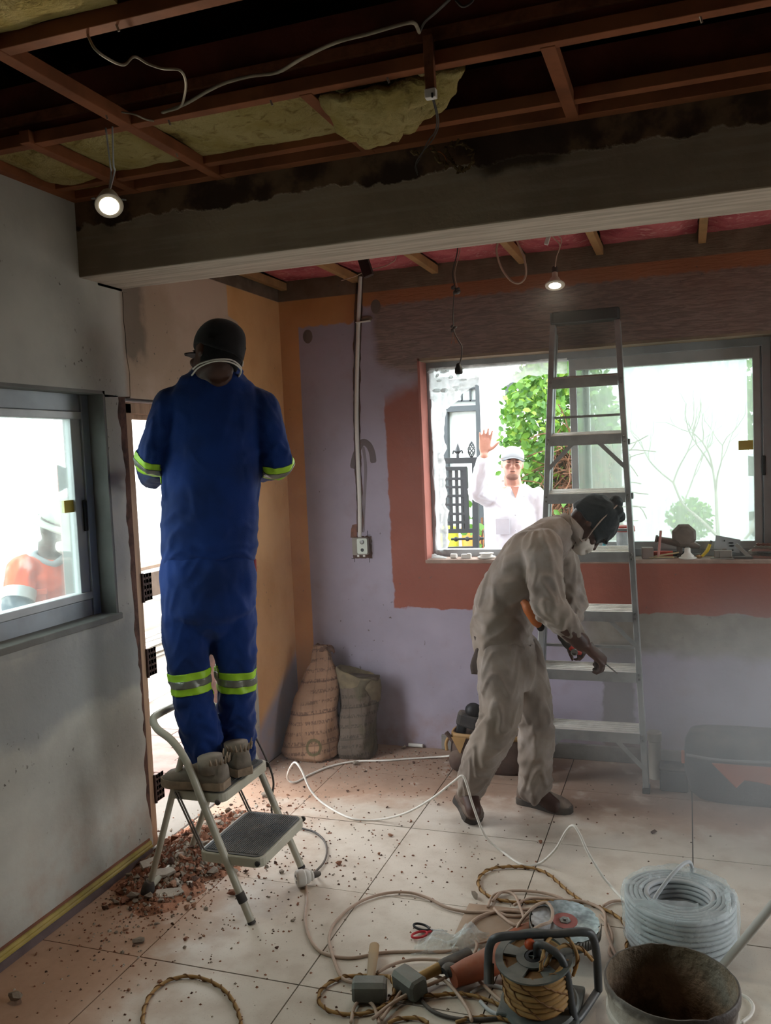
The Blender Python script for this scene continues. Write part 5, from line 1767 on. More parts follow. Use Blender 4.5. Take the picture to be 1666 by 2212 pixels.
def hand(mb, w, d, n, side, curl, k=1.0, thumb=(.55, .75, .25), spread=.0):
    """palm, four unequal bent fingers and a side-set thumb; d finger direction, n the way the palm faces, side +1/-1 puts the thumb"""
    d = V(d).normalized()
    n = V(n)
    n = (n - d * n.dot(d)).normalized()
    t = d.cross(n) * side
    w = V(w)
    mb.tube([w - d * .035 * k, w, w + d * .03 * k, w + d * .07 * k, w + d * .092 * k], [(.024 * k, .018 * k), (.026 * k, .018 * k), (.036 * k, .0165 * k), (.041 * k, .0145 * k), (.037 * k, .011 * k)], 12, ref=n)
    for i, L in enumerate((.070, .078, .073, .056)):
        b = w + d * (.084 - .004 * abs(i - 1)) * k + t * (.030 - .0205 * i) * k
        di = (d + t * spread * (1.3 - i)).normalized()
        ni = (n - di * n.dot(di)).normalized()
        pts = [b - di * .02 * k, b]
        a = 0
        c = curl[i] if isinstance(curl, (list, tuple)) else curl
        for seg in (.46, .31, .23):
            a += c
            pts.append(pts[-1] + (di * math.cos(a) + ni * math.sin(a)) * L * seg * k)
        r = (.0088 if i < 3 else .0078) * k
        mb.tube(pts, [r * 1.05, r * 1.05, r, r * .93, r * .78], 8)
    b = w + d * .022 * k + t * .026 * k
    dt = (d * thumb[0] + t * thumb[1] + n * thumb[2]).normalized()
    d2 = (dt + d * .55 + n * .15).normalized()
    mb.tube([b - dt * .012 * k, b + dt * .034 * k, b + dt * .034 * k + d2 * .030 * k, b + dt * .034 * k + d2 * .052 * k], [.0145 * k, .0115 * k, .0098 * k, .0078 * k], 8)


def torso(mb, pts, radii, F, n=20):
    q = spline(pts, 5)
    mb.tube(q, lerps(radii, len(q)), n, ref=F)


def limb(mb, pts, radii, n=12, sm=5):
    q = spline(pts, sm)
    mb.tube(q, lerps(radii, len(q)), n)
    for p, r in ((q[0], radii[0]), (q[-1], radii[-1])):
        r = r if not isinstance(r, tuple) else r[0]
        mb.ell(p, (r * .98, r * .98, r * .98), None, 10, 7)


def folds(o, segs, amp, seed, base=.004):
    """press cloth creases into a garment: rings and slants round each limb, strongest near the joints"""
    me = o.data
    me.update()
    S = []
    for a, b, f, pa, pb in segs:
        a, b = V(a), V(b)
        ax = (b - a)
        L = ax.length
        S.append((a, ax / L, L, f, pa, pb, frame(ax)))
    nv = [v.normal.copy() for v in me.vertices]
    for v, nn in zip(me.vertices, nv):
        p = v.co
        best = None
        for s in S:
            t = max(0, min(s[2], (p - s[0]).dot(s[1])))
            dd = (p - s[0] - s[1] * t).length
            if best is None or dd < best[0]:
                best = (dd, t, s)
        dd, t, s = best
        q = p - s[0] - s[1] * t
        x, y = q.dot(s[6].col[0]), q.dot(s[6].col[1])
        ang = math.atan2(y, x)
        u = t / s[2]
        w = s[4] * (1 - u) ** 1.5 + s[5] * u ** 1.5 + .25
        ph = noise.noise((math.cos(ang) * 1.1, math.sin(ang) * 1.1, seed))
        r = noise.noise((math.cos(ang) * .9 + seed, math.sin(ang) * .9, t * s[3] * 1.25 + ph * 2.2))
        r2 = noise.noise((p.x * 16 + seed, p.y * 16, p.z * 16))
        ridge = max(0, 1 - abs(r) * 3.4) ** 1.3
        v.co = p + nn * (amp * min(w, 1.5) * (ridge - .22) + base * r2)
    bm = bmesh.new()
    bm.from_mesh(me)
    for _ in range(3):
        bmesh.ops.smooth_vert(bm, verts=bm.verts, factor=.5, use_axis_x=True, use_axis_y=True, use_axis_z=True)
    bm.to_mesh(me)
    bm.free()
    me.update()
    return o


def band(o, c, ax, hw, rmax, off, mat, name, parent, keep=None):
    """strip of tape sewn round a sleeve or leg: cut from the garment itself and set proud of it"""
    bm = bmesh.new()
    bm.from_mesh(o.data)
    c, ax = V(c), V(ax).normalized()
    for f in [f for f in bm.faces if True]:
        q = f.calc_center_median() - c
        t = q.dot(ax)
        if abs(t) > hw + .03 or (q - ax * t).length > rmax or (keep and not keep(q + c)):
            f.tag = True
    bmesh.ops.delete(bm, geom=[f for f in bm.faces if f.tag], context='FACES')
    for sg in (1, -1):
        g = bm.verts[:] + bm.edges[:] + bm.faces[:]
        bmesh.ops.bisect_plane(bm, geom=g, plane_co=c + ax * hw * sg, plane_no=ax * sg, clear_outer=True)
    bm.normal_update()
    for v in bm.verts:
        v.co += v.normal * off
    me = bpy.data.meshes.new(name)
    bm.to_mesh(me)
    bm.free()
    me.materials.append(mat)
    me.shade_smooth()
    b = bpy.data.objects.new(name, me)
    C.objects.link(b)
    adopt(b, parent)
    md = b.modifiers.new('thickness', 'SOLIDIFY')
    md.thickness = .002
    return b


def shoe(name, heel, toe, ankle, parent, m_up, m_sole, L=None, w=.05, lace=None):
    """boot: welted sole and a shaped upper that rises to the ankle"""
    heel, toe, ankle = V(heel), V(toe), V(ankle)
    d = (toe - heel)
    L = d.length
    d.normalize()
    up = V((0, 0, 1))
    up = (up - d * up.dot(d)).normalized()
    x = d.cross(up)
    prof = [(0, .62), (.04, .80), (.12, .86), (.30, .78), (.5, .86), (.68, 1.0), (.82, .98), (.93, .72), (1.0, .3)]
    so = MB()
    rings = []
    for h in (0, .008, .024, .030):
        g = 1.0 if h < .03 else .96
        right = [heel + d * L * t + x * w * k * g + up * h for t, k in prof]
        left = [heel + d * L * t - x * w * k * g + up * h for t, k in prof[::-1]]
        rings.append(right + left)
    so.loft(rings)
    upm = MB()
    rows = [(0.015, .62, .09), (.07, .80, .105), (.15, .84, .112), (.27, .80, .112), (.38, .82, .098), (.5, .86, .082), (.63, .95, .070), (.77, .96, .062), (.89, .80, .052), (.97, .45, .034)]
    q = [(heel + d * L * t, k * w * .97, h) for t, k, h in rows]
    rr = []
    for p, k, h in q:
        ring = []
        for i in range(16):
            a = math.pi * i / 15
            ring.append(p + x * k * math.copysign(abs(math.cos(a)) ** .7, math.cos(a)) + up * (.022 + (h - .022) * math.sin(a) ** .8))
        rr.append(ring)
    upm.loft(rr)
    upm.tube([heel + d * .062 + up * .06, heel + d * .066 + up * .118], [(.050), (.047)], 14)
    o = upm.build(name, m_up, parent, smooth=True)
    so.build('sole', m_sole, o, smooth=30)
    return o, d, x, up, L


def skinmat(name, c, c2):
    g = G(name)
    col = g.mix(g.st(g.noise(9, 4), .35, .7), c, c2)
    return g.done(g.bsdf(col, .5, 0, g.bump(g.noise(120, 3), .12, .003), Specular_IOR_Level=.35))


def clothmat(name, c, c2, weave=420, dust=0.0, dcol='b0a498'):
    g = G(name)
    n = g.noise(5, 5)
    col = g.mix(g.st(n, .35, .7), c, c2)
    if dust:
        col = g.mix(g.mul(g.st(g.noise(7, 6), .45, .75), dust), col, dcol)
    return g.done(g.bsdf(col, .88, 0, g.bump(g.add(g.noise(weave, 2), g.mul(g.noise(30, 4), 1.2)), .25, .004), Specular_IOR_Level=.15, Sheen_Weight=.15))


m_skin_d = skinmat('dark_brown_skin', '4a3128', '3b261f')
m_skin_p = skinmat('fair_skin', 'b98a76', 'a87868')
m_blue = clothmat('royal_blue_overall_cloth', '0f2f6e', '0b2455')
m_grey_c = clothmat('dusty_taupe_overall_cloth', '908479', '7b7067', dust=.45, dcol='b6aea9')
m_white_c = clothmat('white_shirt_cloth', 'c9ccd2', 'bcc0c8')
m_orange_c = clothmat('orange_work_jacket_cloth', 'e2572c', 'c94a26')
m_lime = M('lime_reflective_tape', '9ccb2e', .5, var=.1)
m_silver = M('silver_reflective_tape', '77796f', .35, .3, var=.15)
m_capb = clothmat('dark_charcoal_cap_cloth', '1c1b1d', '141315')
m_boot = M('dusty_brown_boot_leather', '5b4a40', .7, var=.35, vs=14, dust=.55, bump=.3)
m_sole = M('boot_sole_rubber', '2e2926', .85, var=.3, dust=.5)
m_sneak = M('dusty_grey_work_shoe', '6d655a', .8, var=.35, vs=16, dust=.5, bump=.3)
m_snsole = M('tan_crepe_sole', '8a7763', .85, var=.35, vs=22, dust=.3, bump=.4)
m_maskw = M('white_mask_felt', 'cfc8be', .9, var=.08)
m_strap = M('white_elastic', 'c9c4bc', .8, var=.05)
m_hair = M('short_black_hair', '0f0d0d', .95, var=.3, vs=60, bump=.5, bs=200)


# ---------------------------------------------------------------- worker in blue on the step stool
def blue_worker():
    F = V((-.50, .866, 0))
    X0 = V((.866, .5, 0))
    hc = (-1.704,2.99,2.1)
    J = dict(neck=(-1.725,3.015,2.033), sl=(-1.888,2.945,1.921), sr=(-1.595,3.109,1.903), chest=(-1.754,3.015,1.802), waist=(-1.785,2.998,1.484), hip=(-1.797,2.983,1.256), low=(-1.8,2.98,1.081),
             el=(-1.945,2.889,1.721), er=(-1.545,3.122,1.682), wl=(-2.099,3.085,1.645), wr=(-1.723,3.302,1.652),
             hl=(-1.879,2.95,1.205), hr=(-1.731,3.043,1.192), kl=(-1.857,2.901,0.847), kr=(-1.724,3.031,0.824), al=(-1.785,2.921,0.476), ar=(-1.762,3.078,0.482))
    H = Head(hc, V((-.88, .32, -.40)), V((.02, .40, 1)), 1.12)
    b = MB()
    H.add(b)
    b.tube([V(J['neck']) - V((0, 0, .03)), H.at(0, -.02, .05)], [.062, .056], 12)
    torso(b, [J['low'], J['hip'], J['waist'], J['chest'], V(J['neck']) + V((0, 0, -.05)), V(J['neck'])], [(.10, .09), (.155, .11), (.14, .10), (.16, .11), (.10, .08), (.06, .06)], F)
    for s, e, w in (('sl', 'el', 'wl'), ('sr', 'er', 'wr')):
        limb(b, [J['chest'], J[s], J[e], J[w]], [.05, .048, .040, .030])
    for h, k, a in (('hl', 'kl', 'al'), ('hr', 'kr', 'ar')):
        limb(b, [J[h], J[k], J[a]], [.085, .058, .040])
    fl, fr_ = V(J['al']), V(J['ar'])
    limb(b, [fl, fl + V((-.10, 0, -.08))], [.04, .035])
    limb(b, [fr_, fr_ + V((-.08, .05, -.08))], [.04, .035])
    for w, e, sd in (('wl', 'el', 1), ('wr', 'er', -1)):
        d = (V(J[w]) - V(J[e])).normalized()
        hand(b, V(J[w]) + d * .02, F + V((0, 0, .35)), V((.3 * sd, .2, -.3)), sd, .55)
    body = fuse(b, 'person', m_skin_d, None, .0065, 4)
    tag(body, 'worker in a royal blue overall and dark cap, seen from behind on the step stool', 'person')
    # jacket
    g = MB()
    torso(g, [(-1.792,2.987,1.292), (-1.792,2.99,1.338), (-1.783,2.997,1.466), (-1.761,3.004,1.684), J['chest'], (-1.743,3.016,1.915), (-1.736,3.019,1.987), (-1.729,3.02,2.044), (-1.724,3.018,2.072)],
          [(.178, .128), (.190, .138), (.190, .142), (.188, .138), (.184, .13), (.190, .108), (.150, .092), (.095, .078), (.070, .068)], F, 26)
    for s, e, w in (('sl', 'el', 'wl'), ('sr', 'er', 'wr')):
        s_, e_, w_ = V(J[s]), V(J[e]), V(J[w])
        limb(g, [s_ + (V(J['chest']) - s_) * .25, s_, s_.lerp(e_, .5), e_], [.068, .070, .073, .072])
        limb(g, [e_, e_.lerp(w_, .5), e_.lerp(w_, 1.0)], [.074, .070, .060])
    jk = fuse(g, 'jacket', m_blue, body, .0075, 7)
    segs = [(J['neck'], J['waist'], 7, .4, .5), (J['waist'], (-1.792,2.987,1.292), 16, .4, 1.4)]
    for s, e, w in (('sl', 'el', 'wl'), ('sr', 'er', 'wr')):
        segs += [(J[s], J[e], 11, .5, 1.2), (J[e], J[w], 13, 1.2, .6)]
    folds(jk, segs, .0085, 3.3)
    for s, e, c, ax in (('sl', 'el', (-1.97,2.905,1.694), (V(J['wl']) - V(J['sl'])) + V((0, 0, -.12))), ('sr', 'er', (-1.558,3.142,1.658), (V(J['wr']) - V(J['sr'])) + V((0, 0, -.12)))):
        kp = lambda p: abs((p - V((-1.763,3.004,1.684))).dot(X0)) > .196
        bd = band(jk, c, ax, .040, .105, .003, m_lime, 'reflective_tape', jk, kp)
        band(jk, c, ax, .013, .105, .005, m_silver, 'silver_stripe', jk, kp)
    cl = MB()
    q = [J['neck']]
    ring = []
    n0 = V((-1.724,3.018,2.065))
    X = F.cross(V((0, 0, 1)))
    cl.loft([[n0 + X * math.cos(a) * rx + F * math.sin(a) * ry + V((0, 0, z - .012 * math.sin(a))) for a in [2 * math.pi * i / 28 for i in range(28)]] for rx, ry, z in ((.078, .076, -.03), (.072, .072, .034), (.069, .069, .035), (.100, .094, -.030))], cap=False, closed=True)
    cl.build('collar', m_blue, jk, smooth=True)
    # trousers
    g = MB()
    torso(g, [(-1.792,2.989,1.327), (-1.797,2.982,1.247), (-1.801,2.982,1.117), (-1.801,2.982,1.043), (-1.803,2.975,0.951)], [(.178, .128), (.192, .142), (.185, .142), (.12, .115), (.03, .04)], F, 24)
    limb(g, [J['hl'], (-1.875,2.929,1.033), J['kl'], (-1.833,2.907,0.67), (-1.796,2.917,0.469)], [.098, .099, .077, .079, .066], 16)
    limb(g, [J['hr'], (-1.727,3.032,1.016), J['kr'], (-1.745,3.052,0.631), (-1.756,3.069,0.47)], [.094, .095, .077, .077, .066], 16)
    tr = fuse(g, 'trousers', m_blue, body, .0075, 6)
    folds(tr, [((-1.792,2.989,1.327), (-1.798,2.974,0.989), 9, .5, .6), (J['hl'], J['kl'], 9, .4, .9), (J['kl'], J['al'], 15, .8, 1.6), (J['hr'], J['kr'], 9, .4, .9), (J['kr'], J['ar'], 15, .8, 1.7)], .0095, 8.1)
    for k, c, h, a in (('kl', (-1.847,2.903,0.837), 'hl', 'al'), ('kr', (-1.729,3.028,0.817), 'hr', 'ar')):
        ax = V((.10 if k == 'kl' else -.06, 0, -1))
        band(tr, c, ax, .042, .105, .003, m_lime, 'reflective_tape', tr)
        band(tr, c, ax, .014, .105, .005, m_silver, 'silver_stripe', tr)
    pk = MB().rbox(V((-1.636,3.061,1.27)), (.02, .02, .05), .006)
    pk.build('red_label', M('red_cloth_label', '8a2f33', .8), tr, smooth=None)
    # cap, hair, mask strap, ear tag
    cp = MB()
    H.shell(cp, .125, .233, .010, tilt=.035)
    cap_ = baked(cp.build('cap', m_capb, body, smooth=True), ('SUBSURF', dict(levels=1)))
    br = MB()
    br.grid(lambda u, v: H.at((u - .5) * .15 * (1 - .25 * v * v), .088 + .075 * v * math.cos((u - .5) * 2.2), .142 + .008 * v - .05 * (u - .5) ** 2 * 4 * .5), 14, 6)
    br.build('brim', m_capb, cap_, smooth=True, solid=.004)
    MB().ell(H.at(0, 0, .246), (.009, .009, .005), Matrix((H.X, H.F, H.U)).transposed()).build('cap_button', m_capb, cap_)
    hr = MB()
    hr.loft([H.ring((h, f - .06, bk, w), .003) for h, f, bk, w in HEAD[4:9]])
    hr.build('hair', m_hair, body, smooth=True)
    for dz, ft in ((0, .0), (.006, .004)):
        pts = [H.at(.066, .035, .048 + dz), H.at(.072, -.03, .052 + dz), H.at(.05, -.082, .058 + dz), H.at(0, -.098, .060 + dz * 1.5), H.at(-.05, -.08, .050 + dz), H.at(-.072, -.02, .036 + dz * 2), H.at(-.068, .03, .02 + dz * 4)]
        MB().tube(spline(pts, 6), .0032, 6).build('mask_strap', m_strap, body, smooth=True)
    mk = MB()
    mk.ell(H.at(0, .085, .055), (.055 * 1, .045, .05), Matrix((H.X, H.F, H.U)).transposed(), 16, 10)
    mk.build('dust_mask', m_maskw, body, smooth=True)
    MB().box(H.at(.078, -.035, .104), (.018, .006, .022), Matrix((H.F, H.X, H.U)).transposed()).build('strap_buckle', m_strap, cap_, smooth=None, bevel=.002)
    MB().tube(spline([H.at(.074, -.02, .10), H.at(.081, .03, .085), H.at(.07, .07, .10)], 5), .004, 6).build('spectacle_arm', m_black, body)
    # shoes
    z = .474
    hl, tl = V((-1.641,2.774,0.474)), V((-1.912,2.759,0.474))
    o, d, x, up, L = shoe('shoe', hl, tl, V(J['al']) + V((0, 0, .01)), body, m_sneak, m_snsole, w=.05)
    hr_, tr_ = V((-1.634,2.899,0.474)), V((-1.634,2.899,0.474)) + V((-.21, .14, 0))
    o2, d2, x2, up2, L2 = shoe('shoe', hr_, tr_, V(J['ar']) + V((0, 0, .01)), body, m_sneak, m_snsole, w=.05)
    for o_, h_, d_, u_, x_ in ((o, hl, d, up, x), (o2, hr_, d2, up2, x2)):
        tn = MB()
        r = random.Random(5)
        for k in range(9):
            a = (k / 8 - .5) * 2.6
            q0 = h_ + d_ * (.055 - .062 * math.cos(a)) + x_ * .05 * math.sin(a) + u_ * .10
            tn.tube([q0, q0 + u_ * r.uniform(.012, .03) - d_ * .006 * math.cos(a) + x_ * .008 * math.sin(a)], [.006, .002], 5)
        tag(tn.build('frayed_collar', m_snsole, o_, smooth=True), kind='stuff')
    return body


blue_worker()


# ---------------------------------------------------------------- worker in taupe, bending with a screwdriver
def grey_worker():
    F = V((.93, .06, -.12))
    H = Head((-0.428,4.051,1.34), V((.30, .10, -.95)), V((.90, .30, .33)), 1.04)
    J = dict(neck=(-0.533,4.012,1.304), sn=(-0.606,3.791,1.247), sf=(-0.589,4.156,1.216), chest=(-0.678,3.943,1.187), waist=(-0.8,3.895,0.969), hip=(-0.807,3.881,0.81), low=(-0.793,3.879,0.714),
             en=(-0.569,3.682,1.016), ef=(-0.532,4.157,0.937), wn=(-0.443,3.735,0.848), wf=(-0.535,3.925,0.837),
             hn=(-0.815,3.792,0.788), hf=(-0.757,3.99,0.744), kn=(-0.796,3.674,0.521), kf=(-0.681,3.921,0.444), an=(-0.957,3.699,0.177), af=(-0.71,3.95,0.093))
    b = MB()
    H.add(b)
    b.tube([V(J['neck']) + (V(J['chest']) - V(J['neck'])) * .2, H.at(0, -.03, .045)], [.065, .058], 12)
    torso(b, [J['low'], J['hip'], J['waist'], J['chest'], J['neck']], [(.10, .09), (.15, .115), (.14, .105), (.165, .115), (.075, .07)], F)
    for s, e, w in (('sn', 'en', 'wn'), ('sf', 'ef', 'wf')):
        limb(b, [J['chest'], J[s], J[e], J[w]], [.06, .056, .052, .040])
    for h, k, a in (('hn', 'kn', 'an'), ('hf', 'kf', 'af')):
        limb(b, [J[h], J[k], J[a]], [.088, .060, .042])
    limb(b, [J['an'], (-0.916,3.624,0.106)], [.042, .036])
    limb(b, [J['af'], (-0.607,3.938,0.028)], [.042, .036])
    # near hand grips the screwdriver handle, fingers closed round it
    wn = V(J['wn'])
    dn = (V((-0.361,3.748,0.775)) - wn).normalized()
    hand(b, wn + dn * .02, dn, V((-.45, .15, -.75)), 1, [1.05, 1.0, .95, .9], 1.22, thumb=(.85, .35, .6))
    wf = V(J['wf'])
    df = (V((-0.485,3.908,0.8)) - wf).normalized()
    hand(b, wf + df * .012, df, V((.1, .2, -.9)), -1, [.9, .9, .85, .85], 1.0, thumb=(.8, .5, .5))
    body = fuse(b, 'person', m_skin_d, None, .0062, 4)
    tag(body, 'worker in dusty taupe overalls, beanie and white mask, bending forward before the ladder', 'person')
    # jacket
    g = MB()
    torso(g, [(-0.796,3.882,0.767), (-0.817,3.88,0.843), J['waist'], (-0.744,3.912,1.085), J['chest'], (-0.597,3.982,1.266), (-0.525,4.016,1.313)],
          [(.172, .128), (.176, .14), (.178, .138), (.188, .138), (.186, .128), (.14, .098), (.080, .076)], F, 26)
    for s, e, w, r in (('sn', 'en', 'wn', 1), ('sf', 'ef', 'wf', .95)):
        s_, e_, w_ = V(J[s]), V(J[e]), V(J[w])
        limb(g, [s_ + (V(J['chest']) - s_) * .3, s_, s_.lerp(e_, .5), e_], [.085 * r, .086 * r, .080 * r, .074 * r])
        limb(g, [e_, e_.lerp(w_, .35), e_.lerp(w_, .72)], [.074 * r, .066 * r, .050 * r])
    jk = fuse(g, 'jacket', m_grey_c, body, .0072, 7)
    segs = [(J['neck'], J['chest'], 8, .4, .6), (J['chest'], J['waist'], 9, .6, 1.0), (J['waist'], J['hip'], 12, 1.2, 1.0)]
    for s, e, w in (('sn', 'en', 'wn'), ('sf', 'ef', 'wf')):
        segs += [(J[s], J[e], 10, .8, 1.3), (J[e], J[w], 14, 1.3, .9)]
    folds(jk, segs, .012, 5.7)
    cl = MB()
    nk = V((-0.513,4.02,1.312))
    ax = (H.at(0, -.03, .05) - V(J['chest'])).normalized()
    Rc = frame(ax, F)
    cl.loft([cl.ring(nk + ax * z, Rc, rr, rr * 1.02, 26) for z, rr in ((-.035, .085), (.028, .074), (.03, .070), (-.03, .078))], cap=False, closed=True)
    cl.build('collar', m_grey_c, jk, smooth=True)
    pk = MB()
    q = V((-0.679,3.756,0.955))
    pk.prism([(-.045, .05), (.05, .035), (.045, -.06), (-.04, -.06)], -.006, .006, Matrix.Translation(q) @ frame((-.1, -1, .1)).to_4x4())
    # trousers
    g = MB()
    torso(g, [(-0.803,3.884,0.831), J['hip'], (-0.793,3.878,0.693), (-0.783,3.874,0.587)], [(.165, .12), (.172, .135), (.165, .13), (.12, .10)], F, 24)
    limb(g, [J['hn'], (-0.8,3.736,0.666), J['kn'], (-0.878,3.685,0.341), (-0.946,3.693,0.189)], [.100, .100, .088, .082, .066], 16)
    limb(g, [J['hf'], (-0.715,3.953,0.612), J['kf'], (-0.689,3.936,0.246), (-0.703,3.952,0.102)], [.098, .094, .082, .078, .076], 16)
    tr = fuse(g, 'trousers', m_grey_c, body, .0075, 6)
    folds(tr, [((-0.803,3.884,0.831), (-0.783,3.875,0.608), 9, .8, .6), (J['hn'], J['kn'], 8, .5, 1.3), (J['kn'], J['an'], 12, 1.4, 1.3), (J['hf'], J['kf'], 8, .5, 1.2), (J['kf'], J['af'], 12, 1.2, 1.6)], .012, 2.2)
    th = MB()
    c = V((-0.842,3.699,0.663))
    R = frame((-.55, -1, 0), (0, 0, 1))
    th.rbox(c, (.085, .13, .012), .01, R)
    th.build('cargo_pocket', m_grey_c, tr, smooth=None, bevel=.004)
    rag_ = MB().grid(lambda u, v: V((-0.901,3.767,0.854)) + V((-.02 + .035 * u - .012 * v, -.02 * u, -.17 * v - .01 * noise.noise((u * 3, v * 4, 3)))) + V((.01 * math.sin(v * 6 + u * 3), .01 * math.sin(v * 5), 0)), 4, 10)
    rag_.build('hanging_rag', M('dark_rag', '4a3f3a', .9, var=.3), tr, smooth=True, solid=.006)
    # beanie with bunched top, mask, straps
    bn = MB()
    H.shell(bn, .100, .233, .014, tilt=.02)
    for (x, f, h, rx) in ((.0, -.035, .255, .036), (-.01, .03, .252, .032), (.025, -.005, .243, .036), (.045, .06, .15, .02)):
        bn.ell(H.at(x, f, h), (rx, rx * .85, rx * .8), Matrix((H.X, H.F, H.U)).transposed(), 12, 8)
    bn.ell(H.at(0, .108, .150), (.05, .016, .010), Matrix((H.X, H.F, H.U)).transposed(), 12, 8)
    be = fuse(bn, 'beanie', clothmat('charcoal_fleece', '2b3133', '1e2325', weave=200), body, .005, 5)
    folds(be, [(H.at(0, 0, .1), H.at(0, 0, .25), 18, .6, 1.6)], .005, 1.2, .002)
    R = Matrix((H.X, H.F, H.U)).transposed()
    mk = MB()
    mk.loft([[H.at(.060 * k * math.cos(a), f + .012 * math.cos(a) ** 2 * -1.6, .055 + .052 * k * math.sin(a)) for a in [2 * math.pi * i / 28 for i in range(28)]] for k, f in ((1.0, .070), (.96, .092), (.8, .112), (.5, .126), (.15, .130))])
    mk.build('dust_mask', m_maskw, body, smooth=True)
    for pts in ([H.at(.058, .062, .062), H.at(.078, .03, .10), H.at(.088, .00, .150), H.at(.074, -.02, .205), H.at(.03, -.03, .252), H.at(-.04, -.03, .25)],
                [H.at(.058, .062, .048), H.at(.070, .02, .035), H.at(.066, -.05, .035), H.at(.03, -.09, .05), H.at(-.04, -.085, .05)]):
        MB().tube(spline(pts, 6), .0032, 6).build('mask_strap', M('dusty_elastic', 'a08f82', .8), body, smooth=True)
    MB().ell(H.at(.078, -.006, .098), (.006, .014, .02), R).build('ear', m_skin_d, body)
    # boots
    shoe('boot', (-1.034,3.82,0.075), (-0.929,3.725,0), V(J['an']) + V((0, 0, .02)), body, m_boot, m_sole, w=.052)
    shoe('boot', (-0.793,4.03,0), (-0.532,3.943,0), V(J['af']) + V((0, 0, .03)), body, m_boot, m_sole, w=.052)
    # screwdriver in the near hand
    t = thing('screwdriver', 'screwdriver held out in the hand of the bending masked worker', 'screwdriver', (-0.342,3.742,0.751))
    a, c = V((-0.391,3.744,0.795)), V((-0.297,3.745,0.716))
    d = (c - a).normalized()
    MB().tube([a - d * .02, a, a + d * .05, a + d * .062], [.009, .0125, .011, .006], 12).build('handle', m_black, t)
    MB().tube([a + d * .06, c - d * .006, c], [.003, .003, .0018], 8).build('shaft', m_steel, t)
    # cordless tool hanging from the far hand
    t = thing('handheld_tool', 'black and red hand tool held below the cuff of the bending worker', 'tool', (-0.506,3.9,0.794))
    a, m_, c = V((-0.547,3.889,0.836)), V((-0.503,3.886,0.796)), V((-0.451,3.886,0.76))
    MB().tube(spline([a, m_, c], 5), [.018, .026, .024, .017], 14).build('body', m_rub, t)
    MB().tube([V((-0.507,3.858,0.798)), V((-0.48,3.866,0.776)), V((-0.461,3.872,0.767))], [.012, .014, .008], 12).build('red_trim', M('red_tool_plastic', 'b0392c', .5), t)
    q = V((-0.489,3.852,0.777))
    MB().lathe([(.011, -.004), (.016, 0), (.016, .006), (.01, .008), (.010, .002)], 16, q, frame((.1, -1, -.2))).build('chuck_ring', m_steel, t)
    # orange handled tool tucked under the arm
    t = thing('orange_tool', 'orange handled tool tucked at the waist of the bending worker', 'tool', (-0.654,3.713,0.98))
    MB().tube(spline([(-0.689,3.746,1.02), (-0.662,3.727,0.99), (-0.639,3.737,0.943), (-0.624,3.761,0.91)], 5), [.016, .026, .024, .015], 14).build('handle', M('orange_tool_plastic', 'b0622f', .55, var=.2, dust=.2), t)
    MB().ell(V((-0.62,3.762,0.906)), (.018, .018, .02)).build('end_cap', m_black, t)
    return body


grey_worker()


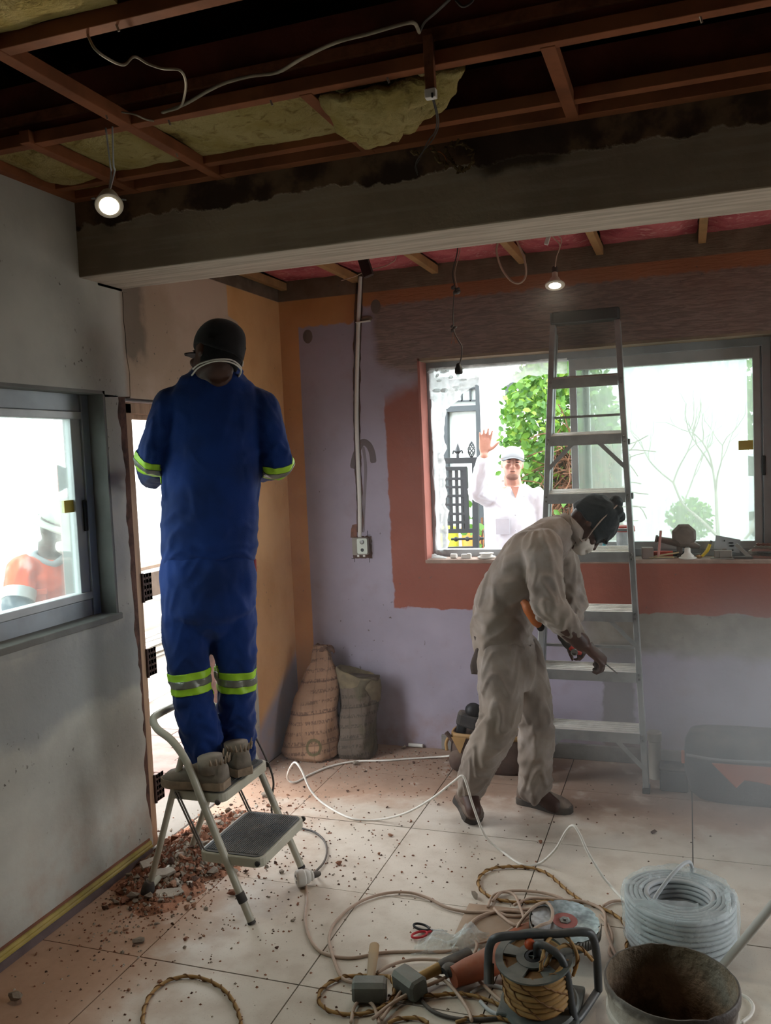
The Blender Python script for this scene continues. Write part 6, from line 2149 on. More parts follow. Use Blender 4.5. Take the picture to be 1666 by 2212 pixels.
# ---------------------------------------------------------------- waving man outside the open pane
def waving_man():
    F = V((.30, -.95, 0)).normalized()
    H = Head((-1.181,6.163,1.584), V((.24, -.95, .12)), V((.06, .08, 1)), 1.0)
    J = dict(neck=(-1.185,6.193,1.434), sr=(-1.347,6.13,1.341), sl=(-1.02,6.201,1.329), chest=(-1.192,6.174,1.205), waist=(-1.2,6.158,0.871), hip=(-1.201,6.151,0.62),
             er=(-1.402,5.966,1.398), wr=(-1.326,5.904,1.647), el=(-0.987,6.192,1.05), wl=(-0.995,6.066,0.802))
    hip = V(J['hip'])
    X = F.cross(V((0, 0, 1)))
    foot = GZ
    b = MB()
    H.add(b)
    b.tube([V(J['neck']) - V((0, 0, .03)), H.at(0, -.02, .04)], [.066, .060], 12)
    torso(b, [hip - V((0, 0, .1)), hip, J['waist'], J['chest'], V(J['neck']) - V((0, 0, .04)), J['neck']], [(.10, .09), (.165, .12), (.155, .12), (.17, .12), (.10, .08), (.06, .06)], F)
    limb(b, [J['chest'], J['sr'], J['er'], J['wr']], [.06, .058, .046, .031])
    limb(b, [J['chest'], J['sl'], J['el'], J['wl']], [.06, .058, .046, .031])
    A = []
    for s in (-1, 1):
        h = hip + X * s * .09 - V((0, 0, .04))
        k = V((h.x, h.y, (h.z + foot) / 2 + .03)) + F * .02
        a = V((h.x, h.y, foot + .09))
        A.append((h, k, a))
        limb(b, [h, k, a], [.085, .058, .042])
        limb(b, [a, a + F * .12 - V((0, 0, .05))], [.04, .032])
    hand(b, V(J['wr']) + V((.0, 0, .02)), V((.12, .05, 1)), V((.35, -.95, .1)), 1, .10, 1.08, thumb=(.5, .85, .15), spread=.10)
    hand(b, V(J['wl']) - V((0, 0, .02)), V((0, -.1, -1)), V((-.8, .4, 0)), -1, .35)
    body = fuse(b, 'person', m_skin_p, None, .006, 3)
    tag(body, 'man in a white shirt and pale cap waving with raised hand outside the back window', 'person')
    g = MB()
    torso(g, [hip - V((0, 0, .06)), hip, J['waist'], J['chest'], V(J['neck']) - V((0, 0, .05)), V(J['neck']) - V((0, 0, .01))], [(.18, .14), (.185, .145), (.185, .145), (.195, .14), (.14, .10), (.082, .08)], F, 24)
    limb(g, [V(J['chest']).lerp(V(J['sr']), .7), J['sr'], V(J['sr']).lerp(V(J['er']), .6), J['er']], [.075, .074, .07, .062])
    limb(g, [J['er'], V(J['er']).lerp(V(J['wr']), .5), V(J['er']).lerp(V(J['wr']), .88)], [.062, .056, .046])
    limb(g, [V(J['chest']).lerp(V(J['sl']), .7), J['sl'], J['el'], V(J['el']).lerp(V(J['wl']), .9)], [.075, .075, .065, .05])
    sh = fuse(g, 'shirt', m_white_c, body, .008, 6)
    folds(sh, [(J['neck'], J['waist'], 8, .4, .7), (J['waist'], hip, 9, .6, .8), (J['sr'], J['er'], 10, .7, 1.2), (J['er'], J['wr'], 12, 1.2, .6), (J['sl'], J['el'], 10, .5, 1.1), (J['el'], J['wl'], 12, 1.1, .6)], .008, 7.5)
    m_col = clothmat('white_collar_cloth', 'b9bcc4', 'a9adb6')
    nk = V(J['neck']) - V((0, 0, .005))
    for s in (-1, 1):
        c = MB()
        c.geo([nk + X * s * .012 + F * .088 - V((0, 0, .055)), nk + X * s * .085 + F * .01 + V((0, 0, .02)), nk + X * s * .098 + F * .03 - V((0, 0, .035)), nk + X * s * .062 + F * .105 - V((0, 0, .082))], [(0, 1, 2, 3)])
        c.build('collar_flap', m_col, sh, smooth=None, solid=.006)
    v = MB().geo([nk + X * .03 + F * .098 - V((0, 0, .01)), nk - X * .03 + F * .098 - V((0, 0, .01)), nk + F * .128 - V((0, 0, .09))], [(0, 1, 2)])
    v.build('open_neck', m_skin_p, sh, smooth=None, solid=.004)
    for k in range(4):
        MB().ell(V(J['chest']) + F * .155 + V((0, 0, .02 - .11 * k)), (.006, .006, .006)).build('button', m_col, sh)
    MB().rbox(V(J['chest']) - X * -.09 + F * .142 + V((0, 0, -.06)), (.10, .006, .11), .004).build('chest_pocket', m_col, sh, smooth=None)
    g = MB()
    torso(g, [hip + V((0, 0, .03)), hip, hip - V((0, 0, .12))], [(.165, .125), (.175, .135), (.14, .11)], F, 20)
    for h, k, a in A:
        limb(g, [h, k, a], [.095, .078, .065])
    fuse(g, 'trousers', clothmat('dark_blue_trousers', '2a3040', '222736'), body, .01, 5)
    for h, k, a in A:
        shoe('shoe', V((a.x, a.y, foot)) - F * .07, V((a.x, a.y, foot)) + F * .2, a, body, m_boot, m_sole)
    cp = MB()
    H.shell(cp, .148, .233, .010)
    m_cap = clothmat('pale_grey_cap_cloth', '8c9093', '7c8083')
    cap_ = baked(cp.build('cap', m_cap, body, smooth=True), ('SUBSURF', dict(levels=1)))
    br = MB()
    br.grid(lambda u, v: H.at((u - .5) * .165 * (1 - .2 * v * v), .085 + .075 * v * math.cos((u - .5) * 2.4), .158 - .012 * v - .022 * (2 * u - 1) ** 2), 16, 6)
    br.build('brim', clothmat('grey_brim_cloth', '54585b', '484b4e'), cap_, smooth=True, solid=.004)
    R = Matrix((H.X, H.F, H.U)).transposed()
    for s in (-1, 1):
        MB().ell(H.at(s * .031, .092, .121), (.013, .006, .004), R).build('eye', M('dark_eye', '1d1512', .3) if s < 0 else bpy.data.materials['dark_eye'], body)
        MB().ell(H.at(s * .031, .098, .138), (.018, .005, .004), R).build('eyebrow', M('brown_brow', '4a332a', .9) if s < 0 else bpy.data.materials['brown_brow'], body)
    MB().ell(H.at(0, .105, .056), (.020, .004, .003), R).build('mouth', M('dark_mouth_line', '5a2f2a', .8), body)
    MB().ell(H.at(0, .082, .02), (.045, .022, .026), R, 16, 10).build('beard_shadow', M('stubbled_chin', '8a6658', .8, var=.25, vs=60), body)
    hr = MB()
    hr.loft([H.ring((h, f - .085, bk, w), .003) for h, f, bk, w in HEAD[6:10]])
    hr.build('hair', M('brown_hair', '3a2c25', .9, var=.3, vs=50), body, smooth=True)
    return body


waving_man()


# ---------------------------------------------------------------- worker in orange outside the side window
def orange_worker():
    F = V((.72, -.62, 0)).normalized()
    X = F.cross(V((0, 0, 1)))
    H = Head((-3.207,3.803,1.371), V((.90, -.10, -.35)), V((.40, .04, 1)), 1.05)
    J = dict(neck=(-3.256,3.796,1.209), sr=(-3.3,3.639,1.163), sl=(-3.226,3.905,1.105), chest=(-3.29,3.775,1.074), waist=(-3.335,3.781,0.793), hip=(-3.378,3.785,0.611),
             er=(-3.263,3.533,0.973), wr=(-3.048,3.472,0.862), el=(-3.172,3.876,0.88), wl=(-3.054,3.701,0.818))
    hip = V(J['hip'])
    b = MB()
    H.add(b)
    b.tube([V(J['neck']) - V((0, 0, .03)), H.at(0, -.02, .04)], [.066, .060], 12)
    torso(b, [hip - V((0, 0, .1)), hip, J['waist'], J['chest'], J['neck']], [(.10, .09), (.16, .115), (.145, .11), (.165, .12), (.065, .065)], F)
    for s, e, w in (('sr', 'er', 'wr'), ('sl', 'el', 'wl')):
        limb(b, [J['chest'], J[s], J[e], J[w]], [.06, .058, .046, .031])
    A = []
    for s in (-1, 1):
        h = hip + X * s * .09 - V((0, 0, .03))
        k = V((h.x, h.y, (h.z + GZ) / 2 + .02)) + F * .10
        a = V((h.x, h.y, GZ + .09)) - F * .05
        A.append((h, k, a))
        limb(b, [h, k, a], [.085, .058, .042])
        limb(b, [a, a + F * .12 - V((0, 0, .05))], [.04, .032])
    for w, e, sd in (('wr', 'er', 1), ('wl', 'el', -1)):
        d = (V(J[w]) - V(J[e])).normalized()
        hand(b, V(J[w]) + d * .02, d, V((0, 0, -1)), sd, .6)
    body = fuse(b, 'person', m_skin_d, None, .0085, 4)
    tag(body, 'worker in an orange reflective jacket and bush hat bending outside the side window', 'person')
    g = MB()
    torso(g, [hip - V((0, 0, .03)), hip, J['waist'], J['chest'], (-3.267,3.789,1.167), J['neck']], [(.175, .135), (.18, .14), (.18, .14), (.195, .145), (.14, .10), (.08, .08)], F, 24)
    for s, e in (('sr', 'er'), ('sl', 'el')):
        limb(g, [V(J['chest']).lerp(V(J[s]), .7), J[s], V(J[s]).lerp(V(J[e]), .62)], [.08, .082, .078])
    jk = fuse(g, 'jacket', m_orange_c, body, .009, 6)
    folds(jk, [(J['neck'], J['waist'], 8, .5, .8), (J['waist'], hip, 9, .6, .8), (J['sr'], J['er'], 10, .8, 1.2), (J['sl'], J['el'], 10, .8, 1.2)], .009, 4.4)
    m_slv = clothmat('slate_sleeve_cloth', '4d565f', '414a53')
    m_tape = M('pale_reflective_tape', 'b9bdbc', .4, .2, var=.1)
    for s, e, w in (('sr', 'er', 'wr'), ('sl', 'el', 'wl')):
        s_, e_, w_ = V(J[s]), V(J[e]), V(J[w])
        g = MB()
        limb(g, [s_.lerp(e_, .6), e_, e_.lerp(w_, .5), e_.lerp(w_, .9)], [.078, .072, .06, .048])
        sl = fuse(g, 'sleeve', m_slv, jk, .009, 5)
        folds(sl, [(s_, e_, 10, .6, 1.2), (e_, w_, 12, 1.2, .6)], .007, 9)
        tp = MB()
        a, c = s_.lerp(e_, .52), s_.lerp(e_, .78)
        tp.tube([a, c], [.086, .083], 20)
        tp.build('reflective_tape', m_tape, jk, smooth=35)
    Rp = Matrix((X, F, V((0, 0, 1)))).transposed()
    cc = V(J['chest'])
    MB().rbox(cc + X * .075 + F * .150 + V((0, 0, -.075)), (.12, .012, .10), .004, Rp).build('chest_pocket', m_orange_c, jk, smooth=None, bevel=.003)
    MB().rbox(cc + X * .075 + F * .156 + V((0, 0, -.025)), (.13, .012, .03), .004, Rp).build('pocket_flap', m_orange_c, jk, smooth=None, bevel=.003)
    m_lg = M('grey_logo_print', '6f6a6c', .8)
    for dx, dz, rr in ((-.018, 0, .5), (.004, -.008, -.5), (.02, .006, .5)):
        MB().box(cc + X * (.085 + dx) + F * .158 + V((0, 0, -.145 + dz)), (.014, .006, .045), Rp @ Matrix.Rotation(rr, 3, 'Y')).build('chest_logo', m_lg, jk, smooth=None)
    MB().tube(spline([V(J['neck']) + X * a_ * .08 + F * f_ * .075 + V((0, 0, z_)) for a_, f_, z_ in ((1, 0, .02), (.6, .8, -.01), (0, 1, -.03), (-.6, .8, -.01), (-1, 0, .02), (0, -1, .03))], 5, True), .02, 10, closed=True).build('neck_scarf', M('grey_scarf', '8b8f92', .9, var=.2), body, smooth=True)
    g = MB()
    torso(g, [hip + V((0, 0, .02)), hip, hip - V((0, 0, .12))], [(.165, .125), (.175, .135), (.14, .11)], F, 20)
    for h, k, a in A:
        limb(g, [h, k, a], [.095, .08, .066])
    fuse(g, 'trousers', m_orange_c, body, .01, 5)
    for h, k, a in A:
        f0 = V((a.x, a.y, GZ))
        shoe('boot', f0 - F * .07, f0 + F * .2, a, body, m_boot, m_sole)
    ht = MB()
    H.shell(ht, .150, .233, .014)
    m_hat = clothmat('pale_khaki_hat_cloth', 'a9ada0', '94988c')
    hat = baked(ht.build('bush_hat', m_hat, body, smooth=True), ('SUBSURF', dict(levels=1)))
    rings = []
    for k in (0, .5, 1):
        rings.append([p + (p - H.at(0, 0, .15)).normalized() * .05 * k - H.U * .018 * k for p in H.ring((.152, .096, -.097, .075), .014, 26)])
    br = MB()
    br.loft(rings, cap=False)
    br.build('brim', m_hat, hat, smooth=True, solid=.004)
    R = Matrix((H.X, H.F, H.U)).transposed()
    MB().ell(H.at(.0, .02, .12), (.086, .10, .014), R, 18, 8).build('hat_strap', m_strap, hat)
    MB().ell(H.at(0, .085, .055), (.055, .045, .048), R, 16, 10).build('dust_mask', m_maskw, body)
    return body


orange_worker()


# ================================================================ THINGS ON THE FLOOR
m_tanrope = M('tan_twisted_cord', '9a7440', .7, var=.3, vs=30, dust=.35, dcol='b79b74')
m_tanrope2 = M('dark_cord_wrap', '6f4a26', .75, var=.3, vs=30, dust=.25, dcol='a98a64')


def lay(pts, lift):
    return [V((p[0], p[1], p[2] + lift)) for p in pts]


def rope(name, pts, label, cat='cord', parent=None, r=.0052, closed=False, pitch=.05, group=None):
    """two-core cord with a dark spiral wrap"""
    q = spline(pts, 10, closed)
    o = MB().tube(q, r, 8, closed=closed).build(name, m_tanrope, parent, smooth=True)
    if label:
        tag(o, label, cat, group)
    # spiral wrap
    d = [0]
    for a, b in zip(q, q[1:]):
        d.append(d[-1] + (b - a).length)
    n = int(d[-1] / pitch * 9)
    w = []
    k = 0
    for i in range(n):
        s = d[-1] * i / n
        while k < len(d) - 2 and d[k + 1] < s:
            k += 1
        f = (s - d[k]) / max(1e-6, d[k + 1] - d[k])
        p = q[k].lerp(q[k + 1], f)
        T = (q[k + 1] - q[k]).normalized()
        x = T.cross(V((0, 0, 1)))
        x = x.normalized() if x.length > .05 else V((1, 0, 0))
        y = T.cross(x)
        a = 2 * math.pi * s / pitch
        w.append(p + (x * math.cos(a) + y * math.sin(a)) * (r + .0012))
    if len(w) > 3:
        MB().tube(w, .0024, 5).build('spiral_wrap', m_tanrope2, o, smooth=True)
    return o


# ---- long white cable springing in loops across the room
pts = [(-0.161,2.846,0.13), (-0.217,2.994,0.1), (-0.28,3.19,0.042), (-0.331,3.22,0.083), (-0.384,3.25,0.153), (-0.417,3.28,0.208), (-0.443,3.3,0.228), (-0.476,3.33,0.186), (-0.523,3.36,0.096), (-0.598,3.409,0.005), (-0.663,3.385,0.005), (-0.765,3.48,-0.006), (-0.84,3.5,0.057), (-0.89,3.51,0.179), (-0.918,3.52,0.27), (-0.939,3.53,0.297), (-0.984,3.54,0.261),
       (-1.1,3.58,0.158), (-1.236,3.62,0.065), (-1.384,3.653,0.006), (-1.505,3.64,0.006), (-1.681,3.75,-0.005), (-1.781,3.8,0.051), (-1.845,3.84,0.132), (-1.896,3.87,0.16), (-1.957,3.92,0.093), (-1.989,3.97,0.028), (-1.958,3.99,0.006), (-1.925,4.117,0.006), (-1.865,4.249,0.006), (-1.766,4.344,0.006), (-1.608,4.393,0.006), (-1.443,4.466,0.006), (-1.29,4.489,0.02), (-1.189,4.36,0.083)]
pts = [V((p[0], p[1], max(p[2], .006))) for p in pts]
o = cable('white_cable', pts, .0052, m_cable_w, None, 8, 7, 'long white cable springing in loops from the wrapped coil to the tool bag', 'cable')

# ---- cable coil in clear wrap
cc = V((-.052, 2.985, 0))
t = thing('cable_coil', 'big coil of grey cable in crinkled clear wrap on the floor', 'coil', cc)
cb = MB()
for k in range(9):
    z = .011 + k * .0185
    for rr in ((.172, .108) if k < 7 else (.172, .158, .142, .126, .108)):
        n = 52
        cb.tube([cc + V((math.cos(a) * rr, math.sin(a) * rr, z + .003 * math.sin(a * 2 + k))) for a in [2 * math.pi * i / n for i in range(n)]], .0088, 7, closed=True)
tag(cb.build('cable_turns', m_cable_g, t, smooth=True), kind='stuff')
wr = MB()


def wrapf(u, v):
    a = 2 * math.pi * u
    prof = [(.112, .172), (.120, .185), (.150, .190), (.180, .180), (.190, .150), (.188, .09), (.186, .03), (.180, .002)]
    i = v * (len(prof) - 1)
    k = min(len(prof) - 2, int(i))
    f = i - k
    r_, z_ = prof[k][0] * (1 - f) + prof[k + 1][0] * f, prof[k][1] * (1 - f) + prof[k + 1][1] * f
    n = noise.noise((math.cos(a) * 4, math.sin(a) * 4, v * 5)) * .008 + abs(noise.noise((math.cos(a) * 11, math.sin(a) * 11, v * 12))) * .007
    if v < .2:
        z_ -= .03 * max(0, math.sin(a * 2 + 1)) * (1 - v / .2)
    return cc + V((math.cos(a) * (r_ + n), math.sin(a) * (r_ + n), max(.002, z_ + n * .6)))


wr.grid(wrapf, 110, 34)
wr.build('clear_wrap', mat_sheet('clear_stretch_wrap', 'eef2f4', .22, .10), t, smooth=True)
fl = MB()
fl.grid(lambda u, v: cc + V((.10 + .06 * u, -.02 + .16 * v - .08, .185 - .06 * (1 - u) + .02 * noise.noise((u * 5, v * 5, 3)))), 10, 14)
fl.grid(lambda u, v: cc + V((-.14 + .20 * u, -.11 - .03 * v + .02 * u, .19 - .10 * v + .018 * noise.noise((u * 7, v * 5, 8)))), 16, 8)
fl.build('torn_wrap', mat_sheet('torn_wrap_film', 'f2f5f6', .55, .12), t, smooth=True)
cable('free_end', [cc + V((-.075, -.05, .09)), (-0.134,2.93,0.153), (-0.108,2.96,0.192), (-0.07,3,0.229), (-0.041,3.04,0.243), (-0.02,3.08,0.236), (-0.012,3.12,0.205), (-0.013,3.16,0.162), cc + V((.03, .165, .14))], .0068, m_cable_g, t, 9, 7)

# ---- extension cord with its round adapter, and the dark cord up the stool
t = thing('plug_adapter', 'round white multi-plug adapter lying by the stool leg', 'adapter', (-1.48,3.042,0))
q = V((-1.484,2.993,0.035))
ax = V((.72, .66, .0)).normalized()
R = frame(-ax)
MB().lathe([(.001, .002), (.026, .002), (.031, -.001), (.033, -.006), (.033, -.028), (.030, -.032), (.027, -.034), (.028, -.04), (.025, -.05), (.020, -.055), (.021, -.062), (.017, -.068), (.001, -.069)], 26, q, R).build('body', m_wplastic, t)
for dx, dy in ((-.011, .008), (.011, .008), (0, -.012)):
    MB().box(q + R @ V((dx, dy, .0022)), (.004, .010, .002), R).build('slot', m_black, t, smooth=None)
MB().tube([q + ax * .068, q + ax * .088, q + ax * .10], [.013, .012, .007], 12).build('dark_plug', m_cable_d, t)
e = q + ax * .098
cable('dark_cord', [e, (-1.454,3.106,0.012), (-1.459,3.204,0.008), (-1.487,3.301,0.008), (-1.54,3.393,0.008), (-1.612,3.457,0.008), (-1.68,3.48,0.008), (-1.777,3.512,0.006), (-1.86,3.576,0.006), (-1.686,3.2,0.197), (-1.676,3.19,0.274), (-1.661,3.18,0.339), (-1.665,3.165,0.404), (-1.691,3.165,0.465), (-1.718,3.165,0.518), (-1.729,3.16,0.543)], .0045, m_cable_d, t, 8)
cable('beige_cord', lay([(-1.465,3.021,0.012), (-1.442,2.988,0), (-1.396,2.892,0), (-1.361,2.799,0), (-1.311,2.706,0), (-1.248,2.627,0), (-1.186,2.591,0), (-1.098,2.594,0), (-1.008,2.65,0), (-0.909,2.684,-0), (-0.799,2.715,0), (-0.727,2.767,0), (-0.664,2.824,0), (-0.623,2.888,0), (-0.584,2.971,0), (-0.545,3.034,0)], .005), .0055, m_cable_b, t, 8)


def cord(label, pts, lift=.006, r=.0055, mat=None):
    return cable('extension_cord', lay(pts, lift), r, mat or m_cable_b, None, 8, 7, label, 'cord')


cord('beige cord making a wide loop on the tiles past the scissors', [(-1.005,2.478,0), (-1.047,2.463,0), (-1.092,2.484,0), (-1.145,2.558,0), (-1.208,2.663,0), (-1.232,2.748,0), (-1.23,2.823,0), (-1.215,2.893,0), (-1.181,2.966,0), (-1.116,3.028,0), (-1.036,3.051,0), (-0.956,3.029,0), (-0.871,2.982,0), (-0.787,2.971,0), (-0.701,2.994,0), (-0.616,3.025,0), (-0.55,3.066,0), (-0.495,3.114,0)], .009)
cord('beige cord arching over both hammer heads towards the reel', [(-0.979,2.523,0), (-0.956,2.564,0), (-0.917,2.605,0), (-0.861,2.631,0), (-0.79,2.643,0), (-0.738,2.641,0), (-0.687,2.603,0), (-0.623,2.538,0), (-0.563,2.484,-0), (-0.5,2.449,0)], .016)
cord('small beige cord loop at the very front below the first hammer', [(-0.973,2.274,0), (-0.989,2.336,0), (-0.987,2.375,0), (-0.965,2.385,0), (-0.936,2.366,0), (-0.907,2.322,0), (-0.891,2.29,0)], .012)
cord('beige cord loop rising between the hammers and the front edge', [(-0.887,2.305,0), (-0.879,2.382,0), (-0.87,2.462,0), (-0.851,2.53,0), (-0.817,2.554,0), (-0.762,2.54,0), (-0.703,2.484,0), (-0.651,2.415,0), (-0.629,2.37,0)], .018)
cord('long diagonal beige cord running from the front edge to the clear bag', [(-0.912,2.294,0), (-0.881,2.373,0), (-0.836,2.448,0), (-0.784,2.51,0), (-0.74,2.571,-0), (-0.709,2.649,-0), (-0.698,2.714,0), (-0.705,2.759,0), (-0.729,2.777,0)], .022)
# tangle of beige cord behind the reel
tg_ = [([(-0.763,2.851,0), (-0.751,2.916,0), (-0.718,2.968,0), (-0.658,3.005,0), (-0.591,3.011,0), (-0.537,2.983,0), (-0.541,2.91,0), (-0.582,2.84,0), (-0.638,2.802,0)], .012),
       ([(-0.724,3.021,0), (-0.723,3.101,0), (-0.686,3.146,0), (-0.619,3.17,0), (-0.538,3.172,0), (-0.472,3.147,0), (-0.437,3.095,0), (-0.476,3.052,0), (-0.547,3.012,0), (-0.63,2.98,0), (-0.69,2.997,0)], .010),
       ([(-0.714,3.057,0), (-0.694,3.127,0), (-0.646,3.121,0), (-0.608,3.04,0), (-0.582,2.961,0), (-0.601,2.914,0), (-0.66,2.961,0), (-0.697,3.005,0)], .016),
       ([(-0.633,3.055,0), (-0.586,3.113,0), (-0.52,3.13,0), (-0.453,3.136,0), (-0.387,3.142,0), (-0.316,3.094,0), (-0.296,2.975,0), (-0.266,2.867,0), (-0.248,2.817,0)], .012),
       ([(-0.613,2.891,0), (-0.575,2.984,0), (-0.532,3.06,0), (-0.493,3.096,0), (-0.465,3.055,0), (-0.46,2.982,0), (-0.492,2.939,0), (-0.532,2.922,0), (-0.575,2.921,0)], .15),
       ([(-0.32,3.137,0), (-0.291,3.178,0), (-0.253,3.188,0), (-0.23,3.171,0)], .008),
       ([(-0.325,3.07,0), (-0.287,2.997,0), (-0.271,2.923,0), (-0.275,2.846,0), (-0.251,2.799,0)], .008)]
nm = ('beige cord coil at the left of the tangle behind the reel', 'widest beige cord loop at the top of the tangle behind the reel', 'narrow upright beige cord loop inside the tangle behind the reel', 'beige cord passing right behind the steel disc', 'beige cord draped over the steel disc', 'short beige cord piece touching the wrapped coil', 'beige cord strand between the disc and the wrapped coil')
for (p_, l_), n_ in zip(tg_, nm):
    if l_ > .1:
        p_ = [V(p) for p in p_]
        p_ = [V((p.x * .96 - .01, p.y * .925, p.z + h)) for p, h in zip(p_, (.02, .10, .135, .14, .138, .136, .137, .11, .05))]
        l_ = 0
    cord(n_, p_, l_)
cord('thin dark cord curling on the tiles before the reel', [(-0.665,2.51,0), (-0.644,2.548,0), (-0.6,2.568,0), (-0.558,2.556,0), (-0.531,2.516,0), (-0.528,2.471,0), (-0.553,2.435,0), (-0.593,2.446,0), (-0.629,2.481,0)], .007, .006, m_cable_g)
cord('black cord crossing under the twisted cords at the front', [(-0.822,2.467,0), (-0.795,2.428,0), (-0.751,2.394,0), (-0.69,2.382,0), (-0.627,2.392,0), (-0.559,2.418,0)], .007, .006, m_cable_d)
cord('pale cable curve on the tiles right of the bucket', [(0.117,2.725,0), (0.142,2.709,0), (0.155,2.675,0), (0.145,2.628,-0), (0.118,2.585,0)], .006, .005, m_cable_w)
# tan twisted cords
rope('twisted_cord', lay([(-0.406,3.16,0), (-0.451,3.206,0), (-0.493,3.26,0), (-0.55,3.329,0), (-0.616,3.361,0), (-0.69,3.356,0), (-0.76,3.328,0), (-0.798,3.274,0), (-0.802,3.201,0), (-0.773,3.135,0), (-0.723,3.096,0), (-0.65,3.083,0), (-0.562,3.105,0), (-0.476,3.137,0), (-0.399,3.148,0), (-0.33,3.123,0), (-0.273,3.084,0), (-0.237,3.031,0), (-0.222,2.955,0), (-0.222,2.879,0)], .008), 'tan twisted cord in a broad loop left of the wrapped coil')
rope('twisted_cord', lay([(-0.943,2.525,0), (-1.011,2.51,0), (-1.077,2.485,0), (-1.115,2.436,-0), (-1.123,2.385,0), (-1.099,2.336,0), (-1.052,2.311,0), (-0.988,2.314,0), (-0.93,2.345,0), (-0.897,2.392,0), (-0.896,2.447,0), (-0.916,2.498,0), (-0.943,2.525,0)], .009), 'tan twisted cord circling the first club hammer head')
rope('twisted_cord', lay([(-0.921,2.347,0), (-0.881,2.404,-0), (-0.834,2.443,0), (-0.771,2.464,-0), (-0.709,2.49,-0), (-0.652,2.495,0), (-0.591,2.481,0), (-0.529,2.456,0), (-0.462,2.438,0), (-0.407,2.432,0)], .012), 'tan twisted cord running from the first hammer past the reel foot')
rope('twisted_cord', lay([(-0.868,2.308,0), (-0.847,2.331,0), (-0.814,2.347,0), (-0.777,2.351,-0), (-0.754,2.338,0)], .008), 'short arc of tan twisted cord beside the small beige loop at the front')
rope('twisted_cord', lay([(-0.676,2.364,-0), (-0.629,2.399,0), (-0.568,2.416,0), (-0.503,2.412,0)], .008), 'tan twisted cord end at the front edge right below the dark curled cord')
rope('twisted_cord', lay([(-1.555,2.063,0), (-1.62,2.167,0), (-1.645,2.249,0), (-1.63,2.318,0), (-1.576,2.356,0), (-1.494,2.35,0), (-1.408,2.309,0), (-1.33,2.236,0), (-1.264,2.145,0)], .007), 'tan twisted cord loop lying alone on the tiles at the lower left')

# ---- cable reel
rc = V((-.448, 2.50, 0))
m_reel = M('grey_green_reel_plastic', '4d5553', .5, var=.2, dust=.3)
m_rtube = M('dark_grey_reel_tube', '3b4044', .45, .2, var=.15, dust=.25)
t = thing('cable_reel', 'grey cable reel wound with tan twisted cord, crank on top', 'reel', rc)
tl = frame((-.05, -.18, 1))
MB().lathe([(.001, .022), (.112, .022), (.118, .03), (.112, .038), (.001, .04)], 36, rc, tl).build('lower_flange', m_reel, t)
fg = MB()
n = 48
zt = .182
rin, rout = .045, .112
# upper flange with round openings: built as spokes and rims
for a0, a1, r0, r1 in [(0, 2 * math.pi, .092, .115), (0, 2 * math.pi, .028, .052)]:
    m_ = 48
    ri = [[rc + tl @ V((math.cos(2 * math.pi * i / m_) * r, math.sin(2 * math.pi * i / m_) * r, zt + z)) for i in range(m_)] for r, z in ((r0, 0), (r1, .004), (r1, .010), (r0, .009))]
    fg.loft(ri, cap=False, closed=True)
for k in range(5):
    a = k * 2 * math.pi / 5 + .4
    da = .32 + .1 * (k % 2)
    ring = []
    for r in (.048, .096):
        for s in (-1, 1):
            aa = a + s * da * (1.0 if r < .06 else .75)
            ring.append((math.cos(aa) * r, math.sin(aa) * r))
    pl_ = [ring[0], ring[1], ring[3], ring[2]]
    fg.prism(pl_, zt + .001, zt + .008, Matrix.Translation(rc) @ tl.to_4x4())
fg.build('upper_flange', m_reel, t, smooth=30)
hubm = MB().lathe([(.03, .04), (.03, .18), (.026, .19), (.016, .192), (.016, .17), (.001, .17)], 24, rc, tl)
hubm.build('hub', m_black, t)
cr_ = MB()
for k in range(4):
    a = k * math.pi / 2
    cr_.beam(rc + tl @ V((0, 0, .186)), rc + tl @ V((math.cos(a) * .03, math.sin(a) * .03, .186)), .004, .006)
cr_.build('hub_spokes', m_reel, t, smooth=None)
# wound cord
pts = []
r = random.Random(3)
for i in range(7 * 26):
    a = 2 * math.pi * i / 26
    lay_ = i / 26
    pts.append(rc + tl @ V((math.cos(a) * (.094 + .005 * noise.noise((i * .21, 1, 1))), math.sin(a) * (.094 + .005 * noise.noise((i * .21, 5, 1))), .052 + .019 * lay_ + .006 * noise.noise((i * .15, 9, 2)))))
mbw = MB().tube(pts, .0095, 8)
w = mbw.build('wound_cord', m_tanrope, t, smooth=True)
wr_ = []
for i in range(len(pts) * 5):
    f = i / 5
    k = min(len(pts) - 2, int(f))
    p = pts[k].lerp(pts[k + 1], f - k)
    T = (pts[k + 1] - pts[k]).normalized()
    x = tl.col[2].copy()
    y = T.cross(x)
    a = i * .45
    wr_.append(p + (x * math.cos(a) + y * math.sin(a)) * .0102)
MB().tube(wr_, .0024, 5).build('spiral_wrap', m_tanrope2, w, smooth=True)
core = MB().lathe([(.085, .04), (.088, .18)], 24, rc, tl).build('cord_core', m_tanrope2, t)
